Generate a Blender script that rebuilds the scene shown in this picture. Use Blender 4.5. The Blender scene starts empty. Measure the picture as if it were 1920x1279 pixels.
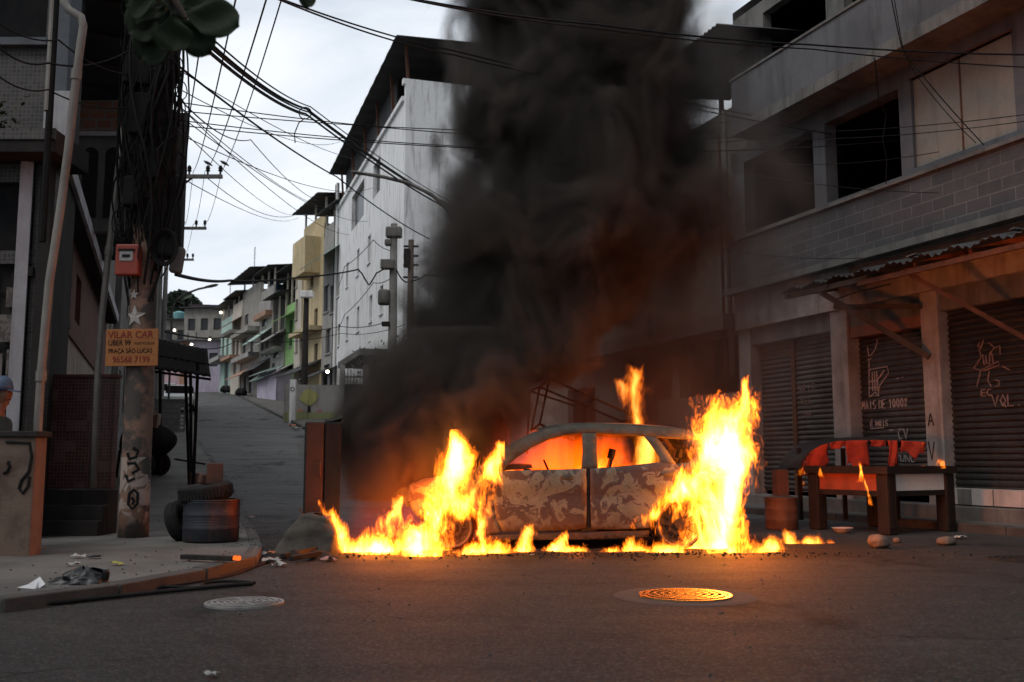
import bpy, bmesh, math, random
from mathutils import Vector, Matrix, Euler, noise as mnoise
random.seed(7)
R = math.radians
SC = bpy.context.scene
COL = SC.collection

# ------------------------------------------------------------------ camera
F_PX, EYE, PITCH = 1867.0, 1.08, math.atan((860 - 639.5) / 1867.0)
cam_d = bpy.data.cameras.new('camera')
cam_d.sensor_width = 36.0
cam_d.lens = 35.0
cam_d.clip_end = 2000
cam_d.clip_start = 0.1
cam_d.dof.use_dof = True
cam_d.dof.focus_distance = 12.6
cam_d.dof.aperture_fstop = 2.8
cam = bpy.data.objects.new('camera', cam_d)
COL.objects.link(cam)
cam.location = (0, 0, EYE)
cam.rotation_euler = (math.pi / 2 + PITCH, 0, 0)
SC.camera = cam

# ------------------------------------------------------------------ world: overcast evening sky
W = bpy.data.worlds.new('World')
SC.world = W
W.use_nodes = True
nt = W.node_tree
nt.nodes.clear()
wo = nt.nodes.new('ShaderNodeOutputWorld')
sky = nt.nodes.new('ShaderNodeTexSky')
sky.sky_type = 'NISHITA'
sky.sun_disc = False
sky.sun_elevation = R(55)
sky.sun_rotation = R(225)
bg1 = nt.nodes.new('ShaderNodeBackground')
bg1.inputs['Strength'].default_value = 0.09
nt.links.new(sky.outputs[0], bg1.inputs['Color'])
tc = nt.nodes.new('ShaderNodeTexCoord')
mp = nt.nodes.new('ShaderNodeMapping')
mp.inputs['Scale'].default_value = (1.6, 1.6, 4.2)
mp.inputs['Location'].default_value = (0.3, 0.9, 0.2)
nt.links.new(tc.outputs['Generated'], mp.inputs['Vector'])
cn = nt.nodes.new('ShaderNodeTexNoise')
cn.inputs['Scale'].default_value = 1.7
cn.inputs['Detail'].default_value = 7
cn.inputs['Roughness'].default_value = 0.55
cn.inputs['Distortion'].default_value = 0.5
nt.links.new(mp.outputs[0], cn.inputs['Vector'])
cr = nt.nodes.new('ShaderNodeValToRGB')
cr.color_ramp.elements[0].position = 0.36
cr.color_ramp.elements[0].color = (0.56, 0.625, 0.71, 1)
cr.color_ramp.elements[1].position = 0.62
cr.color_ramp.elements[1].color = (0.84, 0.875, 0.92, 1)
nt.links.new(cn.outputs['Fac'], cr.inputs[0])
bg2 = nt.nodes.new('ShaderNodeBackground')
bg2.inputs['Strength'].default_value = 1.25
# the cloud is brightest ahead and dull behind the photographer's back
sx = nt.nodes.new('ShaderNodeSeparateXYZ')
nt.links.new(tc.outputs['Generated'], sx.inputs[0])
gr = nt.nodes.new('ShaderNodeMapRange')
gr.inputs['From Min'].default_value = -0.6
gr.inputs['From Max'].default_value = 0.55
gr.inputs['To Min'].default_value = 0.42
gr.inputs['To Max'].default_value = 1.0
nt.links.new(sx.outputs['Y'], gr.inputs['Value'])
gm = nt.nodes.new('ShaderNodeMix')
gm.data_type = 'RGBA'
gm.blend_type = 'MULTIPLY'
gm.inputs[0].default_value = 1.0
nt.links.new(cr.outputs[0], gm.inputs[6])
nt.links.new(gr.outputs[0], gm.inputs[7])
nt.links.new(gm.outputs[2], bg2.inputs['Color'])
mx = nt.nodes.new('ShaderNodeMixShader')
mx.inputs[0].default_value = 0.9
nt.links.new(bg1.outputs[0], mx.inputs[1])
nt.links.new(bg2.outputs[0], mx.inputs[2])
nt.links.new(mx.outputs[0], wo.inputs['Surface'])

sun_d = bpy.data.lights.new('sun', 'SUN')
sun_d.energy = 1.5
sun_d.angle = R(40)
sun_d.color = (1.0, 0.97, 0.93)
sun = bpy.data.objects.new('sun', sun_d)
COL.objects.link(sun)
sun.rotation_euler = (R(35), 0, R(-45))   # high, over the photographer's left shoulder

SC.view_settings.view_transform = 'Standard'
SC.view_settings.look = 'None'
SC.view_settings.exposure = 0.0
SC.view_settings.gamma = 1.0
SC.render.engine = 'CYCLES'
cy = SC.cycles
cy.use_denoising = True
cy.max_bounces = 6
cy.diffuse_bounces = 3
cy.glossy_bounces = 3
cy.transparent_max_bounces = 12
cy.volume_bounces = 1
cy.volume_max_steps = 512
cy.sample_clamp_indirect = 4.0
cy.use_light_tree = True
cy.use_adaptive_sampling = True
cy.adaptive_threshold = 0.02
cy.adaptive_min_samples = 24

# light given off by the burning fire itself, placed inside its hottest parts
def fire_light(x, y, z, watts, rad=0.25, col=(1.0, 0.17, 0.016)):
    d = bpy.data.lights.new('fire_light', 'POINT')
    d.energy = watts
    d.shadow_soft_size = rad
    d.color = col
    o = bpy.data.objects.new('fire_light', d)
    COL.objects.link(o)
    o.location = (x, y, z)
    return o
FIRE = 1.0
fire_light(2.62, 12.15, 1.00, 210 * FIRE, 0.35)
fire_light(2.75, 11.85, 0.40, 70 * FIRE, 0.2)
fire_light(-1.05, 11.9, 0.75, 110 * FIRE, 0.25)
fire_light(-1.65, 11.8, 0.22, 32 * FIRE, 0.15)
fire_light(0.75, 11.62, 0.07, 7 * FIRE, 0.08)
fire_light(0.6, 13.1, 0.75, 12 * FIRE, 0.25)
fire_light(1.85, 13.0, 0.95, 45 * FIRE, 0.2)
fire_light(1.7, 13.4, 2.0, 30 * FIRE, 0.2)
fire_light(-0.4, 13.9, 1.2, 110 * FIRE, 0.4, (1.0, 0.13, 0.015))

# ------------------------------------------------------------------ geometry helpers
def ray(px, py):
    x = (px - 960) / F_PX
    y = (639.5 - py) / F_PX
    return Vector((x, math.cos(PITCH) - y * math.sin(PITCH), math.sin(PITCH) + y * math.cos(PITCH)))
def at(px, py, Y):
    r = ray(px, py)
    return Vector((0, 0, EYE)) + r * (Y / r.y)

def rise(y):
    """height of the street: flat crossing, then a steady climb"""
    if y < 14.5: return 0.0
    if y < 18.5: return (y - 14.5) ** 2 / 8 * 0.092
    return 0.092 * (y - 16.5)
def smooth(a, b, x):
    t = max(0, min(1, (x - a) / (b - a)))
    return t * t * (3 - 2 * t)
def ground_z(x, y):
    s = smooth(-2.0, 3.0, x + 0.335 * (y - 17)) * 5.0
    return rise(y - s * (1 - smooth(30, 45, y)))
KERB_L = [(-13, 3.2), (-8, 5.3), (-5.0, 6.5), (-3.6, 7.18), (-3.1, 8.0), (-2.75, 9.1), (-2.6, 10.25), (-2.85, 11.5), (-3.65, 14.3), (-5.8, 20.9), (-10.7, 34.2), (-22.6, 70), (-32.6, 100), (-42, 125)]
def poly_x(pl, y):
    if y <= pl[0][1]: return pl[0][0]
    for (x0, y0), (x1, y1) in zip(pl, pl[1:]):
        if y <= y1: return x0 + (x1 - x0) * (y - y0) / (y1 - y0)
    return pl[-1][0]

class MB:
    def __init__(s):
        s.v = []; s.f = []; s.M = Matrix.Identity(4)
    def add(s, vs, fs):
        o = len(s.v)
        s.v += [s.M @ Vector(v) for v in vs]
        s.f += [tuple(i + o for i in f) for f in fs]
        return s
    def box(s, x0, x1, y0, y1, z0, z1):
        return s.add([(x0, y0, z0), (x1, y0, z0), (x1, y1, z0), (x0, y1, z0), (x0, y0, z1), (x1, y0, z1), (x1, y1, z1), (x0, y1, z1)],
                     [(0, 3, 2, 1), (4, 5, 6, 7), (0, 1, 5, 4), (1, 2, 6, 5), (2, 3, 7, 6), (3, 0, 4, 7)])
    def obox(s, c, size, rot=(0, 0, 0)):
        m = s.M
        s.M = m @ Matrix.Translation(Vector(c)) @ Euler(rot).to_matrix().to_4x4()
        a, b, d = (k / 2 for k in size)
        s.box(-a, a, -b, b, -d, d)
        s.M = m
        return s
    def bar(s, p0, p1, w, h=None):
        p0, p1 = Vector(p0), Vector(p1)
        h = h or w
        d = (p1 - p0).normalized()
        up = Vector((0, 0, 1)) if abs(d.z) < 0.95 else Vector((1, 0, 0))
        a = d.cross(up).normalized() * w / 2
        b = a.cross(d).normalized() * h / 2
        vs = [p + q for p in (p0, p1) for q in (-a - b, a - b, a + b, -a + b)]
        return s.add(vs, [(3, 2, 1, 0), (4, 5, 6, 7), (0, 1, 5, 4), (1, 2, 6, 5), (2, 3, 7, 6), (3, 0, 4, 7)])
    def tube(s, pts, r, n=6, closed=False):
        pts = [Vector(p) for p in pts]
        rs = r if isinstance(r, (list, tuple)) else [r] * len(pts)
        vs = []; fs = []
        prev = None
        L = len(pts)
        for i, p in enumerate(pts):
            if closed: d = pts[(i + 1) % L] - pts[i - 1]
            else: d = pts[min(i + 1, L - 1)] - pts[max(i - 1, 0)]
            d = d.normalized() if d.length > 1e-9 else Vector((0, 0, 1))
            if prev is None:
                up = Vector((0, 0, 1)) if abs(d.z) < 0.9 else Vector((1, 0, 0))
                a = d.cross(up).normalized()
            else:
                a = (prev - d * prev.dot(d)).normalized()
            prev = a
            b = d.cross(a)
            for k in range(n):
                t = 2 * math.pi * k / n
                vs.append(p + (a * math.cos(t) + b * math.sin(t)) * rs[i])
        for i in range(L if closed else L - 1):
            j = (i + 1) % L
            for k in range(n):
                fs.append((i * n + k, i * n + (k + 1) % n, j * n + (k + 1) % n, j * n + k))
        if not closed:
            fs.append(tuple(range(n - 1, -1, -1)))
            fs.append(tuple((L - 1) * n + k for k in range(n)))
        return s.add(vs, fs)
    def lathe(s, prof, c=(0, 0, 0), n=20, axis='Z', cap=True):
        c = Vector(c)
        vs = []; fs = []
        for (r, z) in prof:
            for k in range(n):
                t = 2 * math.pi * k / n
                a, b = r * math.cos(t), r * math.sin(t)
                vs.append(c + (Vector((a, b, z)) if axis == 'Z' else Vector((a, z, b)) if axis == 'Y' else Vector((z, a, b))))
        for i in range(len(prof) - 1):
            for k in range(n):
                fs.append((i * n + k, i * n + (k + 1) % n, (i + 1) * n + (k + 1) % n, (i + 1) * n + k))
        if cap:
            fs.append(tuple(range(n - 1, -1, -1)))
            fs.append(tuple((len(prof) - 1) * n + k for k in range(n)))
        return s.add(vs, fs)
    def prism(s, poly, y0, y1):
        n = len(poly)
        vs = [(p[0], y0, p[1]) for p in poly] + [(p[0], y1, p[1]) for p in poly]
        fs = [tuple(range(n)), tuple(range(2 * n - 1, n - 1, -1))]
        for i in range(n):
            j = (i + 1) % n
            fs.append((i, i + n, j + n, j))
        return s.add(vs, fs)
    def grid(s, nu, nv, fn):
        vs = [fn(i / nu, j / nv) for j in range(nv + 1) for i in range(nu + 1)]
        fs = [(j * (nu + 1) + i, j * (nu + 1) + i + 1, (j + 1) * (nu + 1) + i + 1, (j + 1) * (nu + 1) + i) for j in range(nv) for i in range(nu)]
        return s.add(vs, fs)
    def wall(s, u0, u1, z0, z1, y0, y1, holes=()):
        """slab in the local xz plane between y0 and y1 with rectangular openings"""
        us = sorted({u0, u1, *[min(max(h[i], u0), u1) for h in holes for i in (0, 1)]})
        zs = sorted({z0, z1, *[min(max(h[i], z0), z1) for h in holes for i in (2, 3)]})
        def solid(i, j):
            if i < 0 or j < 0 or i >= len(us) - 1 or j >= len(zs) - 1: return False
            uc, zc = (us[i] + us[i + 1]) / 2, (zs[j] + zs[j + 1]) / 2
            return not any(h[0] < uc < h[1] and h[2] < zc < h[3] for h in holes)
        for i in range(len(us) - 1):
            for j in range(len(zs) - 1):
                if not solid(i, j): continue
                a, b, c, d = us[i], us[i + 1], zs[j], zs[j + 1]
                s.add([(a, y1, c), (b, y1, c), (b, y1, d), (a, y1, d)], [(3, 2, 1, 0)])
                s.add([(a, y0, c), (b, y0, c), (b, y0, d), (a, y0, d)], [(0, 1, 2, 3)])
                if not solid(i - 1, j): s.add([(a, y0, c), (a, y1, c), (a, y1, d), (a, y0, d)], [(3, 2, 1, 0)])
                if not solid(i + 1, j): s.add([(b, y0, c), (b, y1, c), (b, y1, d), (b, y0, d)], [(0, 1, 2, 3)])
                if not solid(i, j - 1): s.add([(a, y0, c), (b, y0, c), (b, y1, c), (a, y1, c)], [(3, 2, 1, 0)])
                if not solid(i, j + 1): s.add([(a, y0, d), (b, y0, d), (b, y1, d), (a, y1, d)], [(0, 1, 2, 3)])
        return s
    def build(s, name, mat, parent=None, smooth_=False, bevel=0, loc=None, subsurf=0, solid=0, weld=False):
        me = bpy.data.meshes.new(name)
        vs = s.v
        if loc is not None:
            vs = [v - Vector(loc) for v in vs]
        me.from_pydata([tuple(v) for v in vs], [], s.f)
        me.validate()
        if weld or bevel:
            b = bmesh.new(); b.from_mesh(me)
            bmesh.ops.remove_doubles(b, verts=b.verts, dist=0.0005)
            bmesh.ops.recalc_face_normals(b, faces=b.faces)
            b.to_mesh(me); b.free()
        if mat is not None: me.materials.append(mat)
        if smooth_:
            for p in me.polygons: p.use_smooth = True
        o = bpy.data.objects.new(name, me)
        COL.objects.link(o)
        if loc is not None: o.location = loc
        if parent is not None: o.parent = parent
        if solid:
            m = o.modifiers.new('solid', 'SOLIDIFY'); m.thickness = solid; m.offset = 0
        if bevel:
            m = o.modifiers.new('bevel', 'BEVEL'); m.width = bevel; m.segments = 2; m.limit_method = 'ANGLE'
        if subsurf:
            m = o.modifiers.new('sub', 'SUBSURF'); m.levels = subsurf; m.render_levels = subsurf
        return o

def thing(name, label, cat, loc=(0, 0, 0), rotz=0.0, group=None, rot=None):
    o = bpy.data.objects.new(name, None)
    COL.objects.link(o)
    o.empty_display_size = 0.2
    o.location = loc
    o.rotation_euler = rot if rot else (0, 0, rotz)
    o['label'] = label; o['category'] = cat
    if group: o['group'] = group
    return o
def tag(o, label, cat, group=None, kind=None):
    if label: o['label'] = label
    if cat: o['category'] = cat
    if group: o['group'] = group
    if kind: o['kind'] = kind
    return o
def struct(o):
    o['kind'] = 'structure'
    return o
def dup(root, loc, rotz=None, label=None, scale=None):
    r = root.copy(); COL.objects.link(r); r.location = loc
    if rotz is not None: r.rotation_euler = (0, 0, rotz)
    if label: r['label'] = label
    if scale: r.scale = scale
    for ch in list(root.children):
        c = ch.copy(); COL.objects.link(c); c.parent = r
        for g in ch.children:
            d = g.copy(); COL.objects.link(d); d.parent = c
    return r
def text(name, body, mat, parent, loc, rot, size, extrude=0.002, align='LEFT', sx=1.0):
    cu = bpy.data.curves.new(name, 'FONT')
    cu.body = body; cu.size = size; cu.extrude = extrude; cu.align_x = align
    cu.resolution_u = 3
    o = bpy.data.objects.new(name, cu)
    COL.objects.link(o)
    cu.materials.append(mat)
    bpy.context.view_layer.update()
    me = bpy.data.meshes.new_from_object(o.evaluated_get(bpy.context.evaluated_depsgraph_get()))
    bpy.data.objects.remove(o)
    o = bpy.data.objects.new(name, me); COL.objects.link(o)
    if not me.materials: me.materials.append(mat)
    o.parent = parent; o.location = loc; o.rotation_euler = rot; o.scale = (sx, 1, 1)
    return o

# ------------------------------------------------------------------ material helpers
class NT:
    """small helper for wiring nodes"""
    def __init__(s, name):
        s.m = bpy.data.materials.new(name); s.m.use_nodes = True
        s.t = s.m.node_tree; s.t.nodes.clear()
        s.out = s.t.nodes.new('ShaderNodeOutputMaterial')
    def n(s, typ, **kw):
        x = s.t.nodes.new(typ)
        for k, v in kw.items(): setattr(x, k, v)
        return x
    def l(s, a, b):
        s.t.links.new(a, b)
    def put(s, sock, v):
        if hasattr(v, 'is_output') or isinstance(v, bpy.types.NodeSocket): s.l(v, sock)
        elif v is not None: sock.default_value = v
    def math(s, op, a, b=None, c=None, clamp=False):
        x = s.n('ShaderNodeMath', operation=op); x.use_clamp = clamp
        s.put(x.inputs[0], a)
        if b is not None: s.put(x.inputs[1], b)
        if c is not None: s.put(x.inputs[2], c)
        return x.outputs[0]
    def vmath(s, op, a, b=None, sc=None):
        x = s.n('ShaderNodeVectorMath', operation=op)
        s.put(x.inputs[0], a)
        if b is not None: s.put(x.inputs[1], b)
        if sc is not None: s.put(x.inputs['Scale'], sc)
        return x.outputs[0]
    def coord(s, kind='Object'):
        return s.n('ShaderNodeTexCoord').outputs[kind]
    def mapping(s, vec, scale=(1, 1, 1), loc=(0, 0, 0), rot=(0, 0, 0)):
        x = s.n('ShaderNodeMapping')
        s.l(vec, x.inputs['Vector'])
        x.inputs['Scale'].default_value = scale; x.inputs['Location'].default_value = loc; x.inputs['Rotation'].default_value = rot
        return x.outputs[0]
    def noise(s, vec, scale=3, detail=5, rough=0.55, dist=0, out='Fac'):
        x = s.n('ShaderNodeTexNoise')
        s.l(vec, x.inputs['Vector'])
        x.inputs['Scale'].default_value = scale; x.inputs['Detail'].default_value = detail
        x.inputs['Roughness'].default_value = rough; x.inputs['Distortion'].default_value = dist
        return x.outputs[out]
    def ramp(s, fac, stops, interp='LINEAR'):
        x = s.n('ShaderNodeValToRGB')
        x.color_ramp.interpolation = interp
        e = x.color_ramp.elements
        while len(e) < len(stops): e.new(0.5)
        for i, (p, c) in enumerate(stops):
            e[i].position = p
            e[i].color = (*c, 1) if not isinstance(c, (int, float)) else (c, c, c, 1)
        s.l(fac, x.inputs[0])
        return x.outputs[0]
    def mix(s, fac, a, b, mode='MIX'):
        x = s.n('ShaderNodeMix', data_type='RGBA', blend_type=mode)
        s.put(x.inputs[0], fac)
        s.put(x.inputs[6], (*a, 1) if isinstance(a, tuple) and len(a) == 3 else a)
        s.put(x.inputs[7], (*b, 1) if isinstance(b, tuple) and len(b) == 3 else b)
        return x.outputs[2]
    def surface(s, color, rough=0.8, metal=0.0, bump=None, bstr=0.3, bdist=0.02, spec=0.5):
        p = s.n('ShaderNodeBsdfPrincipled')
        s.put(p.inputs['Base Color'], (*color, 1) if isinstance(color, tuple) and len(color) == 3 else color)
        s.put(p.inputs['Roughness'], rough); s.put(p.inputs['Metallic'], metal)
        p.inputs['Specular IOR Level'].default_value = spec
        if bump is not None:
            b = s.n('ShaderNodeBump')
            b.inputs['Strength'].default_value = bstr; b.inputs['Distance'].default_value = bdist
            s.l(bump, b.inputs['Height']); s.l(b.outputs[0], p.inputs['Normal'])
        s.l(p.outputs[0], s.out.inputs['Surface'])
        return s.m

def nmat(name, c1, c2=None, rough=0.8, scale=2.5, streak=0.0, cs=None, bump=0.25, bscale=25, metal=0.0, lo=0.4, hi=0.62, spec=0.4, speck=0.0):
    """mottled weathered surface; streak adds rain-run stains of colour cs"""
    t = NT(name)
    co = t.coord()
    c2 = c2 or tuple(k * 0.7 for k in c1)
    col = t.mix(t.ramp(t.noise(co, scale, 6, 0.6), [(lo, 0.0), (hi, 1.0)]), c1, c2)
    fine = t.noise(co, bscale, 4, 0.6)
    col = t.mix(0.35, col, t.mix(fine, tuple(k * 0.55 for k in c1), tuple(min(1, k * 1.35) for k in c1)))
    if streak:
        st = t.noise(t.mapping(co, (3.0, 3.0, 0.35)), 1.3, 6, 0.65)
        col = t.mix(t.math('MULTIPLY', t.ramp(st, [(0.5, 0.0), (0.72, 1.0)]), streak), col, cs or tuple(k * 0.3 for k in c1))
    if speck:
        sp = t.noise(co, 90, 2, 0.5)
        col = t.mix(t.math('MULTIPLY', t.ramp(sp, [(0.6, 0.0), (0.75, 1.0)]), speck), col, tuple(min(1, k * 3) for k in c1))
    return t.surface(col, rough, metal, fine, bump, 0.01, spec)

def brickmat(name, c1, c2, mortar, bw, bh, msize, offset=0.5, rough=0.8, bias=0.0, plane='xz', bump=0.5, dirt=0.4, dirtc=(0.03, 0.03, 0.03), scale=1.0):
    t = NT(name)
    co = t.coord()
    sp = t.n('ShaderNodeSeparateXYZ'); t.l(co, sp.inputs[0])
    cb = t.n('ShaderNodeCombineXYZ')
    t.l(sp.outputs['X' if plane[0] == 'x' else 'Y'], cb.inputs[0]); t.l(sp.outputs['Z'], cb.inputs[1])
    b = t.n('ShaderNodeTexBrick')
    b.offset = offset
    t.l(cb.outputs[0], b.inputs['Vector'])
    b.inputs['Color1'].default_value = (*c1, 1); b.inputs['Color2'].default_value = (*c2, 1); b.inputs['Mortar'].default_value = (*mortar, 1)
    b.inputs['Scale'].default_value = scale; b.inputs['Mortar Size'].default_value = msize; b.inputs['Bias'].default_value = bias
    b.inputs['Brick Width'].default_value = bw; b.inputs['Row Height'].default_value = bh
    n1 = t.noise(co, 1.5, 6, 0.65)
    col = t.mix(t.math('MULTIPLY', t.ramp(n1, [(0.42, 0.0), (0.68, 1.0)]), dirt), b.outputs['Color'], dirtc)
    col = t.mix(0.35, col, t.mix(t.noise(co, 22, 5, 0.7), (0, 0, 0), col), 'MIX')
    h = t.math('SUBTRACT', 1.0, b.outputs['Fac'])
    return t.surface(col, rough, 0, h, bump, 0.01)
# ================================================================== SETTING
def asphalt_mat():
    t = NT('asphalt')
    co = t.coord()
    big = t.noise(co, 0.35, 5, 0.6)
    col = t.mix(t.ramp(big, [(0.35, 0.0), (0.65, 1.0)]), (0.015, 0.0142, 0.0136), (0.025, 0.0235, 0.022))
    # shade over the crossing put into the colour: climbing street painted paler
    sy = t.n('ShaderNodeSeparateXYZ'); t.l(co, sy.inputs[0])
    unshaded = t.ramp(t.math('MULTIPLY_ADD', t.noise(co, 0.9, 4), 0.12, t.math('MULTIPLY', sy.outputs['Y'], 0.025)), [(0.40, 0.0), (0.52, 1.0)])
    col = t.mix(unshaded, col, t.mix(big, (0.13, 0.13, 0.132), (0.20, 0.20, 0.20)))
    mid = t.noise(t.mapping(co, (0.5, 1.6, 1)), 1.1, 6, 0.7)
    col = t.mix(t.math('MULTIPLY', t.ramp(mid, [(0.52, 0.0), (0.66, 1.0)]), 0.5), col, (0.015, 0.014, 0.013))
    vo = t.n('ShaderNodeTexVoronoi'); t.l(co, vo.inputs['Vector']); vo.inputs['Scale'].default_value = 70
    sp = t.n('ShaderNodeSeparateColor'); t.l(vo.outputs['Color'], sp.inputs[0])
    col = t.mix(t.ramp(sp.outputs[0], [(0.62, 0.0), (1.0, 0.75)]), col, (0.11, 0.105, 0.10))
    fine = t.noise(co, 60, 4, 0.7)
    col = t.mix(0.45, col, t.mix(fine, (0.006, 0.0055, 0.005), (0.065, 0.061, 0.058)))
    vc = t.n('ShaderNodeTexVoronoi'); vc.feature = 'DISTANCE_TO_EDGE'
    t.l(t.vmath('ADD', co, t.vmath('SCALE', t.noise(co, 1.7, 4, 0.6, 0, 'Color'), None, 0.8)), vc.inputs['Vector'])
    vc.inputs['Scale'].default_value = 0.42
    # soot and oil soaked into the road where things have burnt, and a band of dust in the gutter line
    yb = t.math('MULTIPLY_ADD', t.noise(co, 1.6, 6, 0.7), 1.6, t.math('MULTIPLY', sy.outputs['Y'], 1.0))
    burnt = t.math('MULTIPLY', t.ramp(t.math('MULTIPLY', t.math('SUBTRACT', yb, 10.9), 0.25), [(0.12, 0.0), (0.28, 1.0), (0.85, 1.0), (1.0, 0.0)]), t.ramp(t.math('MULTIPLY', t.math('ABSOLUTE', t.math('SUBTRACT', sy.outputs['X'], 0.6)), 0.2), [(0.55, 1.0), (0.9, 0.0)]))
    col = t.mix(t.math('MULTIPLY', burnt, 0.7), col, (0.008, 0.007, 0.0065))
    stain = t.ramp(t.noise(t.mapping(co, (1.0, 0.55, 1)), 0.8, 7, 0.72, 0.4), [(0.56, 0.0), (0.64, 1.0)])
    col = t.mix(t.math('MULTIPLY', stain, 0.8), col, (0.012, 0.0115, 0.011))
    dust = t.ramp(t.noise(co, 0.55, 6, 0.7, 0.3), [(0.58, 0.0), (0.72, 1.0)])
    col = t.mix(t.math('MULTIPLY', dust, 0.4), col, (0.085, 0.07, 0.058))
    crack = t.math('MULTIPLY', t.ramp(vc.outputs['Distance'], [(0.0, 1.0), (0.012, 0.0)]), t.ramp(t.noise(co, 0.5, 2), [(0.5, 0.0), (0.62, 1.0)]))
    col = t.mix(t.math('MULTIPLY', crack, 0.8), col, (0.012, 0.011, 0.01))
    h = t.math('SUBTRACT', t.math('ADD', fine, t.math('MULTIPLY', vo.outputs['Distance'], 0.8)), t.math('MULTIPLY', crack, 2.0))
    return t.surface(col, t.ramp(mid, [(0.3, 0.72), (0.7, 0.9)]), 0, h, 0.6, 0.008, 0.13)
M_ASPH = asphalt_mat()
M_PAVE = nmat('pavement_concrete', (0.125, 0.118, 0.108), (0.062, 0.058, 0.054), 0.85, 1.1, 0, None, 0.4, 45, speck=0.25, spec=0.2)
M_KERB = nmat('kerb_stone', (0.060, 0.055, 0.05), (0.03, 0.028, 0.026), 0.85, 2.5, 0, None, 0.5, 30)
M_DIRT = nmat('dirt', (0.09, 0.07, 0.055), (0.05, 0.042, 0.035), 0.95, 4, 0, None, 0.5, 50)
M_HILL = nmat('hill_green', (0.06, 0.075, 0.045), (0.10, 0.095, 0.07), 0.95, 0.06, 0, None, 0.2, 0.5)

xs = [-160, -110, -80] + [-60 + 4 * i for i in range(10)] + [-20 + i for i in range(36)] + [18, 22, 28, 40, 60, 90]
ys = [-40, -25, -15, -8] + [-4 + 1.0 * i for i in range(38)] + [36 + 3 * i for i in range(30)] + [130, 150, 180, 220, 300, 420]
m = MB()
for y in ys:
    for x in xs: m.v.append(Vector((x, y, ground_z(x, min(y, 135)))))
nx = len(xs)
for j in range(len(ys) - 1):
    for i in range(nx - 1):
        m.f.append((j * nx + i, j * nx + i + 1, (j + 1) * nx + i + 1, (j + 1) * nx + i))
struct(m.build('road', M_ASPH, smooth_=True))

# left pavement: a raised sheet whose kerb curves round the corner and climbs the street
def pavement(name, line, away, width, h, mat):
    """line: plan points of the kerb; away: unit plan vector pointing from the kerb into the pavement"""
    m = MB()
    pts = []
    for (x0, y0), (x1, y1) in zip(line, line[1:]):
        n = max(1, int(math.hypot(x1 - x0, y1 - y0) / 1.2))
        for i in range(n): pts.append((x0 + (x1 - x0) * i / n, y0 + (y1 - y0) * i / n))
    pts.append(line[-1])
    k = 5
    for (x, y) in pts:
        z0 = ground_z(x, y)
        m.v.append(Vector((x, y, z0 - 0.05)))
        m.v.append(Vector((x + away[0] * 0.01, y + away[1] * 0.01, z0 + h - 0.02)))
        m.v.append(Vector((x + away[0] * 0.03, y + away[1] * 0.03, z0 + h)))
        for q in (0.2, 0.5, 1.0):
            xx, yy = x + away[0] * width * q, y + away[1] * width * q
            m.v.append(Vector((xx, yy, ground_z(xx, yy) + h)))
    c = 6
    for i in range(len(pts) - 1):
        for j in range(c - 1):
            m.f.append((i * c + j, i * c + j + 1, (i + 1) * c + j + 1, (i + 1) * c + j))
    return struct(m.build(name, mat))
def kerbstones(name, line, away, h, w=0.16):
    m = MB()
    pts = []
    for (x0, y0), (x1, y1) in zip(line, line[1:]):
        n = max(1, int(math.hypot(x1 - x0, y1 - y0) / 0.9))
        for i in range(n): pts.append((x0 + (x1 - x0) * i / n, y0 + (y1 - y0) * i / n))
    pts.append(line[-1])
    for (x0, y0), (x1, y1) in zip(pts, pts[1:]):
        vs = []
        ox, oy = -away[0] * 0.02, -away[1] * 0.02
        jit = random.uniform(-0.008, 0.008)
        fx, fy = (x1 - x0) * 0.012, (y1 - y0) * 0.012
        for (x, y) in ((x0 + fx, y0 + fy), (x1 - fx, y1 - fy)):
            z = ground_z(x, y)
            vs += [(x + ox, y + oy, z - 0.05), (x + ox, y + oy, z + h + jit), (x + ox + away[0] * w, y + oy + away[1] * w, z + h + 0.006 + jit), (x + ox + away[0] * w, y + oy + away[1] * w, z - 0.05)]
        m.add(vs, [(0, 1, 2, 3), (7, 6, 5, 4), (0, 4, 5, 1), (1, 5, 6, 2), (2, 6, 7, 3)])
    return struct(m.build(name, M_KERB, bevel=0.012))
pavement('pavement', KERB_L, (-0.94, -0.34) if False else (-1.0, 0.0), 7.0, 0.10, M_PAVE)
kerbstones('kerb', KERB_L[3:11], (-0.97, 0.2), 0.104)
def _rw(u, y):
    c, s = math.cos(R(111)), math.sin(R(111))
    return (6.74 + u * c - y * s, 17.0 + u * s + y * c)
KERB_R = [_rw(-9, 0.75), _rw(1.0, 0.75), _rw(3.5, 1.0), (2.0, 20.2), (-1.5, 23.4), (-8.7, 41.6), (-17.6, 68), (-26.2, 94), (-35, 117)]
pavement('pavement', KERB_R, (1.0, 0.0), 7.0, 0.12, M_PAVE)
kerbstones('kerb', KERB_R[0:8], (0.95, 0.3), 0.125)

# gutter grating on the street edge
g = thing('drain_grate', 'slotted steel drain grate set in the gutter by the drum', 'drain grate', (-3.95, 14.55, rise(14.6) + 0.012), R(108))
M_STEELD = nmat('worn_steel', (0.16, 0.155, 0.15), (0.06, 0.05, 0.045), 0.45, 6, 0, None, 0.2, 60, metal=0.8)
m = MB()
for i in range(7): m.box(-0.35 + i * 0.105, -0.29 + i * 0.105, -0.16, 0.16, 0, 0.012)
m.build('slat', M_STEELD, g)
m = MB(); m.box(-0.40, 0.40, -0.2, -0.165, 0, 0.015); m.box(-0.40, 0.40, 0.165, 0.2, 0, 0.015)
m.build('frame', M_STEELD, g)

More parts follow.
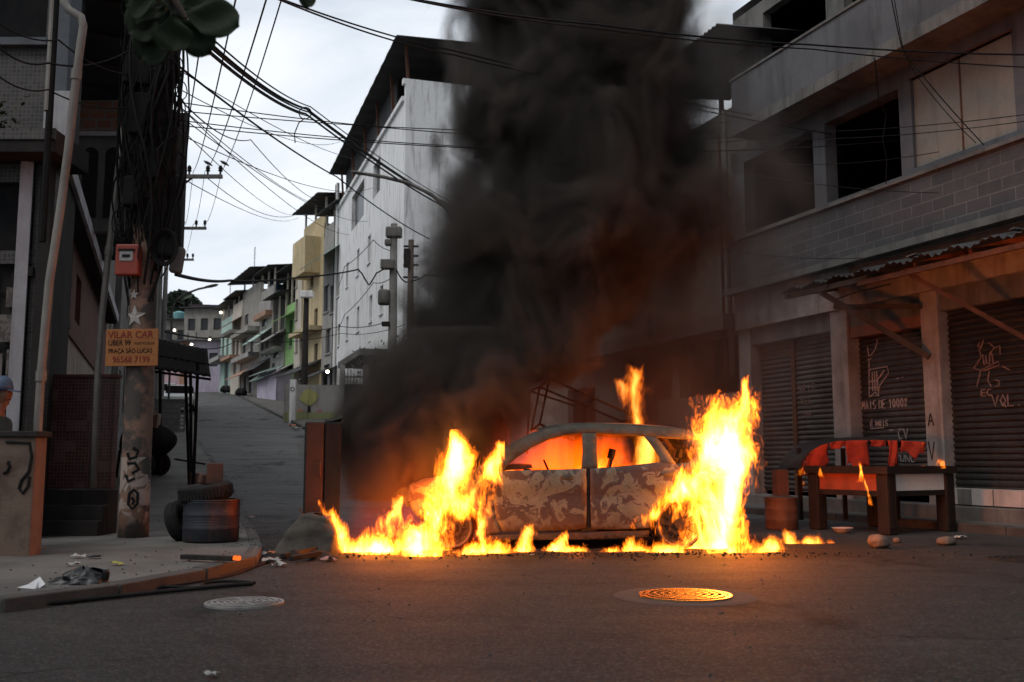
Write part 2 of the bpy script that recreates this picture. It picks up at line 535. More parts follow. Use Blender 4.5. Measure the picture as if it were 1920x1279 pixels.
# hill with a wood far behind the houses
m = MB()
def hill(u, v):
    a = -math.pi / 2 + math.pi * u
    x = -150 + 300 * u * 0.9; y = 190 + v * 90
    h = 7 + 17 * math.exp(-((x + 70) / 15) ** 2) * math.sin(min(1, v * 1.2) * math.pi / 2) + 3 * mnoise.noise(Vector((x * .05, y * .05, 0)))
    return (x, y, 8 + h * smooth(0, 0.6, v))
m.grid(60, 14, hill)
struct(m.build('hill', M_HILL, smooth_=True))

# manhole covers
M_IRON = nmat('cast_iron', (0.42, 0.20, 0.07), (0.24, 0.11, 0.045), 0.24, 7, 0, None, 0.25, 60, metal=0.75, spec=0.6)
M_IRON2 = nmat('cast_iron_dusty', (0.24, 0.23, 0.22), (0.12, 0.115, 0.11), 0.55, 7, 0, None, 0.25, 60, metal=0.4, spec=0.5)
def manhole(label, loc, r, mat):
    t = thing('manhole_cover', label, 'manhole cover', loc)
    m = MB(); m.lathe([(r * 0.90, -0.02), (r * 0.90, 0.008), (r * 0.895, 0.012), (0.001, 0.012)], n=48)
    m.build('cover', mat, t)
    m = MB()
    for q in (0.14, 0.30, 0.46, 0.62, 0.78):
        m.lathe([(r * q, 0.011), (r * q, 0.021), (r * (q + 0.075), 0.021), (r * (q + 0.075), 0.011)], n=48, cap=False)
    for k in range(6):
        a = k * math.pi / 3
        m.obox((r * 0.45 * math.cos(a), r * 0.45 * math.sin(a), 0.017), (r * 0.8, 0.02, 0.012), (0, 0, a))
    m.build('ring_pattern', mat, t)
    m = MB(); m.lathe([(r * 0.92, -0.02), (r * 0.92, 0.016), (r, 0.016), (r * 1.01, -0.02)], n=48, cap=False)
    m.build('frame', mat, t)
    return t
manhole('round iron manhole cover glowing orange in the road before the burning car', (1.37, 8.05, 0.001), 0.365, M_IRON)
manhole('pale grey round manhole cover in the road near the left kerb', (-2.0, 7.62, 0.001), 0.29, M_IRON2)
manhole('dark round manhole cover in the road beside the right kerb', (5.55, 10.9, -0.006), 0.42, nmat('dull_iron', (0.03, 0.028, 0.026), (0.02, 0.019, 0.018), 0.85, 7, spec=0.1))
# shallow mortar collar round the front cover
m = MB(); m.lathe([(0.37, 0.004), (0.50, 0.006), (0.56, 0.0015)], n=40, cap=False)
o = m.build('road_patch', nmat('mortar_collar', (0.045, 0.042, 0.04), (0.03, 0.028, 0.026), 0.9, 9, 0, None, 0.6, 40), loc=None); o.location = (1.37, 8.05, 0); struct(o)
# ================================================================== BUILDINGS ON THE RIGHT
RO, RA = (6.74, 17.0, 0.0), R(111)     # local x runs up the street, local y points out to the street
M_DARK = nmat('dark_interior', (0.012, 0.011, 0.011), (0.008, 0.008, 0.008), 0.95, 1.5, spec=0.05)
M_GREYTILE = brickmat('grey_stone_tiles', (0.10, 0.096, 0.10), (0.07, 0.068, 0.073), (0.16, 0.155, 0.15), 0.47, 0.205, 0.010, 0.5, 0.8, 0, 'xz', 0.5, 0.6, (0.04, 0.038, 0.038))
M_GREYPL = nmat('grey_roughcast', (0.125, 0.125, 0.134), (0.075, 0.075, 0.082), 0.9, 1.1, 0.85, (0.055, 0.053, 0.052), 0.5, 70)
M_CONC = nmat('raw_concrete', (0.16, 0.152, 0.14), (0.08, 0.076, 0.072), 0.9, 1.6, 0.8, (0.05, 0.047, 0.045), 0.4, 30)
M_TAN = nmat('tan_board', (0.24, 0.225, 0.195), (0.18, 0.165, 0.145), 0.8, 0.9, 0.5, (0.11, 0.09, 0.07), 0.2, 25)
M_PALE = nmat('pale_painted_plaster', (0.36, 0.32, 0.295), (0.19, 0.165, 0.15), 0.8, 2.5, 0.75, (0.12, 0.09, 0.075), 0.3, 30)
M_TERRA = nmat('terracotta_paint', (0.24, 0.10, 0.06), (0.15, 0.065, 0.04), 0.8, 2, 0.5, (0.06, 0.035, 0.025), 0.3, 30)
M_SHUT = nmat('rusty_shutter', (0.105, 0.09, 0.082), (0.055, 0.045, 0.04), 0.5, 2.2, 0.7, (0.05, 0.032, 0.025), 0.2, 40, metal=0.35)
M_SHUTD = nmat('dark_shutter', (0.05, 0.045, 0.043), (0.03, 0.026, 0.024), 0.5, 2.2, 0.5, (0.02, 0.015, 0.012), 0.2, 40, metal=0.3)
M_SHEET = nmat('old_metal_sheet', (0.075, 0.078, 0.082), (0.045, 0.042, 0.04), 0.6, 1.2, 0.6, (0.035, 0.028, 0.024), 0.2, 30, metal=0.2)
M_RUST = nmat('rust', (0.13, 0.05, 0.025), (0.06, 0.028, 0.018), 0.85, 6, 0, None, 0.4, 45, metal=0.2)
M_CHAR = nmat('charred', (0.018, 0.016, 0.015), (0.035, 0.03, 0.027), 0.85, 5, 0, None, 0.5, 40, spec=0.15)
M_PVC = nmat('grimy_pvc', (0.22, 0.205, 0.185), (0.13, 0.118, 0.105), 0.5, 2, 0.6, (0.12, 0.09, 0.07), 0.1, 30)
M_CHALK = nmat('pale_spray_paint', (0.50, 0.42, 0.39), (0.38, 0.32, 0.30), 0.8, 8)
M_WTILE = nmat('white_base_tile', (0.46, 0.41, 0.39), (0.34, 0.30, 0.28), 0.5, 3, 0.4, (0.15, 0.12, 0.11))
M_WOODD = nmat('dark_timber', (0.075, 0.05, 0.036), (0.04, 0.028, 0.02), 0.8, 4, 0.4, (0.02, 0.015, 0.012), 0.4, 30)

rb = thing('shop_building', 'grey three storey concrete building with roller shutters and open window holes', 'building', RO, RA)
# first floor: tiled parapet, window band
m = MB()
m.wall(-12, 5.0, 4.75, 5.80, -0.22, 0.14)
m.build('tiled_parapet', M_GREYTILE, rb)
m = MB()
WIN = [(2.16, 4.52, 5.94, 7.52), (-0.19, 1.80, 5.95, 7.52), (-2.60, -0.48, 6.0, 7.57), (-6.4, -3.1, 6.0, 7.57)]
m.wall(-12, 5.0, 5.80, 7.84, -0.22, 0.05, WIN)
m.build('wall', M_GREYPL, rb)
m = MB()
m.box(-12, 5.06, 0.05, 0.20, 5.80, 5.86)
m.build('sill', M_CONC, rb)
m = MB()
m.box(-12.0, 5.05, -0.22, 0.30, 4.62, 4.75)
m.build('ledge', M_CONC, rb)
# balcony parapet of the second floor, with its dark underside
m = MB()
m.wall(-12, 3.95, 8.06, 9.05, 0.48, 0.70)
m.build('balcony_parapet', M_GREYPL, rb)
m = MB()
m.box(-12, 3.97, -0.9, 0.73, 7.84, 8.06)
m.build('slab', M_CONC, rb)
m = MB()
m.box(-12, 3.98, 0.45, 0.73, 9.05, 9.10)
m.build('coping', M_CONC, rb)
m = MB()
for i in range(46):
    a = -11.9 + i * 0.345
    m.box(a, a + 0.02, 0.70, 0.737, 7.86, 8.04)
m.build('slab_edge_joint', M_CONC, rb)
# second floor set back
m = MB()
m.wall(-12, 5.6, 8.06, 11.3, -0.72, -0.5, [(2.3, 4.42, 8.9, 11.0), (-0.6, 1.75, 8.9, 11.0), (-4, -1.2, 8.9, 11.0)])
m.build('upper_wall', M_CONC, rb)
# body behind the front
m = MB()
m.box(-12, 5.0, -6.0, -5.7, 0, 11.3)
m.box(4.8, 5.0, -5.7, -0.22, 0, 7.84); m.box(5.4, 5.6, -5.7, -0.72, 7.84, 11.3)
m.box(-12, 5.6, -5.7, -0.5, 11.3, 11.5)
m.box(-12, 4.8, -5.7, -0.22, 4.5, 4.74)
m.box(-12, 4.8, -5.7, -0.9, 7.86, 8.04)
m.box(-12.2, -12, -6, 0.1, 0, 11.4)
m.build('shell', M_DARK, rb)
m = MB()
m.box(-2.62, -0.46, -0.10, -0.02, 5.98, 7.60)
pan = m.build('window_board', M_TAN, rb)
m = MB(); m.box(-2.64, -0.44, -0.02, 0.062, 7.57, 7.60); m.box(-1.52, -1.49, -0.02, -0.005, 6.0, 7.57)
m.build('batten', M_RUST, pan)
# ground floor: beam, lintels, pillars
m = MB(); m.box(-12, 5.0, -0.2, 0.06, 3.86, 4.62)
m.build('beam', M_PALE, rb)
m = MB(); m.box(-12, 5.0, -0.30, -0.06, 3.50, 3.86)
m.build('lintel', M_CONC, rb)
m = MB(); m.box(-3.0, 1.2, 0.06, 0.10, 4.28, 4.58)
m.build('fascia_strip', M_TERRA, rb)
for (a, b) in ((1.45, 1.92), (-0.78, -0.40), (-5.2, -4.8), (4.55, 4.98)):
    m = MB(); m.box(a, b, -0.34, 0.0, -0.3, 3.86)
    m.build('pillar', M_PALE, rb, bevel=0.015)
def shutter(u0, u1, z0, z1, y, mat, parent, name='roller_shutter'):
    m = MB()
    prof = []
    z = z0
    while z < z1 - 0.001:
        for q, dy in ((0, 0.0), (0.018, -0.012), (0.028, -0.014), (0.045, 0.010), (0.06, 0.018), (0.085, 0.018)):
            if z + q < z1: prof.append((y + dy, z + q))
        z += 0.10
    prof.append((y, z1))
    vs = []; fs = []
    for (yy, zz) in prof: vs += [(u0, yy, zz), (u1, yy, zz)]
    for i in range(len(prof) - 1): fs.append((2 * i, 2 * i + 1, 2 * i + 3, 2 * i + 2))
    m.add(vs, fs)
    return m.build(name, mat, parent)
s1 = shutter(1.92, 3.36, 0.42, 3.5, -0.28, M_SHUT, rb)
s1b = shutter(3.48, 4.55, 0.42, 3.5, -0.28, M_SHUT, rb)
m = MB(); m.box(3.36, 3.48, -0.33, -0.24, 0.3, 3.5); m.build('guide_post', M_RUST, rb)
s2 = shutter(-0.40, 1.45, 0.48, 3.5, -0.28, M_SHUT, rb)
s3 = shutter(-4.8, -0.78, 0.62, 3.5, -0.22, M_SHUTD, rb)
s3['label'] = 'wide dark shutter with faint spray drawing'
shutter(-10.5, -5.2, 0.62, 3.5, -0.22, M_SHUTD, rb)
m = MB()
m.box(-0.40, 1.45, -0.30, -0.05, 3.30, 3.5); m.build('shutter_box', M_TERRA, s2)
# base course of white tiles and the raised threshold
m = MB()
m.box(-10.5, -0.80, -0.30, 0.02, 0.36, 0.61)
m.build('tile_base', M_WTILE, rb)
m = MB(); m.box(-12, 5.0, -0.34, 0.10, -0.4, 0.34); m.build('threshold', M_CONC, rb, bevel=0.02)
m = MB()
for a in (-1.75, -3.1):
    m = MB(); m.box(a, a + 0.02, 0.02, 0.024, 0.36, 0.61); m.build('tile_joint', M_CONC, rb)
m = MB(); m.box(-1.32, -1.06, 0.01, 0.05, 0.36, 0.60); m.build('broken_patch', M_CONC, rb)

# spray-painted writing on the shutters
def strokes(name, paths, parent, mat, y, r=0.011):
    m = MB()
    for p in paths: m.tube([(a, y + 0.004 * math.sin(9 * a + 7 * b), b) for a, b in p], r, 5)
    return m.build(name, mat, parent)
X0 = lambda px, py: None
def gl(u, z, w, h, ch):
    """simple hand-drawn capitals; u is the right-hand edge seen from the street so letters run towards -u"""
    G_ = {'M': [[(0, 0), (.1, 1), (.5, .35), (.9, 1), (1, 0)]], 'A': [[(0, 0), (.5, 1), (1, 0)], [(.2, .4), (.8, .4)]], 'I': [[(.5, 0), (.5, 1)]],
          'S': [[(1, .9), (.5, 1), (.05, .8), (.3, .5), (.9, .35), (.8, .05), (0, .05)]], 'D': [[(0, 0), (0, 1), (.7, .9), (1, .5), (.7, .1), (0, 0)]],
          'E': [[(1, 1), (0, 1), (0, 0), (1, 0)], [(0, .5), (.8, .5)]], '1': [[(.2, .75), (.6, 1), (.6, 0)]], '0': [[(.5, 0), (.1, .3), (.2, .9), (.6, 1), (.95, .6), (.8, .1), (.5, 0)]],
          '%': [[(.1, 0), (.9, 1)], [(.1, .9), (.25, .75)], [(.75, .2), (.9, .1)]], 'V': [[(0, 1), (.5, 0), (1, 1)]], 'C': [[(1, .9), (.4, 1), (0, .5), (.4, 0), (1, .1)]],
          'É': [[(1, .8), (0, .8), (0, 0), (1, 0)], [(0, .4), (.8, .4)], [(.3, .95), (.7, 1.2)]], 'N': [[(0, 0), (0, 1), (1, 0), (1, 1)]], 'O': [[(.5, 0), (.05, .5), (.5, 1), (.95, .5), (.5, 0)]],
          'L': [[(0, 1), (0, 0), (.9, 0)]], 'Y': [[(0, 1), (.5, .5), (1, 1)], [(.5, .5), (.4, 0)]], '"': [[(.2, 1), (.2, .8)], [(.7, 1), (.7, .8)]], '.': [[(.4, 0), (.5, .08)]],
          'R': [[(0, 0), (0, 1), (.8, .9), (.8, .55), (0, .5), (.9, 0)]], 'T': [[(0, 1), (1, 1)], [(.5, 1), (.5, 0)]], 'U': [[(0, 1), (.1, .1), (.8, .1), (1, 1)]], 'Q': [[(.5, 0), (.05, .5), (.5, 1), (.95, .5), (.5, 0)], [(.6, .3), (1, -.1)]], 'H': [[(0, 0), (0, 1)], [(1, 0), (1, 1)], [(0, .5), (1, .5)]]}
    return [[(u - a * w, z + b * h) for a, b in p] for p in G_.get(ch, [])]
def word(s, u, z, w, h, gap=0.35):
    out = []
    for ch in s:
        out += gl(u, z, w, h, ch) if ch != ' ' else []
        u -= w * (1 + gap) if ch != ' ' else w * 0.9
    return out
cup = [[(1.20, 2.70), (0.72, 2.72), (0.70, 2.60), (0.95, 2.38), (0.98, 2.22), (1.22, 2.20), (1.20, 2.70)], [(0.80, 2.66), (0.98, 2.50), (0.98, 2.40)],
       [(1.12, 2.66), (1.12, 2.3)], [(1.06, 2.66), (1.06, 2.3)], [(1.0, 2.66), (1.0, 2.3)], [(1.20, 2.48), (0.98, 2.48)], [(1.20, 2.36), (0.96, 2.36)], [(1.22, 2.20), (1.05, 2.28), (0.98, 2.20)],
       [(1.2, 2.72), (1.19, 2.88)], [(1.21, 3.12), (1.19, 2.95), (1.10, 2.98)], [(1.16, 2.95), (1.02, 3.05), (0.95, 3.20), (0.96, 3.24)], [(1.23, 2.88), (1.13, 2.9)]]
strokes('graffiti', cup + word('MAIS DE 1000%', 1.42, 1.98, 0.070, 0.15) + word('É NOIS', 1.22, 1.66, 0.062, 0.10) + [[(1.22, 1.62), (0.88, 1.63)]]
        + word('" CV', 0.75, 1.42, 0.10, 0.18) + word('YUNC', 0.62, 1.02, 0.09, 0.12) + [[(1.55, 2.42), (1.48, 2.44)], [(0.5, 2.48), (0.44, 2.49)], [(0.38, 2.49), (0.34, 2.5)]], s2, M_CHALK, -0.262)
beast = [[(-1.30, 2.52), (-1.45, 2.68), (-1.42, 2.80), (-1.50, 2.90)], [(-1.28, 2.52), (-1.42, 2.47), (-1.78, 2.58), (-1.80, 2.52), (-1.48, 2.46)], [(-1.60, 2.90), (-1.72, 2.80), (-1.62, 2.72), (-1.60, 2.55)],
         [(-1.72, 2.80), (-1.82, 2.82), (-1.83, 2.68)], [(-1.42, 2.46), (-1.38, 2.34), (-1.33, 2.22)], [(-1.60, 2.45), (-1.56, 2.30), (-1.62, 2.20)], [(-1.70, 2.30), (-1.78, 2.27), (-1.76, 2.2), (-1.70, 2.2)],
         [(-1.86, 2.50), (-2.0, 2.42)], [(-1.48, 2.72), (-1.50, 2.55)], [(-1.54, 2.70), (-1.55, 2.56)], [(-1.66, 2.72), (-1.68, 2.56)], [(-1.44, 2.92), (-1.40, 2.86), (-1.46, 2.82), (-1.52, 2.95)]]
M_CHALKD = nmat('faded_spray_paint', (0.26, 0.17, 0.15), (0.17, 0.11, 0.10), 0.8, 8)
strokes('graffiti', beast + word('EC', -1.42, 2.06, 0.08, 0.10) + word('VQL.', -1.62, 1.88, 0.11, 0.18), s3, M_CHALKD, -0.198, 0.012)
strokes('graffiti', word('NOIS', 3.28, 2.42, 0.10, 0.14) + word('YEL', 3.22, 2.16, 0.10, 0.13) + word('OH', 3.15, 1.90, 0.1, 0.12), s1, M_CHALKD, -0.262, 0.008)
strokes('graffiti', word('V', -0.45, 1.06, 0.13, 0.3) + word('A', -0.47, 1.62, 0.12, 0.2), rb, M_CHAR, 0.004, 0.012)

# rain pipes at the corner of the building
def pipe(label, pts, r, mat, parent_cat='pipe', collars=(), group=None):
    base = Vector(pts[-1])
    t = thing('drain_pipe', label, parent_cat, base, group=group)
    m = MB(); m.tube([Vector(p) - base for p in pts], r, 10)
    m.build('tube', mat, t, smooth_=True)
    if collars:
        for c, d in collars:
            m = MB()
            c = Vector(c) - base; d = Vector(d).normalized()
            m.tube([c - d * 0.06, c + d * 0.06], r * 1.25, 10)
            m.build('collar', mat, t)
    return t
def rw(u, y, z):
    c, s = math.cos(RA), math.sin(RA)
    return Vector((RO[0] + u * c - y * s, RO[1] + u * s + y * c, z))
pipe('pale drain pipe running down the corner of the grey shutter building, street side', [rw(5.12, 0.12, 8.9), rw(5.12, 0.12, 7.2), rw(5.12, 0.08, 2.9)], 0.055, M_PVC, collars=[(rw(5.12, .1, 6.0), (0, 0, 1)), (rw(5.12, .1, 4.2), (0, 0, 1))])
pipe('rusty thin pipe beside the pale drain pipe on the shutter building corner', [rw(5.36, 0.12, 8.4), rw(5.36, 0.10, 3.0)], 0.035, M_RUST, collars=[(rw(5.36, .1, 5.4), (0, 0, 1))])

# low metal awning with its props over the shutters
aw = thing('metal_awning', 'sagging rusty sheet metal awning propped over the shop shutters', 'awning', RO, RA)
def corrugated(u0, u1, zf, y0, y1, zb, n, amp=0.018):
    m = MB()
    vs = []; fs = []
    for i in range(n + 1):
        u = u0 + (u1 - u0) * i / n
        dz = amp * math.cos(i * math.pi)
        sag = 0.03 * math.sin(i * 0.7) + 0.02 * random.random()
        for k in range(4):
            q = k / 3
            vs.append((u, y0 + (y1 - y0) * q, zb + (zf - zb) * q + dz + sag * q))
    for i in range(n):
        for k in range(3): fs.append((i * 4 + k, i * 4 + k + 1, i * 4 + k + 5, i * 4 + k + 4))
    m.add(vs, fs)
    return m
corrugated(-0.55, 1.75, 4.14, 0.0, 1.22, 4.34, 34).build('roof_sheet', M_SHEET, aw, solid=0.006)
corrugated(-4.6, -0.25, 4.10, 0.02, 1.30, 4.42, 60, 0.022).build('roof_sheet', M_SHEET, aw, solid=0.006)
m = MB(); m.bar((-0.5, 1.16, 4.02), (1.75, 1.10, 4.06), 0.07, 0.09); m.build('edge_beam', M_WOODD, aw)
m = MB(); m.bar((-4.6, 1.22, 3.94), (-0.3, 1.18, 3.96), 0.06, 0.08); m.build('edge_beam', M_RUST, aw)
m = MB(); m.bar((0.75, 1.14, 4.00), (-0.62, 0.06, 2.75), 0.075, 0.10); m.build('prop', M_WOODD, aw)
m = MB(); m.bar((-1.45, 1.16, 3.92), (-3.0, 0.02, 2.55), 0.06, 0.07); m.build('prop', M_RUST, aw)
for u in (1.6, 0.5, -0.5, -1.6, -2.7, -3.8):
    m = MB(); m.bar((u, 0.06, 4.24), (u, 1.2, 4.05), 0.05, 0.06); m.build('rafter', M_RUST if u < -0.7 else M_WOODD, aw)
m = MB(); m.bar((0.62, 0.95, 3.72), (-0.5, 0.06, 3.62), 0.06, 0.08); m.build('tie_bar', M_WOODD, aw)
m = MB()
for i in range(26):
    u = random.uniform(-4.2, 1.5); y = random.uniform(0.2, 1.1)
    m.obox((u, y, 4.40 - 0.2 * y + 0.02), (random.uniform(.06, .3), random.uniform(.06, .2), 0.02), (random.uniform(-.15, .15), random.uniform(-.15, .15), random.random() * 3))
m.build('rubbish', nmat('roof_rubbish', (0.10, 0.10, 0.10), (0.03, 0.03, 0.03), 0.9, 6), aw)['kind'] = 'stuff'
m = MB(); m.tube([(1.3, 0.5, 3.98), (0.7, 0.8, 3.88), (0.2, 0.8, 3.92), (-0.3, 0.5, 4.0)], 0.012, 5); m.build('hanging_cable', M_CHAR, aw)

# neighbour further up: recessed beige building, window, white post and low wall
nb = thing('beige_building', 'smoke veiled beige building with a pale blue shuttered window', 'building', RO, RA)
M_BEIGE = nmat('dirty_beige_plaster', (0.30, 0.26, 0.215), (0.20, 0.17, 0.14), 0.85, 1.2, 0.7, (0.08, 0.065, 0.055), 0.3, 25)
m = MB()
m.wall(5.02, 22, -0.5, 9.2, -0.6, -0.4, [(6.2, 7.25, 6.05, 7.05), (5.5, 8.05, 1.0, 3.9), (8.4, 11.2, 0.2, 3.9), (9.5, 10.6, 6.0, 7.1), (13, 14.2, 6.0, 7.1), (13, 15, 0.4, 3.2)])
m.build('wall', M_BEIGE, nb)
M_BLUEW = nmat('pale_blue_shutter', (0.36, 0.44, 0.48), (0.26, 0.32, 0.35), 0.6, 3)
for (a, b) in ((6.2, 7.25), (9.5, 10.6), (13, 14.2)):
    m = MB(); m.box(a, b, -0.55, -0.50, 6.05, 7.05); w = m.build('window', M_BLUEW, nb)
    m = MB(); c = (a + b) / 2; m.box(c - .03, c + .03, -0.50, -0.46, 6.05, 7.05); m.box(a, b, -0.50, -0.47, 6.98, 7.05); m.build('frame', M_CONC, w)
m = MB(); m.box(8.02, 8.40, -0.62, -0.30, 0, 3.9); m.build('post', M_PALE, nb)
m = MB(); m.box(5.3, 8.9, -0.38, -0.18, 0, 2.55); m.build('low_wall', M_BEIGE, nb)
m = MB(); m.box(5.02, 14, -0.4, 0.35, 3.9, 4.25); m.build('canopy', M_CONC, nb)
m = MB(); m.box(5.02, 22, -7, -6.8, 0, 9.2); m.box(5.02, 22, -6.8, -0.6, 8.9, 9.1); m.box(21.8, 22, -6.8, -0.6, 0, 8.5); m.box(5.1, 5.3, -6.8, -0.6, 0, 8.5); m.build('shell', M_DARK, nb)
# corrugated roof beyond the slab
ro = thing('roof_canopy', 'dark corrugated roof sheet jutting over the beige building terrace', 'roof', RO, RA)
m = MB()
vs = []; fs = []
n = 56
for i in range(n + 1):
    u = 3.98 + 4.5 * i / n
    dz = 0.05 if i % 2 else -0.01
    vs += [(u, 0.95, 10.32 + dz), (u, -2.3, 10.62 + dz)]
for i in range(n): fs.append((2 * i, 2 * i + 2, 2 * i + 3, 2 * i + 1))
m.add(vs, fs)
m.build('sheet', M_SHEET, ro, solid=0.01)
m = MB(); m.bar((8.3, -1.9, 8.6), (8.3, -1.9, 10.55), 0.1); m.bar((5.8, -1.9, 8.6), (5.8, -1.9, 10.55), 0.1); m.build('post', M_RUST, ro)
# ================================================================== LEFT SIDE
LO, LA = Vector((-4.9, 10.1, 0.0)), R(109.3)     # local x up the street, local +y away from the street
def lw(u, y, z):
    return Vector((LO.x + u * math.cos(LA) - y * math.sin(LA), LO.y + u * math.sin(LA) + y * math.cos(LA), z))
M_MOSG = brickmat('grey_brown_mosaic', (0.07, 0.055, 0.048), (0.018, 0.015, 0.014), (0.10, 0.088, 0.08), 0.055, 0.055, 0.006, 0.0, 0.5, 0.0, 'xz', 0.3, 0.3)
def mosaic_mat():
    t = NT('maroon_mosaic')
    co = t.coord()
    sp = t.n('ShaderNodeSeparateXYZ'); t.l(co, sp.inputs[0])
    cb = t.n('ShaderNodeCombineXYZ'); t.l(sp.outputs['X'], cb.inputs[0]); t.l(sp.outputs['Z'], cb.inputs[1])
    b = t.n('ShaderNodeTexBrick'); b.offset = 0.0
    t.l(cb.outputs[0], b.inputs['Vector'])
    for i, c in enumerate(((0.115, 0.028, 0.028), (0.045, 0.015, 0.015), (0.14, 0.10, 0.09))):
        b.inputs[('Color1', 'Color2', 'Mortar')[i]].default_value = (*c, 1)
    b.inputs['Scale'].default_value = 1; b.inputs['Mortar Size'].default_value = 0.0035; b.inputs['Brick Width'].default_value = 0.045; b.inputs['Row Height'].default_value = 0.045
    wn = t.n('ShaderNodeTexWhiteNoise'); wn.noise_dimensions = '2D'
    fl = t.vmath('FLOOR', t.vmath('SCALE', cb.outputs[0], None, 1 / 0.135))
    t.l(fl, wn.inputs['Vector'])
    col = t.mix(t.ramp(wn.outputs['Value'], [(0.80, 0.0), (0.84, 0.55)], 'LINEAR'), b.outputs['Color'], (0.18, 0.10, 0.098))
    col = t.mix(t.ramp(t.noise(co, 1.4, 5), [(0.4, 0.0), (0.7, 0.5)]), col, (0.03, 0.018, 0.017))
    return t.surface(col, 0.4, 0, t.math('SUBTRACT', 1.0, b.outputs['Fac']), 0.4, 0.004, 0.5)
M_MOSR = mosaic_mat()
M_WHITEW = nmat('grubby_white_wall', (0.42, 0.41, 0.43), (0.28, 0.27, 0.285), 0.8, 1.3, 0.6, (0.12, 0.115, 0.115), 0.3, 25)
M_REDW = nmat('dull_red_wall', (0.13, 0.045, 0.042), (0.08, 0.035, 0.03), 0.8, 1.6, 0.6, (0.03, 0.02, 0.02), 0.3, 25)
M_BLUEG = nmat('blue_grey_column', (0.12, 0.13, 0.15), (0.075, 0.08, 0.09), 0.8, 1.6, 0.5, (0.06, 0.06, 0.065), 0.3, 25)
M_BRICKR = brickmat('hollow_red_brick', (0.32, 0.12, 0.06), (0.24, 0.09, 0.05), (0.20, 0.17, 0.15), 0.28, 0.18, 0.02, 0.5, 0.9, 0, 'xz', 0.6, 0.3)
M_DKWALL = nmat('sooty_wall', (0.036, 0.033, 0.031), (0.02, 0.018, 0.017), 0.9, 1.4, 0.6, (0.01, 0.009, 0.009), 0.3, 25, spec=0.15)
M_PINKPL = nmat('pinkish_peeling_plaster', (0.14, 0.095, 0.072), (0.06, 0.036, 0.028), 0.85, 2.2, 0.6, (0.09, 0.05, 0.04), 0.5, 30, lo=0.46, hi=0.58)
M_BLACK = nmat('black_paint', (0.012, 0.012, 0.013), (0.02, 0.02, 0.02), 0.8, 5, spec=0.15)
M_CABLE = nmat('cable_black', (0.010, 0.010, 0.0105), (0.016, 0.016, 0.016), 0.8, 5, spec=0.12)

# nearest house: mosaic end wall facing the crossing, with a ledge over its doorway
h1 = thing('tiled_house', 'dark house faced in grey brown mosaic with a ledge over its doorway', 'house', (-5.9, 12.5, 0.0))
m = MB(); m.wall(-5.0, -0.02, -0.2, 4.86, 0.0, 0.2, [(-1.6, -0.24, 0.1, 3.55), (-1.6, -0.24, 3.72, 4.62)]); m.build('wall', M_MOSG, h1)
m = MB(); m.wall(-5.0, -0.15, 5.16, 8.4, 0.06, 0.25, [(-2.6, -0.24, 6.55, 8.0)]); m.build('upper_wall', M_MOSG, h1)
m = MB(); m.box(-5.0, 0.22, -0.50, 0.5, 4.86, 5.16); m.build('ledge', M_DKWALL, h1, bevel=0.01)
m = MB(); m.box(-5.0, 0.23, -0.52, -0.50, 5.02, 5.16); m.build('ledge_tiles', M_MOSG, h1)
m = MB(); m.box(-0.15, 0.10, -0.02, 0.3, 5.16, 8.6); m.build('column', M_BLUEG, h1)
m = MB(); m.box(-0.16, 0.20, -0.05, -0.02, 5.17, 5.82); m.build('white_panel', M_WHITEW, h1)
m = MB(); m.box(-0.13, 0.02, -0.09, 0.0, -0.1, 4.86); m.build('post', M_DKWALL, h1)
m = MB(); m.box(-1.6, -0.24, 0.12, 0.18, 0.1, 3.55); d = m.build('door', M_DKWALL, h1)
m = MB(); m.box(-1.6, -0.24, 0.12, 0.18, 3.72, 4.62); m.build('fanlight', M_BLACK, h1)
m = MB()
for i in range(7): m.bar((-1.5 + i * 0.2, 0.08, 0.2), (-1.5 + i * 0.2, 0.08, 3.45), 0.022)
for z in (0.9, 1.7, 2.5, 3.2): m.bar((-1.6, 0.08, z), (-0.24, 0.08, z), 0.022)
m.build('grille', M_CHAR, d)
m = MB(); m.box(-2.6, -0.24, 0.12, 0.2, 6.55, 8.0); m.build('window', M_BLACK, h1)
m = MB(); m.box(-2.7, -0.18, -0.05, 0.06, 6.45, 6.55); m.build('sill', M_BLUEG, h1)
m = MB()
for i, (x0, x1, z0, z1) in enumerate(((-0.62, -0.3, 2.55, 2.9), (-0.5, -0.28, 2.1, 2.45), (-0.75, -0.55, 2.0, 2.4), (-0.55, -0.34, 3.0, 3.25))): m.box(x0, x1, 0.04, 0.06, z0, z1)
m.build('poster', nmat('torn_poster', (0.16, 0.13, 0.12), (0.04, 0.035, 0.03), 0.8, 14, lo=0.46, hi=0.52), d)
m = MB(); m.box(-5.0, -1.2, 2.5, 2.7, 0, 8.4); m.box(-5.0, 0.0, 0.25, 2.7, 8.4, 8.6); m.bar((-0.12, 0.2, 4.2), (-0.92, 2.5, 4.2), 0.16, 8.4); m.build('shell', M_DKWALL, h1)

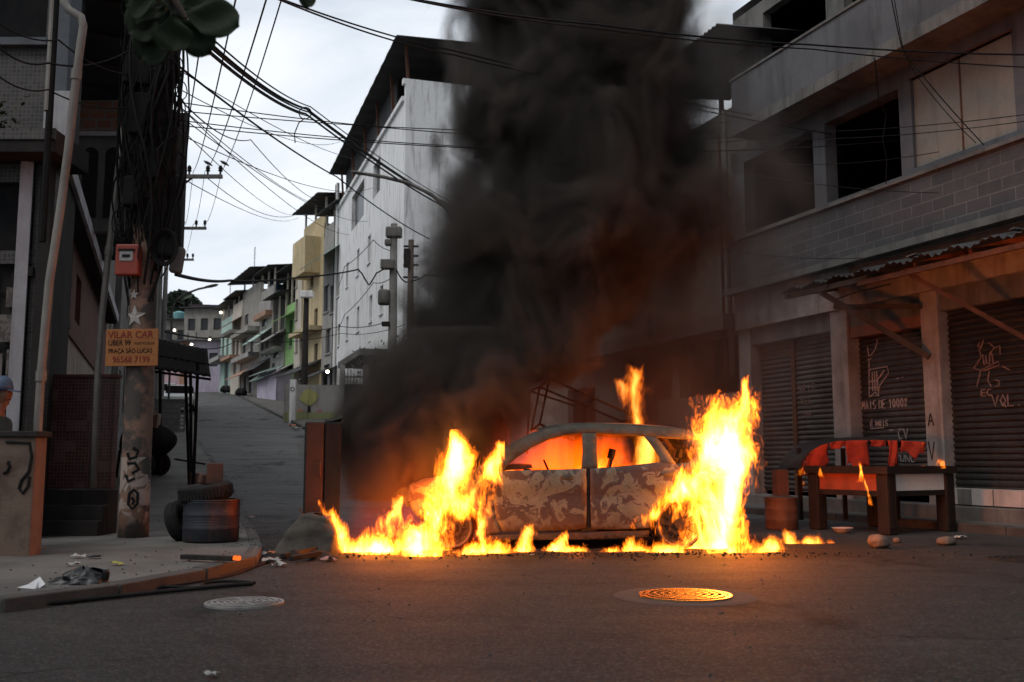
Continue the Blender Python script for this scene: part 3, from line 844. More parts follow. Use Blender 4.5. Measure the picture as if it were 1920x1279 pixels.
# second house: pale ground floor under a long balcony slab with a white edge
h2 = thing('balcony_house', 'shabby house with a white edged balcony slab along the left pavement', 'house', LO, LA)
m = MB(); m.wall(2.6, 8.2, -0.2, 5.0, 0.40, 0.55, [(3.6, 4.5, 0.1, 2.5), (5.6, 6.4, 1.2, 2.5)]); m.build('pale_wall', M_WHITEW, h2)
m = MB(); m.box(2.6, 8.2, 0.34, 0.40, 3.38, 3.50); m.build('moulding', M_DKWALL, h2)
m = MB(); m.wall(8.2, 20, 3.3, 5.0, 0.36, 0.55, [(9.2, 10.4, 3.7, 4.6)]); m.build('red_wall', M_REDW, h2)
m = MB(); m.wall(8.2, 20, -0.2, 3.3, 0.40, 0.55, [(9, 10, 0.3, 2.6), (12, 13.2, 1.2, 2.8)]); m.build('beige_wall', M_BEIGE, h2)
m = MB(); m.box(3.6, 4.5, 0.47, 0.52, 0.1, 2.5); m.build('door', M_REDW, h2)
for (a, b, c, d_) in ((5.6, 6.4, 1.2, 2.5), (9.2, 10.4, 3.7, 4.6), (9, 10, .3, 2.6), (12, 13.2, 1.2, 2.8)):
    m = MB(); m.box(a, b, 0.47, 0.52, c, d_); m.build('window', M_DKWALL, h2)
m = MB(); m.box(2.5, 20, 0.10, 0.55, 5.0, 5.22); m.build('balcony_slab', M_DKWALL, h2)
m = MB(); m.box(2.5, 20, 0.04, 0.10, 5.03, 5.26); m.build('white_edge', M_WHITEW, h2)
m = MB(); m.box(2.6, 20, 4.5, 4.7, 0, 5.0); m.box(19.9, 20, .55, 4.5, 0, 5.0); m.box(2.6, 20, 0.55, 4.7, 5.0, 5.2); m.build('shell', M_DKWALL, h2)
m = MB()
for u in (3.0, 5.2): m.box(u, u + 0.12, 0.7, 0.82, 5.2, 8.4)
m.build('verandah_post', M_DKWALL, h2)
m = MB(); m.grid(24, 3, lambda a, b: (2.3 + 17 * a, -0.55 + 4.5 * b, 8.45 + 0.25 * b + (0.03 if int(a * 24) % 2 else 0))); m.build('roof', M_SHEET, h2, solid=0.03)
m = MB()
for i in range(12): m.bar((2.6 + i * 1.4, -0.5, 8.38), (2.6 + i * 1.4, 3.8, 8.60), 0.06)
m.bar((2.3, -0.50, 8.34), (19.3, -0.50, 8.34), 0.06, 0.1)
m.build('rafter', M_WOODD, h2)
# a further storey standing on the slab: bare red brick over two arched openings
h3 = thing('brick_house', 'upper house wall of bare red brick above two dark arched openings', 'house', (-7.9, 18.0, 0.0))
m = MB(); m.wall(-3.0, 0.95, 7.12, 7.75, 0.0, 0.2); m.build('brick_wall', M_BRICKR, h3)
m = MB(); m.box(-3.0, 1.0, -0.08, 0.2, 7.04, 7.12); m.build('coping', M_WHITEW, h3)
m = MB(); m.wall(-3.0, 0.95, 5.24, 7.04, 0.0, 0.2, [(-0.08, 0.20, 5.5, 6.75), (0.34, 0.62, 5.5, 6.75)]); m.build('grey_wall', M_CONC, h3)
for a in (-0.08, 0.34):
    m = MB(); m.prism([(a + 0.14 + 0.14 * math.cos(q * math.pi / 8), 6.70 + 0.14 * math.sin(q * math.pi / 8)) for q in range(9)] + [(a, 5.5), (a + 0.28, 5.5)], -0.012, 0.05); m.build('arch_opening', M_BLACK, h3)
m = MB(); m.box(-3.0, 0.95, 2.5, 2.7, 5.24, 8.4); m.build('back_wall', M_DKWALL, h3)
# a fourth, taller block up the street, mostly behind the cables
h3b = thing('plain_house', 'tall soot grey house behind the tangled utility pole', 'house', LO, LA)
m = MB(); m.wall(20.2, 27, -0.2, 9.5, 0.5, 0.7, [(21, 22, 2.0, 3.4), (23.5, 24.6, 2, 3.4), (21, 22, 5, 6.6), (24, 25, 5, 6.6)]); m.build('wall', M_CONC, h3b)
for (a, c) in ((21, 2.0), (23.5, 2), (21, 5), (24, 5)):
    m = MB(); m.box(a, a + 1.1, 0.62, 0.66, c, c + 1.65); m.build('window', M_DKWALL, h3b)
m = MB(); m.box(20.2, 27, .7, 7, 9.3, 9.5); m.box(20.2, 20.4, .7, 7, 0, 9.3); m.box(20, 27.3, -0.1, 7, 9.5, 9.6); m.build('roof', M_SHEET, h3b)
h4 = thing('terrace_house', 'dim terrace house further up the left pavement behind the shelter', 'house', LO, LA)
m = MB(); m.wall(27.4, 56, 0, 13.0, 0.3, 0.5, [(28.5, 30, 2.6, 4.4), (33, 34.5, 3, 5), (38, 39.5, 4, 6), (33, 34.5, 7, 9)]); m.build('wall', M_CONC, h4)
m = MB(); m.box(27.4, 56, 0.52, 7, 0.5, 12.8); m.build('shell', M_DKWALL, h4)
m = MB(); m.box(27, 56.3, -0.1, 7, 13.0, 13.15); m.build('roof', M_SHEET, h4)

# drain pipes hanging on the fronts
YP = 11.3
pipe('long leaning pale drain pipe with an elbow on the left house front', [at(118, -60, YP), at(120, 5, YP), at(128, 18, YP), at(152, 32, YP), at(156, 48, YP), at(150, 90, YP), at(140, 170, YP), at(128, 280, YP), at(112, 400, YP), at(92, 530, YP), at(77, 700, YP), at(68, 850, YP), Vector((at(66, 1000, YP).x, YP, 0.12))], 0.048, M_PVC,
     collars=[(at(143, 140, YP), (at(140, 170, YP) - at(146, 110, YP))), (at(77, 705, YP), Vector((0, 0, 1)))])
YQ = 13.0
pipe('short pale drain pipe between the balcony house and the utility pole', [at(232, 240, YQ), at(220, 330, YQ), at(204, 470, YQ), at(190, 600, YQ), at(183, 700, YQ), Vector((at(180, 800, YQ).x, YQ, 0.7))], 0.042, M_PVC, collars=[(at(204, 470, YQ), Vector((0.1, 0, 1)))])
t = thing('dark_post', 'dark iron post before the white panel of the tiled house', 'post', (-5.72, 11.9, 0.0))
m = MB(); m.tube([(0, 0, 3.7), (0, 0, 7.6)], 0.045, 8); m.build('shaft', M_CABLE, t)
m = MB(); m.tube([(-0.02, 0, 5.35), (-0.02, 0, 7.6)], 0.052, 8); m.build('pvc_sleeve', M_PVC, t)

# tiled parapet on steps
tp = thing('tiled_parapet', 'maroon mosaic parapet panel standing above three dark steps', 'parapet', (-5.8, 13.3, 0.1))
m = MB(); m.box(-0.50, 0.50, 0.0, 0.14, 0.58, 2.06); m.build('panel', M_MOSR, tp, bevel=0.008)
m = MB(); m.box(-0.52, 0.52, -0.02, 0.16, 2.06, 2.10); m.build('coping', M_REDW, tp)
for i in range(3):
    m = MB(); m.box(-0.53, 0.52, -0.42 + 0.14 * i, -0.28 + 0.14 * i if i < 2 else 0.2, -0.12, 0.19 * (i + 1)); m.build('step', M_DKWALL, tp, bevel=0.01)
# low graffitied wall in front of the nearest house
gw = thing('low_wall', 'stained pink plaster low wall with black spray paint loops', 'low wall', (-4.88, 10.25, 0.0))
m = MB(); m.box(-3.4, 0.0, 0.0, 0.26, -0.1, 1.30); m.build('wall', M_PINKPL, gw, bevel=0.015)
m = MB(); m.box(-3.44, 0.03, -0.03, 0.30, 1.30, 1.36); m.build('coping', M_DKWALL, gw, bevel=0.01)
m = MB()
for pth in ([(-0.30, 1.25), (-0.06, 1.24), (-0.03, 1.10), (-0.05, 0.95), (-0.12, 0.86), (-0.14, 0.78), (-0.10, 0.73), (-0.05, 0.80), (-0.04, 0.9)], [(-0.27, 1.05), (-0.25, 1.0), (-0.27, 0.95), (-0.31, 0.93)], [(-0.6, 1.2), (-0.5, 0.9), (-0.42, 1.15), (-0.36, 0.9)]):
    m.tube([(a, -0.004, b) for a, b in pth], 0.017, 6)
m.build('graffiti', M_BLACK, gw)
m = MB(); m.box(-0.33, 0.012, -0.015, 0.0, 0.01, 0.04); m.build('yellow_line', nmat('yellow_paint', (0.42, 0.30, 0.05), (0.25, 0.18, 0.04), 0.7, 9), gw)

# utility pole with its mass of cables
PX, PY = -4.765, 12.72
up_ = thing('utility_pole', 'thick concrete utility pole smothered in a black tangle of cables', 'utility pole', (PX, PY, 0.1))
def pole_mat():
    t = NT('painted_pole')
    co = t.coord()
    n1 = t.noise(co, 3.0, 6, 0.6)
    col = t.mix(t.ramp(n1, [(0.45, 0.0), (0.55, 1.0)]), (0.21, 0.12, 0.085), (0.06, 0.05, 0.045))
    sp = t.n('ShaderNodeSeparateXYZ'); t.l(co, sp.inputs[0])
    band = t.math('MULTIPLY', t.ramp(sp.outputs['Z'], [(0.15, 0.0), (0.3, 1.0), (1.15, 1.0), (1.35, 0.0)]), t.ramp(t.noise(co, 5, 3, 0.5, 0.5), [(0.48, 0.0), (0.52, 1.0)]))
    col = t.mix(band, col, (0.34, 0.27, 0.235))
    return t.surface(col, 0.85, 0, n1, 0.5, 0.02)
m = MB(); m.lathe([(0.19, -0.2), (0.185, 0.5), (0.165, 3.0), (0.13, 8.6), (0.128, 8.9)], n=28); m.build('shaft', pole_mat(), up_, True)
def bend(poly, r, cz, cx=0.0, prj=0.006):
    """drape a flat outline (x,z) onto the street face of the pole"""
    return [((r + prj) * math.sin((p[0] + cx) / r), -(r + prj) * math.cos((p[0] + cx) / r), p[1] + cz) for p in poly]
def star(r):
    out = []
    for k in range(10):
        q = r if k % 2 == 0 else r * 0.42
        a = math.pi / 2 + k * math.pi / 5
        out.append((q * math.cos(a), q * math.sin(a)))
    return out
for (cx_, cz, r) in ((-0.04, 2.78, 0.145), (-0.06, 3.06, 0.075)):
    m = MB(); pl = star(r); vs = bend(pl, 0.172, cz, cx_, 0.01) + bend([(0, 0)], 0.172, cz, cx_, 0.012)
    m.add(vs, [(k, (k + 1) % 10, 10) for k in range(10)]); m.build('painted_star', nmat('star_white', (0.42, 0.40, 0.37), (0.30, 0.28, 0.26), 0.8, 9), up_)
m = MB()
for pth in ([(0.02, 1.12), (0.08, 1.08), (0.06, 1.0), (-0.02, 0.98), (-0.05, 1.05)], [(-0.04, 0.92), (0.05, 0.93), (0.1, 0.85), (0.02, 0.80)], [(-0.06, 0.78), (-0.02, 0.70), (0.06, 0.74)], [(0.0, 0.55), (0.05, 0.6), (0.1, 0.55), (0.1, 0.42), (0.04, 0.36), (-0.01, 0.42), (0.0, 0.55)], [(0.03, 0.5), (0.06, 0.46), (0.04, 0.42)]):
    m.tube([Vector(p) for p in bend(pth, 0.185, 0, 0, 0.0)], 0.02, 6)
m.build('graffiti', M_BLACK, up_)
# cable bundle
rnd = random.Random(11)
m = MB()
for i in range(75):
    a0 = rnd.uniform(-math.pi, math.pi)
    z0, z1 = rnd.uniform(2.9, 4.6), rnd.uniform(5.2, 8.2)
    rr = rnd.uniform(0.17, 0.36)
    pts = []
    n = 10
    for k in range(n + 1):
        q = k / n
        w = rr * (0.55 + 0.75 * math.sin(math.pi * min(1, q * 1.05)) ** 0.7)
        a = a0 + 0.5 * math.sin(q * 5 + i)
        pts.append((w * math.cos(a) * 1.05, w * math.sin(a), z0 + (z1 - z0) * q + rnd.uniform(-.05, .05)))
    m.tube(pts, rnd.choice((0.009, 0.012, 0.018)), 5)
for i in range(26):
    c = Vector((rnd.uniform(-0.30, 0.36), rnd.uniform(-0.3, 0.2), rnd.uniform(3.6, 7.2))); r = rnd.uniform(0.10, 0.22)
    m.tube([c + Vector((r * 0.8 * math.cos(a), rnd.uniform(-.02, .02), r * math.sin(a))) for a in [k * math.pi / 7 for k in range(14)]], 0.008, 4, closed=True)
m.build('cable_bundle', M_CABLE, up_)
m = MB()
def core(u, v):
    a = 2 * math.pi * u; z = 3.6 + 4.6 * v
    r = (0.24 + 0.10 * mnoise.noise(Vector((math.cos(a) * 2, math.sin(a) * 2, z * 2.2))) + 0.05 * mnoise.noise(Vector((math.cos(a) * 6, math.sin(a) * 6, z * 7)))) * min(1, 0.35 + 3 * v) 
    return (0.05 + 1.1 * r * math.cos(a) + 0.06 * math.sin(z * 2), -0.03 + r * math.sin(a), z)
m.grid(40, 90, core); m.build('cable_core', M_CABLE, up_)
for (x, y, z, sx, sz, rz) in ((-0.02, -0.28, 5.4, 0.30, 0.55, 0.1), (0.10, -0.22, 4.75, 0.28, 0.42, -0.2), (-0.1, -0.24, 6.0, 0.34, 0.40, 0.2), (0.30, -0.05, 5.0, 0.16, 0.62, 0.1), (-0.12, -0.2, 4.4, 0.22, 0.40, 0), (0.05, -0.2, 6.5, 0.4, 0.45, 0.1), (0.0, -0.15, 7.1, 0.35, 0.5, 0.3)):
    m = MB(); m.obox((x, y, z), (sx, 0.16, sz), (0, rz * 0.3, rz)); m.build('splice_box', M_CABLE, up_, bevel=0.03)
m = MB(); m.obox((0.30, -0.10, 3.72), (0.26, 0.14, 0.34), (0, 0, 0.2)); b_ = m.build('cable_coil_frame', M_CABLE, up_, bevel=0.05)
m = MB()
for k in range(5): m.tube([Vector((0.32, -0.19 - .01 * k, 3.66)) + Vector(((0.13 + .01 * k) * math.cos(a), 0, (0.19 + .012 * k) * math.sin(a))) for a in [q * math.pi / 9 for q in range(18)]], 0.012, 5, closed=True)
m.build('cable_coil', M_CABLE, up_)
m = MB(); m.obox((0.40, 0.05, 3.55), (0.16, 0.16, 0.34), (0, 0.12, 0.2)); m.build('grey_box', M_CONC, up_, bevel=0.03)
# red meter box
rbx = thing('red_box', 'faded red metal box with a pale label strapped to the utility pole', 'box', (-4.89, 12.42, 3.39))
m = MB(); m.box(-0.15, 0.15, 0, 0.13, 0, 0.40); M_REDB = nmat('faded_red_metal', (0.30, 0.05, 0.03), (0.20, 0.035, 0.025), 0.5, 3, 0.4, (0.08, 0.02, 0.015)); m.build('case', M_REDB, rbx, bevel=0.02)
m = MB(); m.box(-0.09, 0.08, -0.008, 0.0, 0.18, 0.31); lb = m.build('label', nmat('worn_label', (0.35, 0.34, 0.33), (0.22, 0.22, 0.22), 0.6, 20), rbx, bevel=0.004)
m = MB(); m.obox((-0.005, -0.012, 0.245), (0.10, 0.006, 0.035)); m.build('label_print', M_BLACK, lb)
m = MB(); m.box(-0.11, 0.10, -0.02, 0.0, 0.315, 0.335); m.build('label_hood', M_CHAR, rbx)
# orange sign
sg = thing('orange_sign', 'hand painted orange board with red and black lettering on the utility pole', 'sign', (-4.80, 12.50, 2.24), 0, None, (0, R(-0.8), 0))
M_ORANGE = nmat('orange_board', (0.36, 0.135, 0.035), (0.27, 0.09, 0.025), 0.6, 3, 0.3, (0.15, 0.05, 0.02))
m = MB(); m.box(-0.33, 0.33, 0, 0.025, 0, 0.47); m.build('board', M_ORANGE, sg, bevel=0.004)
M_REDL = nmat('red_letter_paint', (0.22, 0.012, 0.010), (0.15, 0.01, 0.01), 0.7, 9)
text('lettering', 'VILAR CAR', M_REDL, sg, (-0.305, -0.003, 0.355), (R(90), 0, 0), 0.128, sx=0.92)
text('lettering', 'UBER 99', M_BLACK, sg, (-0.30, -0.003, 0.262), (R(90), 0, 0), 0.098, sx=0.80)
text('lettering', 'PARTICULAR', nmat('brown_letter_paint', (0.10, 0.035, 0.015), (0.08, 0.03, 0.015), 0.7, 9), sg, (0.03, -0.003, 0.27), (R(90), 0, 0), 0.05, sx=0.9)
text('lettering', 'PRAÇA SÃO LUCAS', M_BLACK, sg, (-0.295, -0.003, 0.165), (R(90), 0, 0), 0.082, sx=0.78)
text('lettering', '96568 7199', M_REDL, sg, (-0.24, -0.003, 0.045), (R(90), 0, 0), 0.115, sx=0.86)
m = MB()
for z in (0.345, 0.245, 0.145): m.box(-0.30, 0.31, -0.003, 0.0, z, z + 0.004)
m.build('ruled_line', nmat('orange_pale', (0.42, 0.2, 0.06), (0.4, 0.18, 0.05), 0.7, 9), sg)

# dark shelter awning on the pavement up the street
sh = thing('shelter', 'dark lean-to shelter on thin poles over the left pavement', 'shelter', (-7.3, 22.0, ground_z(-7.3, 22) + 0.11))
A_, B_, C_, D_ = at(268, 630, 23.0), at(389, 656, 23.0), at(395, 706, 20.5), at(262, 688, 20.5)
base = Vector(sh.location)
m = MB()
m.grid(20, 8, lambda u, v: (A_.lerp(B_, u)).lerp(D_.lerp(C_, u), v) - base + Vector((0, 0, 0.02 * math.sin(u * 60) - 0.06 * math.sin(v * 3.1))))
M_TARP = nmat('dark_tarpaulin', (0.014, 0.0125, 0.012), (0.01, 0.009, 0.009), 0.95, 3, spec=0.05)
m.build('roof', M_TARP, sh, True, solid=0.02)
for (p0, q0, Yp) in (((347, 690), (356, 884), 21.3), ((357, 690), (359, 888), 21.6), ((371, 680), (363, 892), 21.0), ((300, 690), (302, 860), 22.8)):
    a, b_ = at(*p0, Yp), at(*q0, Yp); b_.z = ground_z(b_.x, b_.y) + 0.08
    m = MB(); m.tube([a - base, b_ - base], 0.035, 7); m.build('pole', M_CABLE, sh)
m = MB(); p = at(362, 884, 21.2); p.z = ground_z(p.x, p.y) + .11; m.obox(p - base + Vector((0.03, 0, 0.1)), (0.17, 0.17, 0.28)); m.build('footing', nmat('footing_brown', (0.13, 0.08, 0.06), (0.09, 0.06, 0.045)), sh, bevel=0.02)
for (p0, p1) in (((A_ + D_) / 2, (B_ + C_) / 2), (D_, C_), (A_, B_)):
    m = MB(); m.bar(p0 - base - Vector((0, 0, .06)), p1 - base - Vector((0, 0, .06)), 0.05); m.build('rail', M_CABLE, sh)

# covered handcart with a carton on it
p = at(285, 890, 23.0)
ct = thing('covered_cart', 'black tarpaulin covered handcart parked on the pavement under the shelter', 'handcart', (p.x, 22.6, ground_z(p.x, 22.6) + 0.11))
m = MB()
def lump(u, v):
    a = 2 * math.pi * u; b = math.pi * (v - 0.5) * 0.98
    r = 1 + 0.16 * mnoise.noise(Vector((math.cos(a) * 1.4, math.sin(a) * 1.4, v * 3.1)))
    return (0.60 * math.cos(a) * math.cos(b) * r, 0.7 * math.sin(a) * math.cos(b) * r, 0.78 + 0.42 * math.sin(b) * r)
m.grid(26, 16, lump); m.build('tarpaulin', M_TARP, ct, True)
for sy in (-0.5, 0.5):
    m = MB(); m.lathe([(0.26, -0.03), (0.29, 0), (0.26, 0.03)], (0.1, sy, 0.29), 20, 'Y'); m.build('wheel', M_CHAR, ct, True)
m = MB(); m.bar((-0.5, -0.4, 0.0), (-0.45, -0.4, 0.6), 0.05); m.bar((0.5, 0.4, 0.40), (1.2, 0.45, 0.28), 0.04); m.build('leg', M_CHAR, ct)
cb = thing('carton', 'flattened brown cardboard carton resting on the covered cart', 'carton', (p.x - 0.02, 22.45, ground_z(p.x, 22.6) + 1.24))
M_CARD = nmat('cardboard', (0.22, 0.16, 0.12), (0.15, 0.11, 0.08), 0.85, 3)
m = MB(); m.obox((0, 0, 0.14), (0.62, 0.5, 0.32), (0.05, 0.06, 0.2)); m.build('box', M_CARD, cb, bevel=0.01)
m = MB(); m.obox((0.1, -0.3, 0.28), (0.5, 0.24, 0.012), (0.5, 0, 0.2)); m.build('flap', M_CARD, cb)

# block wall with vent holes
p = at(322, 782, 38.0)
bw = thing('block_wall', 'grey concrete block wall with a column of vent holes', 'wall', (p.x, 38.0, ground_z(p.x, 38.0)), R(8))
holes = [(0.28, 0.44, 0.22 + 0.15 * i, 0.33 + 0.15 * i) for i in range(6)]
M_BLOCK = brickmat('concrete_blocks', (0.24, 0.235, 0.225), (0.19, 0.185, 0.18), (0.13, 0.125, 0.12), 0.4, 0.2, 0.012, 0.5, 0.9, 0, 'xz', 0.6, 0.4)
m = MB(); m.wall(-0.75, 0.5, -0.3, 1.3, 0, 0.18, holes); m.build('blocks', M_BLOCK, bw)
m = MB(); m.box(-0.77, 0.52, -0.02, 0.20, 1.3, 1.36); m.build('coping', M_CONC, bw)

# parked cars far up the street
def small_car(label, loc, rz, paint, group=None):
    c = thing('parked_car', label, 'car', loc, rz, group)
    m = MB(); m.prism([(-2.0, 0.3), (-2.0, 0.78), (-1.75, 0.9), (-1.2, 0.95), (1.15, 0.92), (1.95, 0.72), (2.05, 0.35), (1.9, 0.25)], -0.82, 0.82); m.build('body', paint, c, bevel=0.06)
    m = MB(); m.prism([(-1.6, 0.93), (-1.1, 1.40), (0.25, 1.42), (1.0, 0.92)], -0.70, 0.70); m.build('windows', M_DARK, c, bevel=0.05)
    m = MB(); m.prism([(-1.15, 1.39), (-1.0, 1.45), (0.15, 1.47), (0.32, 1.40)], -0.66, 0.66); m.build('roof', paint, c, bevel=0.03)
    for x in (-1.25, 1.3):
        for y in (-0.76, 0.76):
            m = MB(); m.lathe([(0.2, -0.1), (0.31, -0.09), (0.31, 0.09), (0.2, 0.1)], (x, y, 0.31), 16, 'Y'); m.build('wheel', M_BLACK, c)
    for y in (-0.6, 0.6):
        m = MB(); m.obox((2.0, y, 0.62), (0.08, 0.34, 0.14)); m.build('headlight', nmat('headlight_glass', (0.5, 0.5, 0.48), (0.4, 0.4, 0.4), 0.2), c)
    return c
M_CARS = nmat('silver_car_paint', (0.42, 0.44, 0.47), (0.36, 0.38, 0.41), 0.3, 1, metal=0.3)
M_CARW = nmat('white_car_paint', (0.62, 0.62, 0.58), (0.55, 0.55, 0.5), 0.3, 1)
for lab, px, py, Yc, mt in (('silver car parked far up the street left of the shelter poles', 308, 742, 62, M_CARS), ('white car parked up the street seen between the shelter poles', 336, 757, 56, M_CARW)):
    p = at(px, py, Yc)
    small_car(lab, (p.x, Yc, ground_z(p.x, Yc) + 0.1), R(-75), mt)

# person at the very edge of the picture behind the low wall
pr = thing('person', 'person in a blue cap and dark teal shirt behind the low pink wall', 'person', (-5.66, 10.95, 0.10), R(0))
M_SKIN = nmat('skin', (0.17, 0.085, 0.055), (0.14, 0.07, 0.045), 0.6, 9)
M_TEAL = nmat('dark_teal_cloth', (0.02, 0.05, 0.055), (0.015, 0.035, 0.04), 0.9, 9)
def skin_mesh(name, verts, edges, radii, mat, parent):
    me = bpy.data.meshes.new(name); me.from_pydata(verts, edges, [])
    o = bpy.data.objects.new(name, me); COL.objects.link(o); o.parent = parent
    me.materials.append(mat)
    sk = o.modifiers.new('skin', 'SKIN')
    for i, r in enumerate(radii): me.skin_vertices[0].data[i].radius = (r, r) if not isinstance(r, tuple) else r
    me.skin_vertices[0].data[0].use_root = True
    s = o.modifiers.new('sub', 'SUBSURF'); s.levels = 2; s.render_levels = 2
    sk.use_smooth_shade = True
    return o
PV = [(0, 0, .92), (0, 0, 1.15), (0, 0, 1.34), (0.01, 0, 1.46), (0.03, 0, 1.56), (0.05, 0, 1.64), (0.05, 0, 1.73), (0.04, 0, 1.80),
      (0, -.18, 1.38), (0.04, -.24, 1.12), (0.22, -.20, .98), (0.30, -.18, 1.0), (0, .18, 1.38), (0.0, .24, 1.12), (0.16, .22, .95), (0.24, .2, .96),
      (0, -.10, .86), (0.02, -.11, .48), (0, -.11, .08), (0.14, -.12, .04), (0, .10, .86), (0.02, .11, .48), (0, .11, .08), (0.14, .12, .04), (0.135, 0, 1.68), (0.12, 0, 1.61)]
PE = [(0, 1), (1, 2), (2, 3), (3, 4), (4, 5), (5, 6), (6, 7), (2, 8), (8, 9), (9, 10), (10, 11), (2, 12), (12, 13), (13, 14), (14, 15), (0, 16), (16, 17), (17, 18), (18, 19), (0, 20), (20, 21), (21, 22), (22, 23), (5, 24), (4, 25)]
PR = [(.13, .15), (.12, .14), (.13, .16), .06, .065, .085, .095, .07, .06, .045, .035, .03, .06, .045, .035, .03, .085, .06, .045, .035, .085, .06, .045, .035, .022, .03]
skin_mesh('body', PV, PE, PR, M_SKIN, pr)
skin_mesh('shirt', [(0, 0, .90), (0, 0, 1.12), (0, 0, 1.36), (0, 0, 1.45), (0, -.19, 1.38), (0.03, -.25, 1.16), (0, .19, 1.38), (0, .25, 1.16)], [(0, 1), (1, 2), (2, 3), (2, 4), (4, 5), (2, 6), (6, 7)], [(.16, .18), (.15, .17), (.155, .19), .075, .08, .07, .08, .07], M_TEAL, pr)
skin_mesh('trousers', [(0, 0, .92), (0, -.10, .84), (0.02, -.11, .48), (0, -.11, .12), (0, .10, .84), (0.02, .11, .48), (0, .11, .12)], [(0, 1), (1, 2), (2, 3), (0, 4), (4, 5), (5, 6)], [(.15, .17), .105, .08, .065, .105, .08, .065], M_BLACK, pr)
M_CAP = nmat('blue_cap', (0.035, 0.06, 0.11), (0.05, 0.085, 0.14), 0.6, 9)
m = MB(); m.lathe([(0.112, 1.72), (0.112, 1.76), (0.10, 1.82), (0.07, 1.865), (0.02, 1.885), (0.001, 1.886)], (0.045, 0, 0), 20)
m.grid(8, 6, lambda u, v: (0.045 + 0.10 + 0.11 * v, (-0.085 + 0.17 * u) * (1 - 0.35 * v), 1.735 - 0.02 * v - 0.25 * (u - .5) ** 2 * 0.2))
m.build('cap', M_CAP, pr, True, solid=0.006)
for hy in (-.19, .2):
    hx, hz = (0.32, 1.0) if hy < 0 else (0.26, 0.96)
    V = [(hx, hy, hz)]; E_ = []; rr = [.028]
    for k in range(4):
        yy = hy - .03 + .02 * k; n0 = len(V)
        V += [(hx + .05, yy, hz), (hx + .085 + .008 * (k in (1, 2)), yy, hz - .015), (hx + .10, yy, hz - .045)]
        E_ += [(0, n0), (n0, n0 + 1), (n0 + 1, n0 + 2)]; rr += [.011, .009, .007]
    n0 = len(V); V += [(hx + .03, hy + (.04 if hy < 0 else -.04), hz + .01), (hx + .065, hy + (.05 if hy < 0 else -.05), hz)]
    E_ += [(0, n0), (n0, n0 + 1)]; rr += [.012, .009]
    skin_mesh('hand', V, E_, rr, M_SKIN, pr)
for sy in (-.035, .035):
    m = MB(); m.lathe([(0.001, -.012), (.009, -.008), (.012, 0), (.009, .008), (.001, .012)], (0.128, sy, 1.695), 10, 'X'); m.build('eye', M_BLACK, pr)
m = MB(); m.tube([(0.128, -.028, 1.625), (0.145, 0, 1.622), (0.128, .028, 1.625)], 0.007, 6); m.build('mouth', M_REDW, pr)
for sy in (-.095, .095):
    m = MB(); m.tube([(0.04, sy, 1.67), (0.03, sy * 1.08, 1.70), (0.045, sy * 1.08, 1.72), (0.06, sy, 1.69)], 0.012, 6); m.build('ear', M_SKIN, pr)
# potted plant on the ledge
M_LEAFY = nmat('yellow_green_leaf', (0.05, 0.06, 0.012), (0.025, 0.035, 0.01), 0.6, 9)
pl = thing('ledge_plant', 'small yellow green plant growing on the ledge of the tiled house', 'plant', (-6.52, 12.15, 5.17))
m = MB()
rnd = random.Random(5)
for i in range(60):
    c = Vector((rnd.gauss(0, .13), rnd.gauss(0, .13), abs(rnd.gauss(0.22, .13))))
    d = Vector((rnd.uniform(-1, 1), rnd.uniform(-1, 1), rnd.uniform(-.6, .8))).normalized(); e = d.cross(Vector((0, 0, 1))).normalized()
    m.add([c, c + d * .05 + e * .025, c + d * .11, c + d * .05 - e * .025], [(0, 1, 2, 3)])
m.build('foliage', M_LEAFY, pl)
m = MB(); m.lathe([(.06, 0), (.08, .10), (.085, .11), (.07, .11)], n=14); m.build('pot', M_DKWALL, pl)
# big glossy leaves of a street tree reaching in overhead
M_LEAF = nmat('broad_leaf', (0.022, 0.032, 0.017), (0.014, 0.021, 0.011), 0.6, 6, 0, None, 0.15, 40, spec=0.12)
br = thing('street_tree', 'street tree with broad rounded dark green leaves hanging in overhead', 'tree', (-4.6, 1.2, 0.1))
base = Vector(br.location)
m = MB(); m.tube([at(250, -160, 4.0) - base, at(300, -40, 4.0) - base, at(335, 10, 4.0) - base, at(350, 35, 4.0) - base], [0.022, 0.016, 0.012, 0.008], 8); m.build('twig', M_WOODD, br)
def leaf(c_px, tip_px, w, Yl, bend_=0.02, tw=0.0):
    a, b_ = at(*c_px, Yl), at(*tip_px, Yl + tw)
    d = b_ - a; L = d.length; d.normalize()
    nrm = Vector((0.15, -1, 0.25)).normalized(); s_ = d.cross(nrm).normalized()
    m = MB()
    def f(u, v):
        q = v; ww = w * (math.sin(math.pi * min(1, (0.06 + 0.94 * q) ** 1.5)) ** 0.55) * (0.25 + 0.75 * min(1, q * 1.9))
        if q > 0.995: ww = 0.0
        x = (u - 0.5) * 2
        return a + d * L * q + s_ * ww * x + nrm * (-bend_ * (1 - abs(x)) - 0.25 * bend_ * math.sin(q * 3) + 0.01 * math.sin(q * 9 + x * 3)) - base
    m.grid(10, 16, f)
    return m.build('leaf', M_LEAF, br, True, solid=0.0015)
for args in (((335, 15), (448, 45), .100, 4.0, .02), ((330, 25), (395, 98), .085, 4.05, .02, .1), ((325, 20), (322, 96), .085, 3.95, .02), ((318, 18), (262, 110), .11, 4.05, .025, .1), ((310, 10), (238, 60), .10, 4.1), ((330, 8), (400, -10), .09, 4.1), ((300, -5), (235, 5), .09, 4.0), ((340, -40), (395, 20), .10, 4.15), ((290, -30), (270, 40), .1, 4.2)):
    leaf(*args)
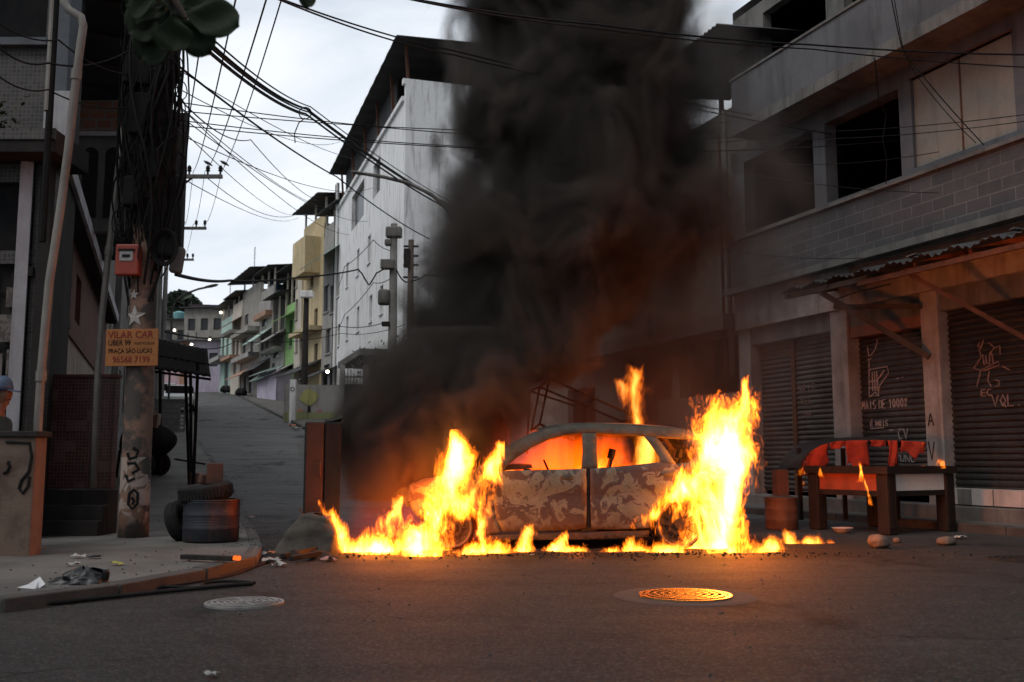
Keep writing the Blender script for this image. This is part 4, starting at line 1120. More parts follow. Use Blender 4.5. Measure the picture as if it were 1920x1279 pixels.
m = MB(); m.tube([(0, 0, -.2), (.05, .05, 1.5), (0.25, .1, 3.2), (0.5, .2, 4.6), (0.9, .3, 6.0)], [.24, .19, .16, .12, .07], 12); m.build('trunk', M_WOODD, br, True)
for e in ((3.2, 2.6, 4.2), (2.6, 1.2, 5.6), (-1.2, 2.2, 5.4), (2.4, -1.8, 5.2), (0.4, -2.4, 5.8), (4.2, 0.2, 5.4)):
    m = MB(); e = Vector(e); s0 = Vector((0.3, .12, 3.5)); m.tube([s0, s0.lerp(e, .5) + Vector((0, 0, .35)), e], [.09, .06, .025], 8); m.build('limb', M_WOODD, br, True)
m = MB(); rnd = random.Random(31)
while len(m.f) < 2600:
    a_ = rnd.random() * 2 * math.pi; rr_ = 4.2 * math.sqrt(rnd.random())
    c = Vector((1.2 + rr_ * math.cos(a_), -.4 + .75 * rr_ * math.sin(a_), 4.6 + rnd.random() * 2.2 - .12 * rr_))
    if mnoise.noise(c * .8) < -0.12: continue
    w_ = c + base
    if w_.z < EYE + 0.50 * max(w_.y, 0) + 0.75: continue
    d = Vector((rnd.uniform(-1, 1), rnd.uniform(-1, 1), rnd.uniform(-.7, .3))).normalized(); e = d.cross(Vector((rnd.uniform(-.4, .4), rnd.uniform(-.4, .4), 1))).normalized()
    L_ = rnd.uniform(.16, .26); W_ = L_ * .34
    m.add([c, c + d * L_ * .45 + e * W_ * .8, c + d * L_ * .85 + e * W_, c + d * L_ * 1.05, c + d * L_ * .85 - e * W_, c + d * L_ * .45 - e * W_ * .8], [(0, 1, 2, 3), (0, 3, 4, 5)])
m.build('crown', M_LEAF, br)
b2 = thing('leaf_tip', 'single dark leaf tip hanging into the sky at the top edge', 'leaf', at(575, -20, 4.0))
base = Vector(b2.location); br = b2
leaf((572, -60), (577, 14), .04, 4.0)
m = MB(); m.tube([at(568, -110, 4.0) - base, at(572, -55, 4.0) - base], 0.006, 6); m.build('stalk', M_WOODD, b2)
# ================================================================== UP THE STREET
class Frame:
    def __init__(s, O, ang):
        s.O = Vector(O); s.c = math.cos(ang); s.s = math.sin(ang); s.a = ang
    def uz(s, px, py, off=0.0):
        r = ray(px, py)
        t = ((-s.s * s.O.x + s.c * s.O.y) + off) / (-s.s * r.x + s.c * r.y)
        return ((r.x * t - s.O.x) * s.c + (r.y * t - s.O.y) * s.s, EYE + r.z * t)
M_WHITEB = nmat('stained_white_plaster', (0.84, 0.84, 0.84), (0.72, 0.715, 0.71), 0.85, 0.5, 0.8, (0.20, 0.19, 0.175), 0.25, 8, lo=0.45, hi=0.75)
M_GLASSD = nmat('dark_window', (0.035, 0.038, 0.042), (0.025, 0.026, 0.03), 0.3, 1)
M_ROOFD = nmat('dark_roof_sheet', (0.045, 0.045, 0.048), (0.03, 0.029, 0.029), 0.8, 0.8)
def colwall(name, c):
    c = tuple(min(.8, k * 1.3) for k in c)
    return nmat(name, c, tuple(k * 0.72 for k in c), 0.88, 0.7, 0.6, tuple(k * 0.30 for k in c), 0.25, 8)
M_YEL = colwall('ochre_plaster', (0.46, 0.37, 0.22)); M_GRN = colwall('lime_green_paint', (0.20, 0.36, 0.13)); M_CRM = colwall('cream_plaster', (0.44, 0.40, 0.34))
M_GRY = colwall('grey_plaster', (0.27, 0.26, 0.245)); M_PUR = colwall('lilac_paint', (0.38, 0.34, 0.42)); M_MINT = colwall('mint_paint', (0.32, 0.43, 0.38)); M_CON2 = colwall('bare_concrete', (0.25, 0.235, 0.21))
M_BRK2 = colwall('faded_brick', (0.30, 0.17, 0.12)); M_TEALW = colwall('teal_paint', (0.16, 0.34, 0.36)); M_PNK = colwall('pink_paint', (0.42, 0.30, 0.33))

# --- the big white apartment block
WF = Frame((-4.7, 43.0, 0), R(107.8))
wb = thing('white_apartment_block', 'tall stained white apartment block with a dark open roof terrace', 'building', WF.O, WF.a)
lowp = [(635, 625), (651, 612), (671, 597), (695, 575), (715, 562)]
upp = [(635, 530), (651, 518), (671, 495), (692, 470)]
H_ = []
for (px, py) in lowp:
    u, z = WF.uz(px, py); H_.append((u - 0.45, u + 0.45, 8.15, 9.55))
for (px, py) in upp:
    u, z = WF.uz(px, py); H_.append((u - 0.45, u + 0.45, 11.4, 12.9))
H_ += [(6.5, 8.6, 14.6, 16.4), (11.5, 16.0, 14.5, 16.6)]
m = MB(); m.wall(0.6, 22.2, 1.5, 17.2, -0.3, 0.0, H_); m.build('street_wall', M_WHITEB, wb)
for h in H_:
    m = MB(); m.box(h[0], h[1], -0.28, -0.22, h[2], h[3]); w = m.build('window', M_GLASSD, wb)
    if h[1] - h[0] < 1.2:
        m = MB(); c = (h[0] + h[1]) / 2; m.box(c - .03, c + .03, -0.22, -0.18, h[2], h[3]); m.box(h[0], h[1], -.22, -.18, (h[2] + h[3]) / 2, (h[2] + h[3]) / 2 + .05); m.build('frame', M_WHITEB, w)
        m = MB(); m.box(h[0] - .06, h[1] + .06, 0.0, 0.07, h[2] - .08, h[2]); m.build('sill', M_WHITEB, w)
# end wall facing the crossing
e_h = [(-5.0, -2.9, 11.4, 12.9), (-5.0, -2.9, 8.0, 9.5), (-9.5, -7.4, 11.4, 12.9), (-9.5, -7.4, 8.0, 9.5), (-4.9, -3.2, 14.7, 16.0)]
em_ = Matrix.Rotation(R(90), 4, 'Z')   # wall built along local -y
m = MB(); m.M = Matrix.Translation((0.6, 0, 0)) @ em_
m.wall(-14, -0.0, 1.5, 17.7, 0.0, 0.3, []) if False else m.wall(-14, 0.0, 1.5, 17.9, -0.3 + 0.3, 0.3, e_h)
m.build('end_wall', M_WHITEB, wb)
for h in e_h:
    m = MB(); m.M = Matrix.Translation((0.6, 0, 0)) @ em_
    m.box(h[0], h[1], 0.04 - 0.0, 0.10, h[2], h[3]) if False else m.box(h[0], h[1], -0.12 + 0.0, -0.06, h[2], h[3])
    w = m.build('window', M_GLASSD, wb)
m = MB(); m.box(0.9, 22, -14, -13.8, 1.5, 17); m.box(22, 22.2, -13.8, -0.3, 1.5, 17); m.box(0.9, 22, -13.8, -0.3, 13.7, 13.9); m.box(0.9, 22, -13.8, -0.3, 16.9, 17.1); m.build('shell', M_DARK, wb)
m = MB(); m.box(0.3, 0.6, -14, 0.12, 17.9, 18.15) ; m.box(0.6, 22.3, -0.3, 0.12, 17.2, 17.42); m.build('parapet_cap', M_WHITEB, wb)
for u in (0.9, 4.5, 8.5, 12.5, 17, 21.5):
    m = MB(); m.bar((u, -0.3, 17.2), (u, -0.1, 20.0), 0.12); m.build('steel_post', M_RUST, wb)
for v in (-2.5, -3.0, -6, -9):
    m = MB(); m.bar((0.75, v, 17.9), (0.75, v, 20.2), 0.12); m.build('steel_post', M_RUST, wb)
rf = MB(); rf.grid(30, 4, lambda u, v: (-0.2 + 23 * u, 0.55 - 14.5 * v, 19.9 + 0.5 * v + (0.05 if int(u * 30) % 2 else 0))); rf.build('terrace_roof', M_ROOFD, wb, solid=0.04)
m = MB(); m.wall(5.0, 22.2, 17.45, 19.9, -0.6, -0.5); m.box(0.62, 0.7, -14, -6.5, 18.2, 20.3); m.box(3, 3.1, -13, -0.6, 17.2, 18.4); m.build('terrace_screen', M_ROOFD, wb)
for q in (21.6, 22.05):
    m = MB(); m.tube([(q, 0.1, 3.5), (q, 0.1, 19.0)], 0.11, 8); m.build('rain_pipe', M_WHITEB if q < 22 else M_CHAR, wb)
m = MB(); m.box(2.0, 9.0, 0.0, 1.6, 5.7, 6.0); m.build('porch_roof', M_CONC, wb)
def letter_tubes(s_, x, z, w, h):
    out = []
    G2 = {'t': [[(.3, 1), (.3, .1), (.6, 0)], [(0, .7), (.7, .7)]], 'h': [[(.1, 1), (.1, 0)], [(.1, .5), (.5, .65), (.8, .5), (.8, 0)]], 's': [[(.8, .85), (.3, 1), (.1, .75), (.8, .35), (.6, .02), (.05, .1)]]}
    for ch in s_:
        out += [[(x + a * w, z + b * h) for a, b in p] for p in G2[ch]]; x += w * 1.25
    return out
m = MB()
for pth in letter_tubes('ths', 1.0, 7.0, 0.55, 0.85): m.tube([(0.575, -a, b) for a, b in pth], 0.09, 6)
m.build('wall_lettering', nmat('grey_letter_paint', (0.16, 0.16, 0.165), (0.12, 0.12, 0.12), 0.8, 4), wb)

# --- row of houses climbing the right kerb
HF = Frame((-11.6, 64.5, 0), R(116.57))
def row_house(name, label, px0, px1, top_py, mat, wins=(), terrace=None, depth=8.0, off=0.0, base=2.5, roof=True, bands=(), awn=None, door=None, bay=None):
    """px0<px1 picture columns of the front on the row's plane; wins: (px, py, w, h)"""
    u1, _ = HF.uz(px0, 700, off); u0, _ = HF.uz(px1, 700, off)
    zt = HF.uz((px0 + px1) / 2, top_py, off)[1]
    h = thing(name, label, 'house', HF.O, HF.a)
    holes = []
    for (px, py, w, hh) in wins:
        u, z = HF.uz(px, py, off)
        holes.append((max(u0 + .1, u - w / 2), min(u1 - .1, u + w / 2), z - hh / 2, z + hh / 2))
    if door:
        u, z = HF.uz(door[0], door[1], off); holes.append((u - door[2] / 2, u + door[2] / 2, z - door[3], z))
    m = MB(); m.wall(u0, u1, base, zt, off - 0.25, off, holes)
    m.box(u0, u0 + 0.2, off - depth, off - 0.25, base, zt); m.box(u1 - 0.2, u1, off - depth, off - 0.25, base, zt)
    m.build('wall', mat, h)
    for q in holes:
        m = MB(); m.box(q[0], q[1], off - 0.2, off - 0.15, q[2], q[3]); w = m.build('window', M_GLASSD, h)
        m = MB(); m.box(q[0] - .06, q[1] + .06, off, off + 0.08, q[2] - 0.1, q[2]); m.build('sill', M_GRY, w)
    m = MB(); m.box(u0, u1, off - depth, off - 0.25, zt - 0.25, zt); m.build('roof_slab', M_CON2, h)
    if terrace:
        th, ov = terrace
        for u in (u0 + .15, (u0 + u1) / 2, u1 - .15):
            m = MB(); m.bar((u, off - .15, zt), (u, off - .15, zt + th), 0.13); m.build('terrace_post', M_CRM, h)
        m = MB(); m.box(u0, u1, off - 0.18, off - 0.05, zt, zt + 0.75); m.build('terrace_parapet', mat, h)
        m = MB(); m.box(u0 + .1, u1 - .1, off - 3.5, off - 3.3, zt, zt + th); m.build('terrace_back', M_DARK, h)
        m = MB(); m.grid(14, 3, lambda a, b: (u0 - ov + (u1 - u0 + 2 * ov) * a, off + ov - (depth * .7) * b, zt + th + 0.7 * b + (.04 if int(a * 14) % 2 else 0))); m.build('roof', M_ROOFD, h, solid=0.05)
    for (py, hh, prj, bm) in bands:
        z = HF.uz((px0 + px1) / 2, py, off)[1]
        m = MB(); m.box(u0 + 0.02, u1 - 0.02, off, off + prj, z - hh, z); m.build('balcony_slab', bm, h)
    if awn:
        for (py, dr, prj, bm) in awn:
            z = HF.uz((px0 + px1) / 2, py, off)[1]
            m = MB(); m.add([(u0, off, z), (u1, off, z), (u1, off + prj, z - dr), (u0, off + prj, z - dr)], [(0, 1, 2, 3)]); m.build('lean_to_roof', bm, h, solid=0.05)
    if bay:
        (bx0, bx1, by0, by1, prj, bm) = bay
        a1, _ = HF.uz(bx0, 600, off); a0, _ = HF.uz(bx1, 600, off); zb0 = HF.uz((bx0 + bx1) / 2, by1, off)[1]; zb1 = HF.uz((bx0 + bx1) / 2, by0, off)[1]
        m = MB(); m.box(a0, a1, off, off + prj, zb0, zb1); m.build('bay', bm, h)
    return h
row_house('grey_terrace_house', 'dim grey house with stepped sheet roofs against the white block', 602, 634, 440, M_GRY, [(612, 560, 1.2, 1.8), (624, 560, 1.2, 1.8), (615, 640, 1.2, 1.6), (612, 715, 1.4, 2.2)], (1.6, 0.5), 9, 0.2, 3, awn=[(470, 1.2, 1.6, M_MINT), (690, 0.8, 1.8, M_ROOFD)])
row_house('ochre_house', 'ochre plastered three storey house with a roofed terrace on top', 562, 602, 438, M_YEL, [(585, 515, 0.8, 1.8), (575, 600, 0.8, 1.6), (592, 600, 0.9, 1.6), (575, 660, 0.8, 1.6), (592, 665, 0.9, 1.5)], (1.9, 0.7), 9, 0.0, 3, bay=(574, 598, 455, 520, 1.1, M_YEL), bands=[(620, 0.3, 0.9, M_YEL)], awn=[(680, 0.9, 1.6, M_ROOFD)])
row_house('narrow_white_house', 'narrow white house front between the green house and the ochre house', 550, 562, 470, M_CRM, [(556, 520, .7, 1.5), (556, 580, .7, 1.5), (556, 640, .7, 1.5)], None, 9, 0.1, 3, awn=[(690, 0.7, 1.4, M_ROOFD)])
row_house('green_house', 'lime green house with a dark roofed terrace and a lean-to roof', 531, 550, 590, M_GRN, [(545, 625, 0.9, 2.0), (543, 715, 1.2, 1.6)], (3.4, 0.7), 8, 0.0, 3, awn=[(588, 1.0, 1.6, M_GRN), (685, 0.8, 1.5, M_GRY)])
row_house('shabby_grey_house', 'shabby grey house with gaping terraces beside the green house', 505, 531, 640, M_GRY, [(517, 660, 1.8, 1.0), (512, 700, 1.0, 1.6)], (3.6, 0.6), 8, 0.1, 3, bands=[(655, 0.25, 0.8, M_CON2)], awn=[(625, 1.0, 1.5, M_GRY), (690, 1, 1.6, M_MINT)])
row_house('lilac_garage', 'low lilac garage front with a slanting grey roof', 483, 518, 697, M_PUR, [], None, 5, 1.2, 3, awn=[(694, 0.3, 0.7, M_MINT)])
row_house('narrow_grey_house', 'grey house with a red brick top and mint trim beyond the lilac garage', 484, 508, 560, M_GRY, [(492, 650, 1.0, 1.6), (500, 650, 1.0, 1.6), (495, 600, 1.6, 1.2)], (2.2, 0.6), 8, 0.0, 3, awn=[(620, 1.2, 1.5, M_MINT), (675, 1.0, 1.4, M_ROOFD)], bands=[(590, 0.4, 0.6, M_BRK2)])
row_house('tall_concrete_house', 'tall bare concrete house with a wide dark roof on top', 450, 484, 556, M_CON2, [(458, 650, 1.2, 1.6), (472, 650, 1.2, 1.6), (462, 600, 1.6, 1.0), (470, 715, 1.6, 2.2)], (1.6, 1.2), 9, 0.0, 3, bands=[(622, 0.4, 1.0, M_CON2), (668, 0.4, 0.9, M_GRY)], awn=[(690, .9, 1.4, M_BRK2)], door=(460, 705, 1.4, 2.6))
row_house('small_beige_house', 'small beige house with blue door and brick top far up the row', 432, 450, 585, M_CRM, [(438, 650, 1.4, 1.8), (445, 650, 1.2, 1.8), (440, 690, 1.2, 1.2)], (1.4, 0.8), 8, 0.1, 3, bands=[(625, .3, 1.0, M_CON2), (670, .3, 1.0, M_BRK2)], awn=[(600, 1.0, 1.5, M_BRK2)])
row_house('far_mint_house', 'far pale mint house with a teal doorway at the top of the row', 412, 432, 612, M_MINT, [(418, 650, 1.2, 1.8), (426, 652, 1.2, 1.8), (424, 705, 2.0, 3.0)], (2.0, 0.8), 8, 0.0, 3, bands=[(672, .4, 1.2, M_GRY)])

for lab_, u_, z_ in (('tall_concrete_house', 24.0, 0.6), ('shabby_grey_house', 9.5, 0.3), ('far_mint_house', 40.0, 0.4)):
    h_ = bpy.data.objects[lab_]
    zt_ = max(v.co.z for c_ in h_.children if c_.name.startswith('roof_slab') for v in c_.data.vertices)
    us_ = [v.co.x for c_ in h_.children if c_.name.startswith('roof_slab') for v in c_.data.vertices]
    um_ = (min(us_) + max(us_)) / 2
    m = MB(); m.lathe([(.62, 0), (.78, .95), (.72, 1.08), (.2, 1.25)], (um_, -2.2, zt_), 16); m.build('water_tank', colwall('blue_tank', (0.10, 0.22, 0.38)), h_, True)
    m = MB(); m.tube([(um_ + .9, -.4, zt_), (um_ + .9, -.4, zt_ + 4.6)], .03, 5)
    for k_ in range(4): m.tube([(um_ + .4, -.4, zt_ + 3.6 + .28 * k_), (um_ + 1.4, -.4, zt_ + 3.6 + .28 * k_)], .018, 4)
    m.build('antenna', M_CHAR, h_)
# --- houses stacked on the slope where the street bends away
rnd = random.Random(23)
cl = [(322, 120, 600, 660, M_CON2, 'bare concrete house with a teal water tank on the far slope'), (352, 124, 595, 670, M_GRY, 'dim grey flat roofed house in the middle of the far slope'), (384, 116, 578, 655, M_CON2, 'house under a long grey sheet roof at the top of the far slope'),
      (338, 108, 648, 700, M_PNK, 'dull pink house above the shelter on the far slope'), (372, 106, 640, 705, M_BRK2, 'red brick house above the end of the shelter roof'), (400, 102, 640, 712, M_PUR, 'lilac grey house where the street bends away'), (398, 128, 612, 650, M_YEL, 'ochre house tucked below the long grey roof'),
      (308, 112, 640, 690, M_GRY, 'shadowed grey house just right of the utility pole on the slope'), (418, 126, 585, 640, M_GRY, 'grey house against the concrete house at the bend')]
for (px, Yd, t0, b0, mt, lab) in cl:
    c = at(px, b0, Yd); top = at(px, t0, Yd).z
    w = rnd.uniform(2.2, 3.2); d = 7
    h = thing('slope_house', lab, 'house', (c.x, Yd, 0), R(rnd.uniform(-12, 12)))
    gz = ground_z(c.x, Yd) - 1
    m = MB()
    hs = [(-w + .5 + k * 1.6, -w + 1.4 + k * 1.6, top - 2.6 - 2.9 * r_, top - 1.2 - 2.9 * r_) for k in range(int((2 * w - .6) // 1.6)) for r_ in range(max(1, int((top - c.z) // 2.9)))]
    m.wall(-w, w, gz, top, 0, 0.25, hs); m.box(-w, -w + .2, .25, d, gz, top); m.box(w - .2, w, .25, d, gz, top); m.build('wall', mt, h)
    for q in hs:
        m = MB(); m.box(q[0], q[1], .15, .2, q[2], q[3]); m.build('window', M_GLASSD, h)
    m = MB(); m.box(-w - .4, w + .4, -0.6, d, top, top + .14); m.box(-w + .5, -w + .6, .5, .6, top, top + 1.0) ; m.build('roof', M_ROOFD if rnd.random() < .6 else M_SHEET, h)
    if 'tank' in lab:
        m = MB(); m.lathe([(.6, 0), (.75, .9), (.7, 1.0), (.2, 1.15)], (0.5, 1.5, top + .15), 14); m.build('water_tank', M_TEALW, h)
pal = [M_CON2, M_GRY, M_BRK2, M_CRM, M_PNK, M_MINT, M_GRY, M_CON2, M_TEALW, M_YEL]
for i in range(26):
    Yd = rnd.uniform(112, 165); px = rnd.uniform(300, 428)
    ty = 700 - (Yd - 105) * 1.75 - rnd.uniform(0, 26)
    c = at(px, ty, Yd); top = c.z; w = rnd.uniform(1.8, 3.4); hgt = rnd.uniform(5, 8)
    h = thing('slope_house', 'small weathered house packed among the others on the far slope', 'house', (c.x, Yd, top - hgt), R(rnd.uniform(-25, 25)), 'small houses packed on the far slope')
    hs = [(-w + .4 + k * 1.5, -w + 1.2 + k * 1.5, hgt - 2.2 - 2.7 * r_, hgt - 1.0 - 2.7 * r_) for k in range(int((2 * w - .4) // 1.5)) for r_ in range(2) if rnd.random() < .8]
    m = MB(); m.wall(-w, w, -8, hgt, 0, 0.25, hs); m.box(-w, -w + .2, .25, 6, -8, hgt); m.box(w - .2, w, .25, 6, -8, hgt); m.build('wall', pal[i % 10], h)
    for q in hs:
        m = MB(); m.box(q[0], q[1], .15, .2, q[2], q[3]); m.build('window', M_GLASSD, h)
    m = MB(); m.add([(-w - .3, -.5, hgt + .05), (w + .3, -.5, hgt + .05), (w + .3, 6, hgt + rnd.uniform(.2, 1.2)), (-w - .3, 6, hgt + .6)], [(0, 1, 2, 3)]); m.build('roof', M_ROOFD if i % 3 else M_SHEET, h, solid=.1)
# wood on the far hilltop
M_FAR = nmat('far_foliage', (0.045, 0.06, 0.04), (0.028, 0.038, 0.027), 0.95, 0.4)
m = MB()
for i in range(1500):
    px = rnd.gauss(338, 22); Yd = rnd.uniform(192, 215)
    topy = 552 + ((px - 338) / 38) ** 2 * 26
    p = at(px, topy + abs(rnd.gauss(0, 14)) - 1, Yd)
    r = rnd.uniform(0.5, 1.3)
    d = Vector((rnd.uniform(-1, 1), rnd.uniform(-1, 1), rnd.uniform(-1, 1))).normalized(); e = d.orthogonal().normalized(); f = d.cross(e)
    m.add([p + e * r, p + f * r, p - e * r, p - f * r], [(0, 1, 2, 3)])
tag(m.build('woodland', M_FAR), 'dim green wood on the hilltop beyond the far roofs', 'woodland', None, 'stuff')

# --- poles, lamps and small things along the street
def lit_bulb(label, p, r, strength=12):
    t = NT('lit_bulb'); e = t.n('ShaderNodeEmission'); e.inputs[0].default_value = (1, 0.88, 0.68, 1); e.inputs[1].default_value = strength; t.l(e.outputs[0], t.out.inputs['Surface'])
    b = thing('lit_lamp', label, 'lamp', p)
    m = MB(); m.lathe([(0.001, -r), (r * .7, -r * .7), (r, 0), (r * .7, r * .7), (0.001, r)], n=12); m.build('bulb', t.m, b, True)
    m = MB(); m.lathe([(r * .5, r * .8), (r * .45, r * 2.0)], n=10); m.tube([(0, 0, r * 1.6), (0, 0.6, r * 2.2)], r * .25, 5); m.build('holder', M_CHAR, b)
    return b
lit_bulb('bright white lamp glowing before the dark fence of the white block', at(614, 697, 44), 0.075, 20)
for (lab, px, py, Yd) in (('small white lamp lit on the far slope above the shelter, left', 327, 619, 104), ('small white lamp lit just above the shelter roof edge', 359, 646, 100), ('small white lamp lit at the far bend below the roofs', 393, 636, 98), ('faint small lamp lit high up at the far bend', 414, 586, 100)):
    lit_bulb(lab, at(px, py, Yd), 0.14, 8)
def pole(label, x, y, ztop, r, mat, name='power_pole'):
    gz = ground_z(x, y)
    t = thing(name, label, 'utility pole', (x, y, gz))
    m = MB(); m.lathe([(r * 1.25, -0.3), (r * 1.2, 0), (r * 0.8, ztop - gz)], n=12); m.build('shaft', mat, t, True)
    return t, gz
def crossarm(t, gz, z, L, off=0.0):
    m = MB(); m.box(-L / 2 + off, L / 2 + off, -0.06, 0.06, z - gz - .055, z - gz + .055); a = m.build('crossarm', M_CONC, t)
    for k in (-0.44, 0.0, 0.28, 0.47):
        m = MB(); m.lathe([(.03, 0), (.035, .1), (.075, .12), (.05, .18), (.075, .20), (.05, .27), (.02, .3)], (off + k * L, 0, z - gz + .055), 10); m.build('insulator', M_CHAR, a, True)
P1, g1 = pole('nearest of the slim poles with a crossarm beyond the cable tangle', at(297, 330, 30).x, 30, 11.4, 0.14, M_CONC)
crossarm(P1, g1, at(360, 331, 30).z, 2.05, 0.95)
m = MB(); m.bar((0, -.05, at(300, 385, 30).z - g1), (1.05, -.05, at(350, 335, 30).z - g1), .05); m.build('brace', M_CHAR, P1)
P2, g2 = pole('second slim pole with a crossarm further up the street', at(303, 427, 41.5).x, 41.5, 12.2, 0.14, M_CONC)
crossarm(P2, g2, at(345, 428, 41.5).z, 1.95, 0.92)
P3, g3 = pole('third slim pole with a small crossarm near the far houses', at(312, 487, 54).x, 54, 13.0, 0.14, M_CONC)
crossarm(P3, g3, at(340, 487, 54).z, 1.6, 0.7)
P4, g4 = pole('pale concrete pole with a transformer cap before the white block', at(735, 690, 38).x, 38.0, at(737, 420, 38).z, 0.17, M_CONC)
z0 = lambda py, Y=38: at(735, py, Y).z - g4
m = MB(); m.obox((0, 0, z0(436)), (0.62, 0.4, 0.42)); m.obox((-.2, 0, z0(455)), (0.3, 0.3, 0.25)); m.build('cap_box', M_CONC, P4, bevel=0.06)
m = MB(); m.obox((-0.2, -0.1, z0(497)), (0.55, 0.4, 0.36)); m.build('junction_box', M_CONC, P4, bevel=0.03)
m = MB(); m.lathe([(.2, 0), (.24, .08), (.24, .5), (.2, .58)], (-0.34, -.05, z0(572)), 16); m.build('transformer', M_CONC, P4, True)
m = MB(); m.obox((-.25, -.05, z0(608)), (0.3, 0.3, 0.16)); m.build('small_box', M_CHAR, P4)
P5, g5 = pole('dark wooden pole beside the pale concrete pole', at(768, 690, 36.5).x, 36.5, at(768, 450, 36.5).z, 0.13, M_WOODD)
m = MB()
for py in (462, 480, 497, 520): m.box(-.28, .28, -.05, .05, at(768, py, 36.5).z - g5 - .03, at(768, py, 36.5).z - g5 + .03)
m.build('bracket', M_CHAR, P5)
m = MB(); m.obox((-.15, -.1, at(768, 485, 36.5).z - g5), (.2, .2, .7)); m.build('fuse_box', M_CHAR, P5)
P6, g6 = pole('dark pole with a pale box in front of the ochre house', at(571, 700, 58).x, 58, at(571, 555, 58).z, 0.19, M_CHAR)
m = MB(); m.obox((0.05, -.15, at(571, 556, 58).z - g6 + .1), (.75, .4, .4)); m.build('lamp_box', M_WHITEB, P6, bevel=.05)
# street lamps
def lamp_arm(name, label, base, pts, head, r=0.045, hs=1.0):
    t = thing(name, label, 'street lamp', base)
    b0 = Vector(base)
    m = MB(); m.tube([Vector(p) - b0 for p in pts], r, 8); m.build('arm', M_CONC, t, True)
    h = Vector(head) - b0
    d = (Vector(pts[-1]) - Vector(pts[-2])).normalized()
    m = MB(); m.lathe([(.03, 0), (.09 * hs, .05), (.12 * hs, .3 * hs), (.10 * hs, .5 * hs), (.03, .58 * hs)], n=14)
    q = d.to_track_quat('Z', 'Y').to_matrix().to_4x4(); m2 = MB(); m2.M = Matrix.Translation(h) @ q @ Matrix.Diagonal((1, .55, 1, 1)); m2.add(m.v, m.f); m2.build('lamp_head', M_CONC, t, True)
    return t
bx, by = at(318, 700, 46).x, 46
gzz = ground_z(bx, by)
lamp_arm('street_lamp', 'long curved street lamp arm reaching over the far street on the left', (bx, by, gzz), [(bx, by, gzz), (bx, by, at(318, 578, 46).z), at(330, 563, 46), at(350, 550, 46), at(372, 542, 46), at(386, 539, 46)], at(384, 539, 46), 0.05, 1.1)
Yl = 26.0
bx = at(862, 560, Yl).x; gzz = ground_z(bx, Yl)
lamp_arm('street_lamp', 'street lamp on a long drooping arm before the white block, half in smoke', (bx, Yl, gzz), [(bx, Yl, gzz), (bx, Yl, at(862, 430, Yl).z), at(838, 392, Yl), at(810, 365, Yl), (at(765, 343, Yl)), at(720, 332, Yl), at(684, 326, Yl)], at(688, 327, Yl), 0.05, 0.75)

# painted wall with a tree picture, yard fence, gate
p0 = at(560, 796, 47)
mw = thing('painted_wall', 'low pale wall painted with a yellow green tree on grass', 'wall', (p0.x, 47, ground_z(p0.x, 47)), R(12))
m = MB(); m.box(-0.7, 2.6, 0, 0.2, -0.5, 1.75); m.build('wall', M_GRY, mw)
m = MB(); m.box(-0.7, 2.6, -0.012, 0.0, 0.0, 0.45); m.build('painted_grass', colwall('painted_grass_green', (0.22, 0.24, 0.12)), mw)
m = MB(); m.prism([(0.45 + .42 * math.cos(a) * (1 + .1 * math.sin(4 * a)), 1.16 + .36 * math.sin(a) * (1 + .1 * math.cos(4 * a))) for a in [k * math.pi / 12 for k in range(24)]], -0.02, 0.0); m.build('painted_crown', colwall('painted_yellow_green', (0.34, 0.33, 0.13)), mw)
m = MB(); m.prism([(0.38, 0.44), (0.55, 0.44), (0.50, 0.85), (0.42, 0.85)], -0.017, 0.0); m.build('painted_trunk', M_CHAR, mw)
for x_, c in ((0.05, (0.42, 0.22, 0.12)), (0.95, (0.34, 0.16, 0.18))):
    m = MB(); m.prism([(x_ + .14 * math.cos(a), 0.47 + .14 * math.sin(a)) for a in [k * math.pi / 8 for k in range(9)]], -0.017, 0.0); m.build('painted_flower', colwall('painted_flower_' + str(int(c[0] * 100)), c), mw)
p0 = at(548, 792, 46)
gp = thing('gate_post', 'pale square gate post with dark marks beside the painted wall', 'post', (p0.x, 46, ground_z(p0.x, 46)))
m = MB(); m.box(-.13, .13, -.13, .13, -.3, 2.0); m.build('post', M_WHITEB, gp)
m = MB(); m.lathe([(.07, -.01), (.10, -.01), (.10, .0), (.07, .0)], (0, -.135, 1.55), 14, 'Y', cap=False); m.build('ring_mark', M_BLACK, gp)
yf = thing('yard_fence', 'dark iron yard fence with pale posts before the white block', 'fence', (at(640, 790, 42).x, 42, ground_z(-7, 42)), R(4))
for x_ in (0, 1.0, 2.1, 3.2, 4.6, 6.0):
    m = MB(); m.box(x_ - .1, x_ + .1, -.1, .1, -.4, 2.7); m.build('post', M_GRY, yf)
m = MB()
for k in range(46): m.bar((.1 + k * .13, 0, .1), (.1 + k * .13, 0, 2.45 + .15 * math.sin(k * 1.3)), .03)
m.bar((0, 0, .3), (6, 0, .3), .05); m.bar((0, 0, 2.2), (6, 0, 2.2), .05); m.build('railing', M_CHAR, yf)
m = MB(); m.box(0.1, 6, 0.03, 0.06, 0.0, 1.9); m.build('backing_sheet', M_SHEET, yf)
hd = thing('dark_shrub', 'ragged dark shrub sticking up above the yard fence', 'shrub', (at(765, 700, 43).x - .6, 43, ground_z(-5, 43)))
m = MB()
for i in range(420):
    c = Vector((rnd.gauss(0, .65), rnd.gauss(0, .35), 2.1 + abs(rnd.gauss(.5, .5)))); d = Vector((rnd.uniform(-1, 1), rnd.uniform(-1, 1), rnd.uniform(-1, 1))).normalized(); e = d.orthogonal().normalized()
    m.add([c, c + d * .1 + e * .05, c + d * .22, c + d * .1 - e * .05], [(0, 1, 2, 3)])
m.build('foliage', M_FAR, hd)
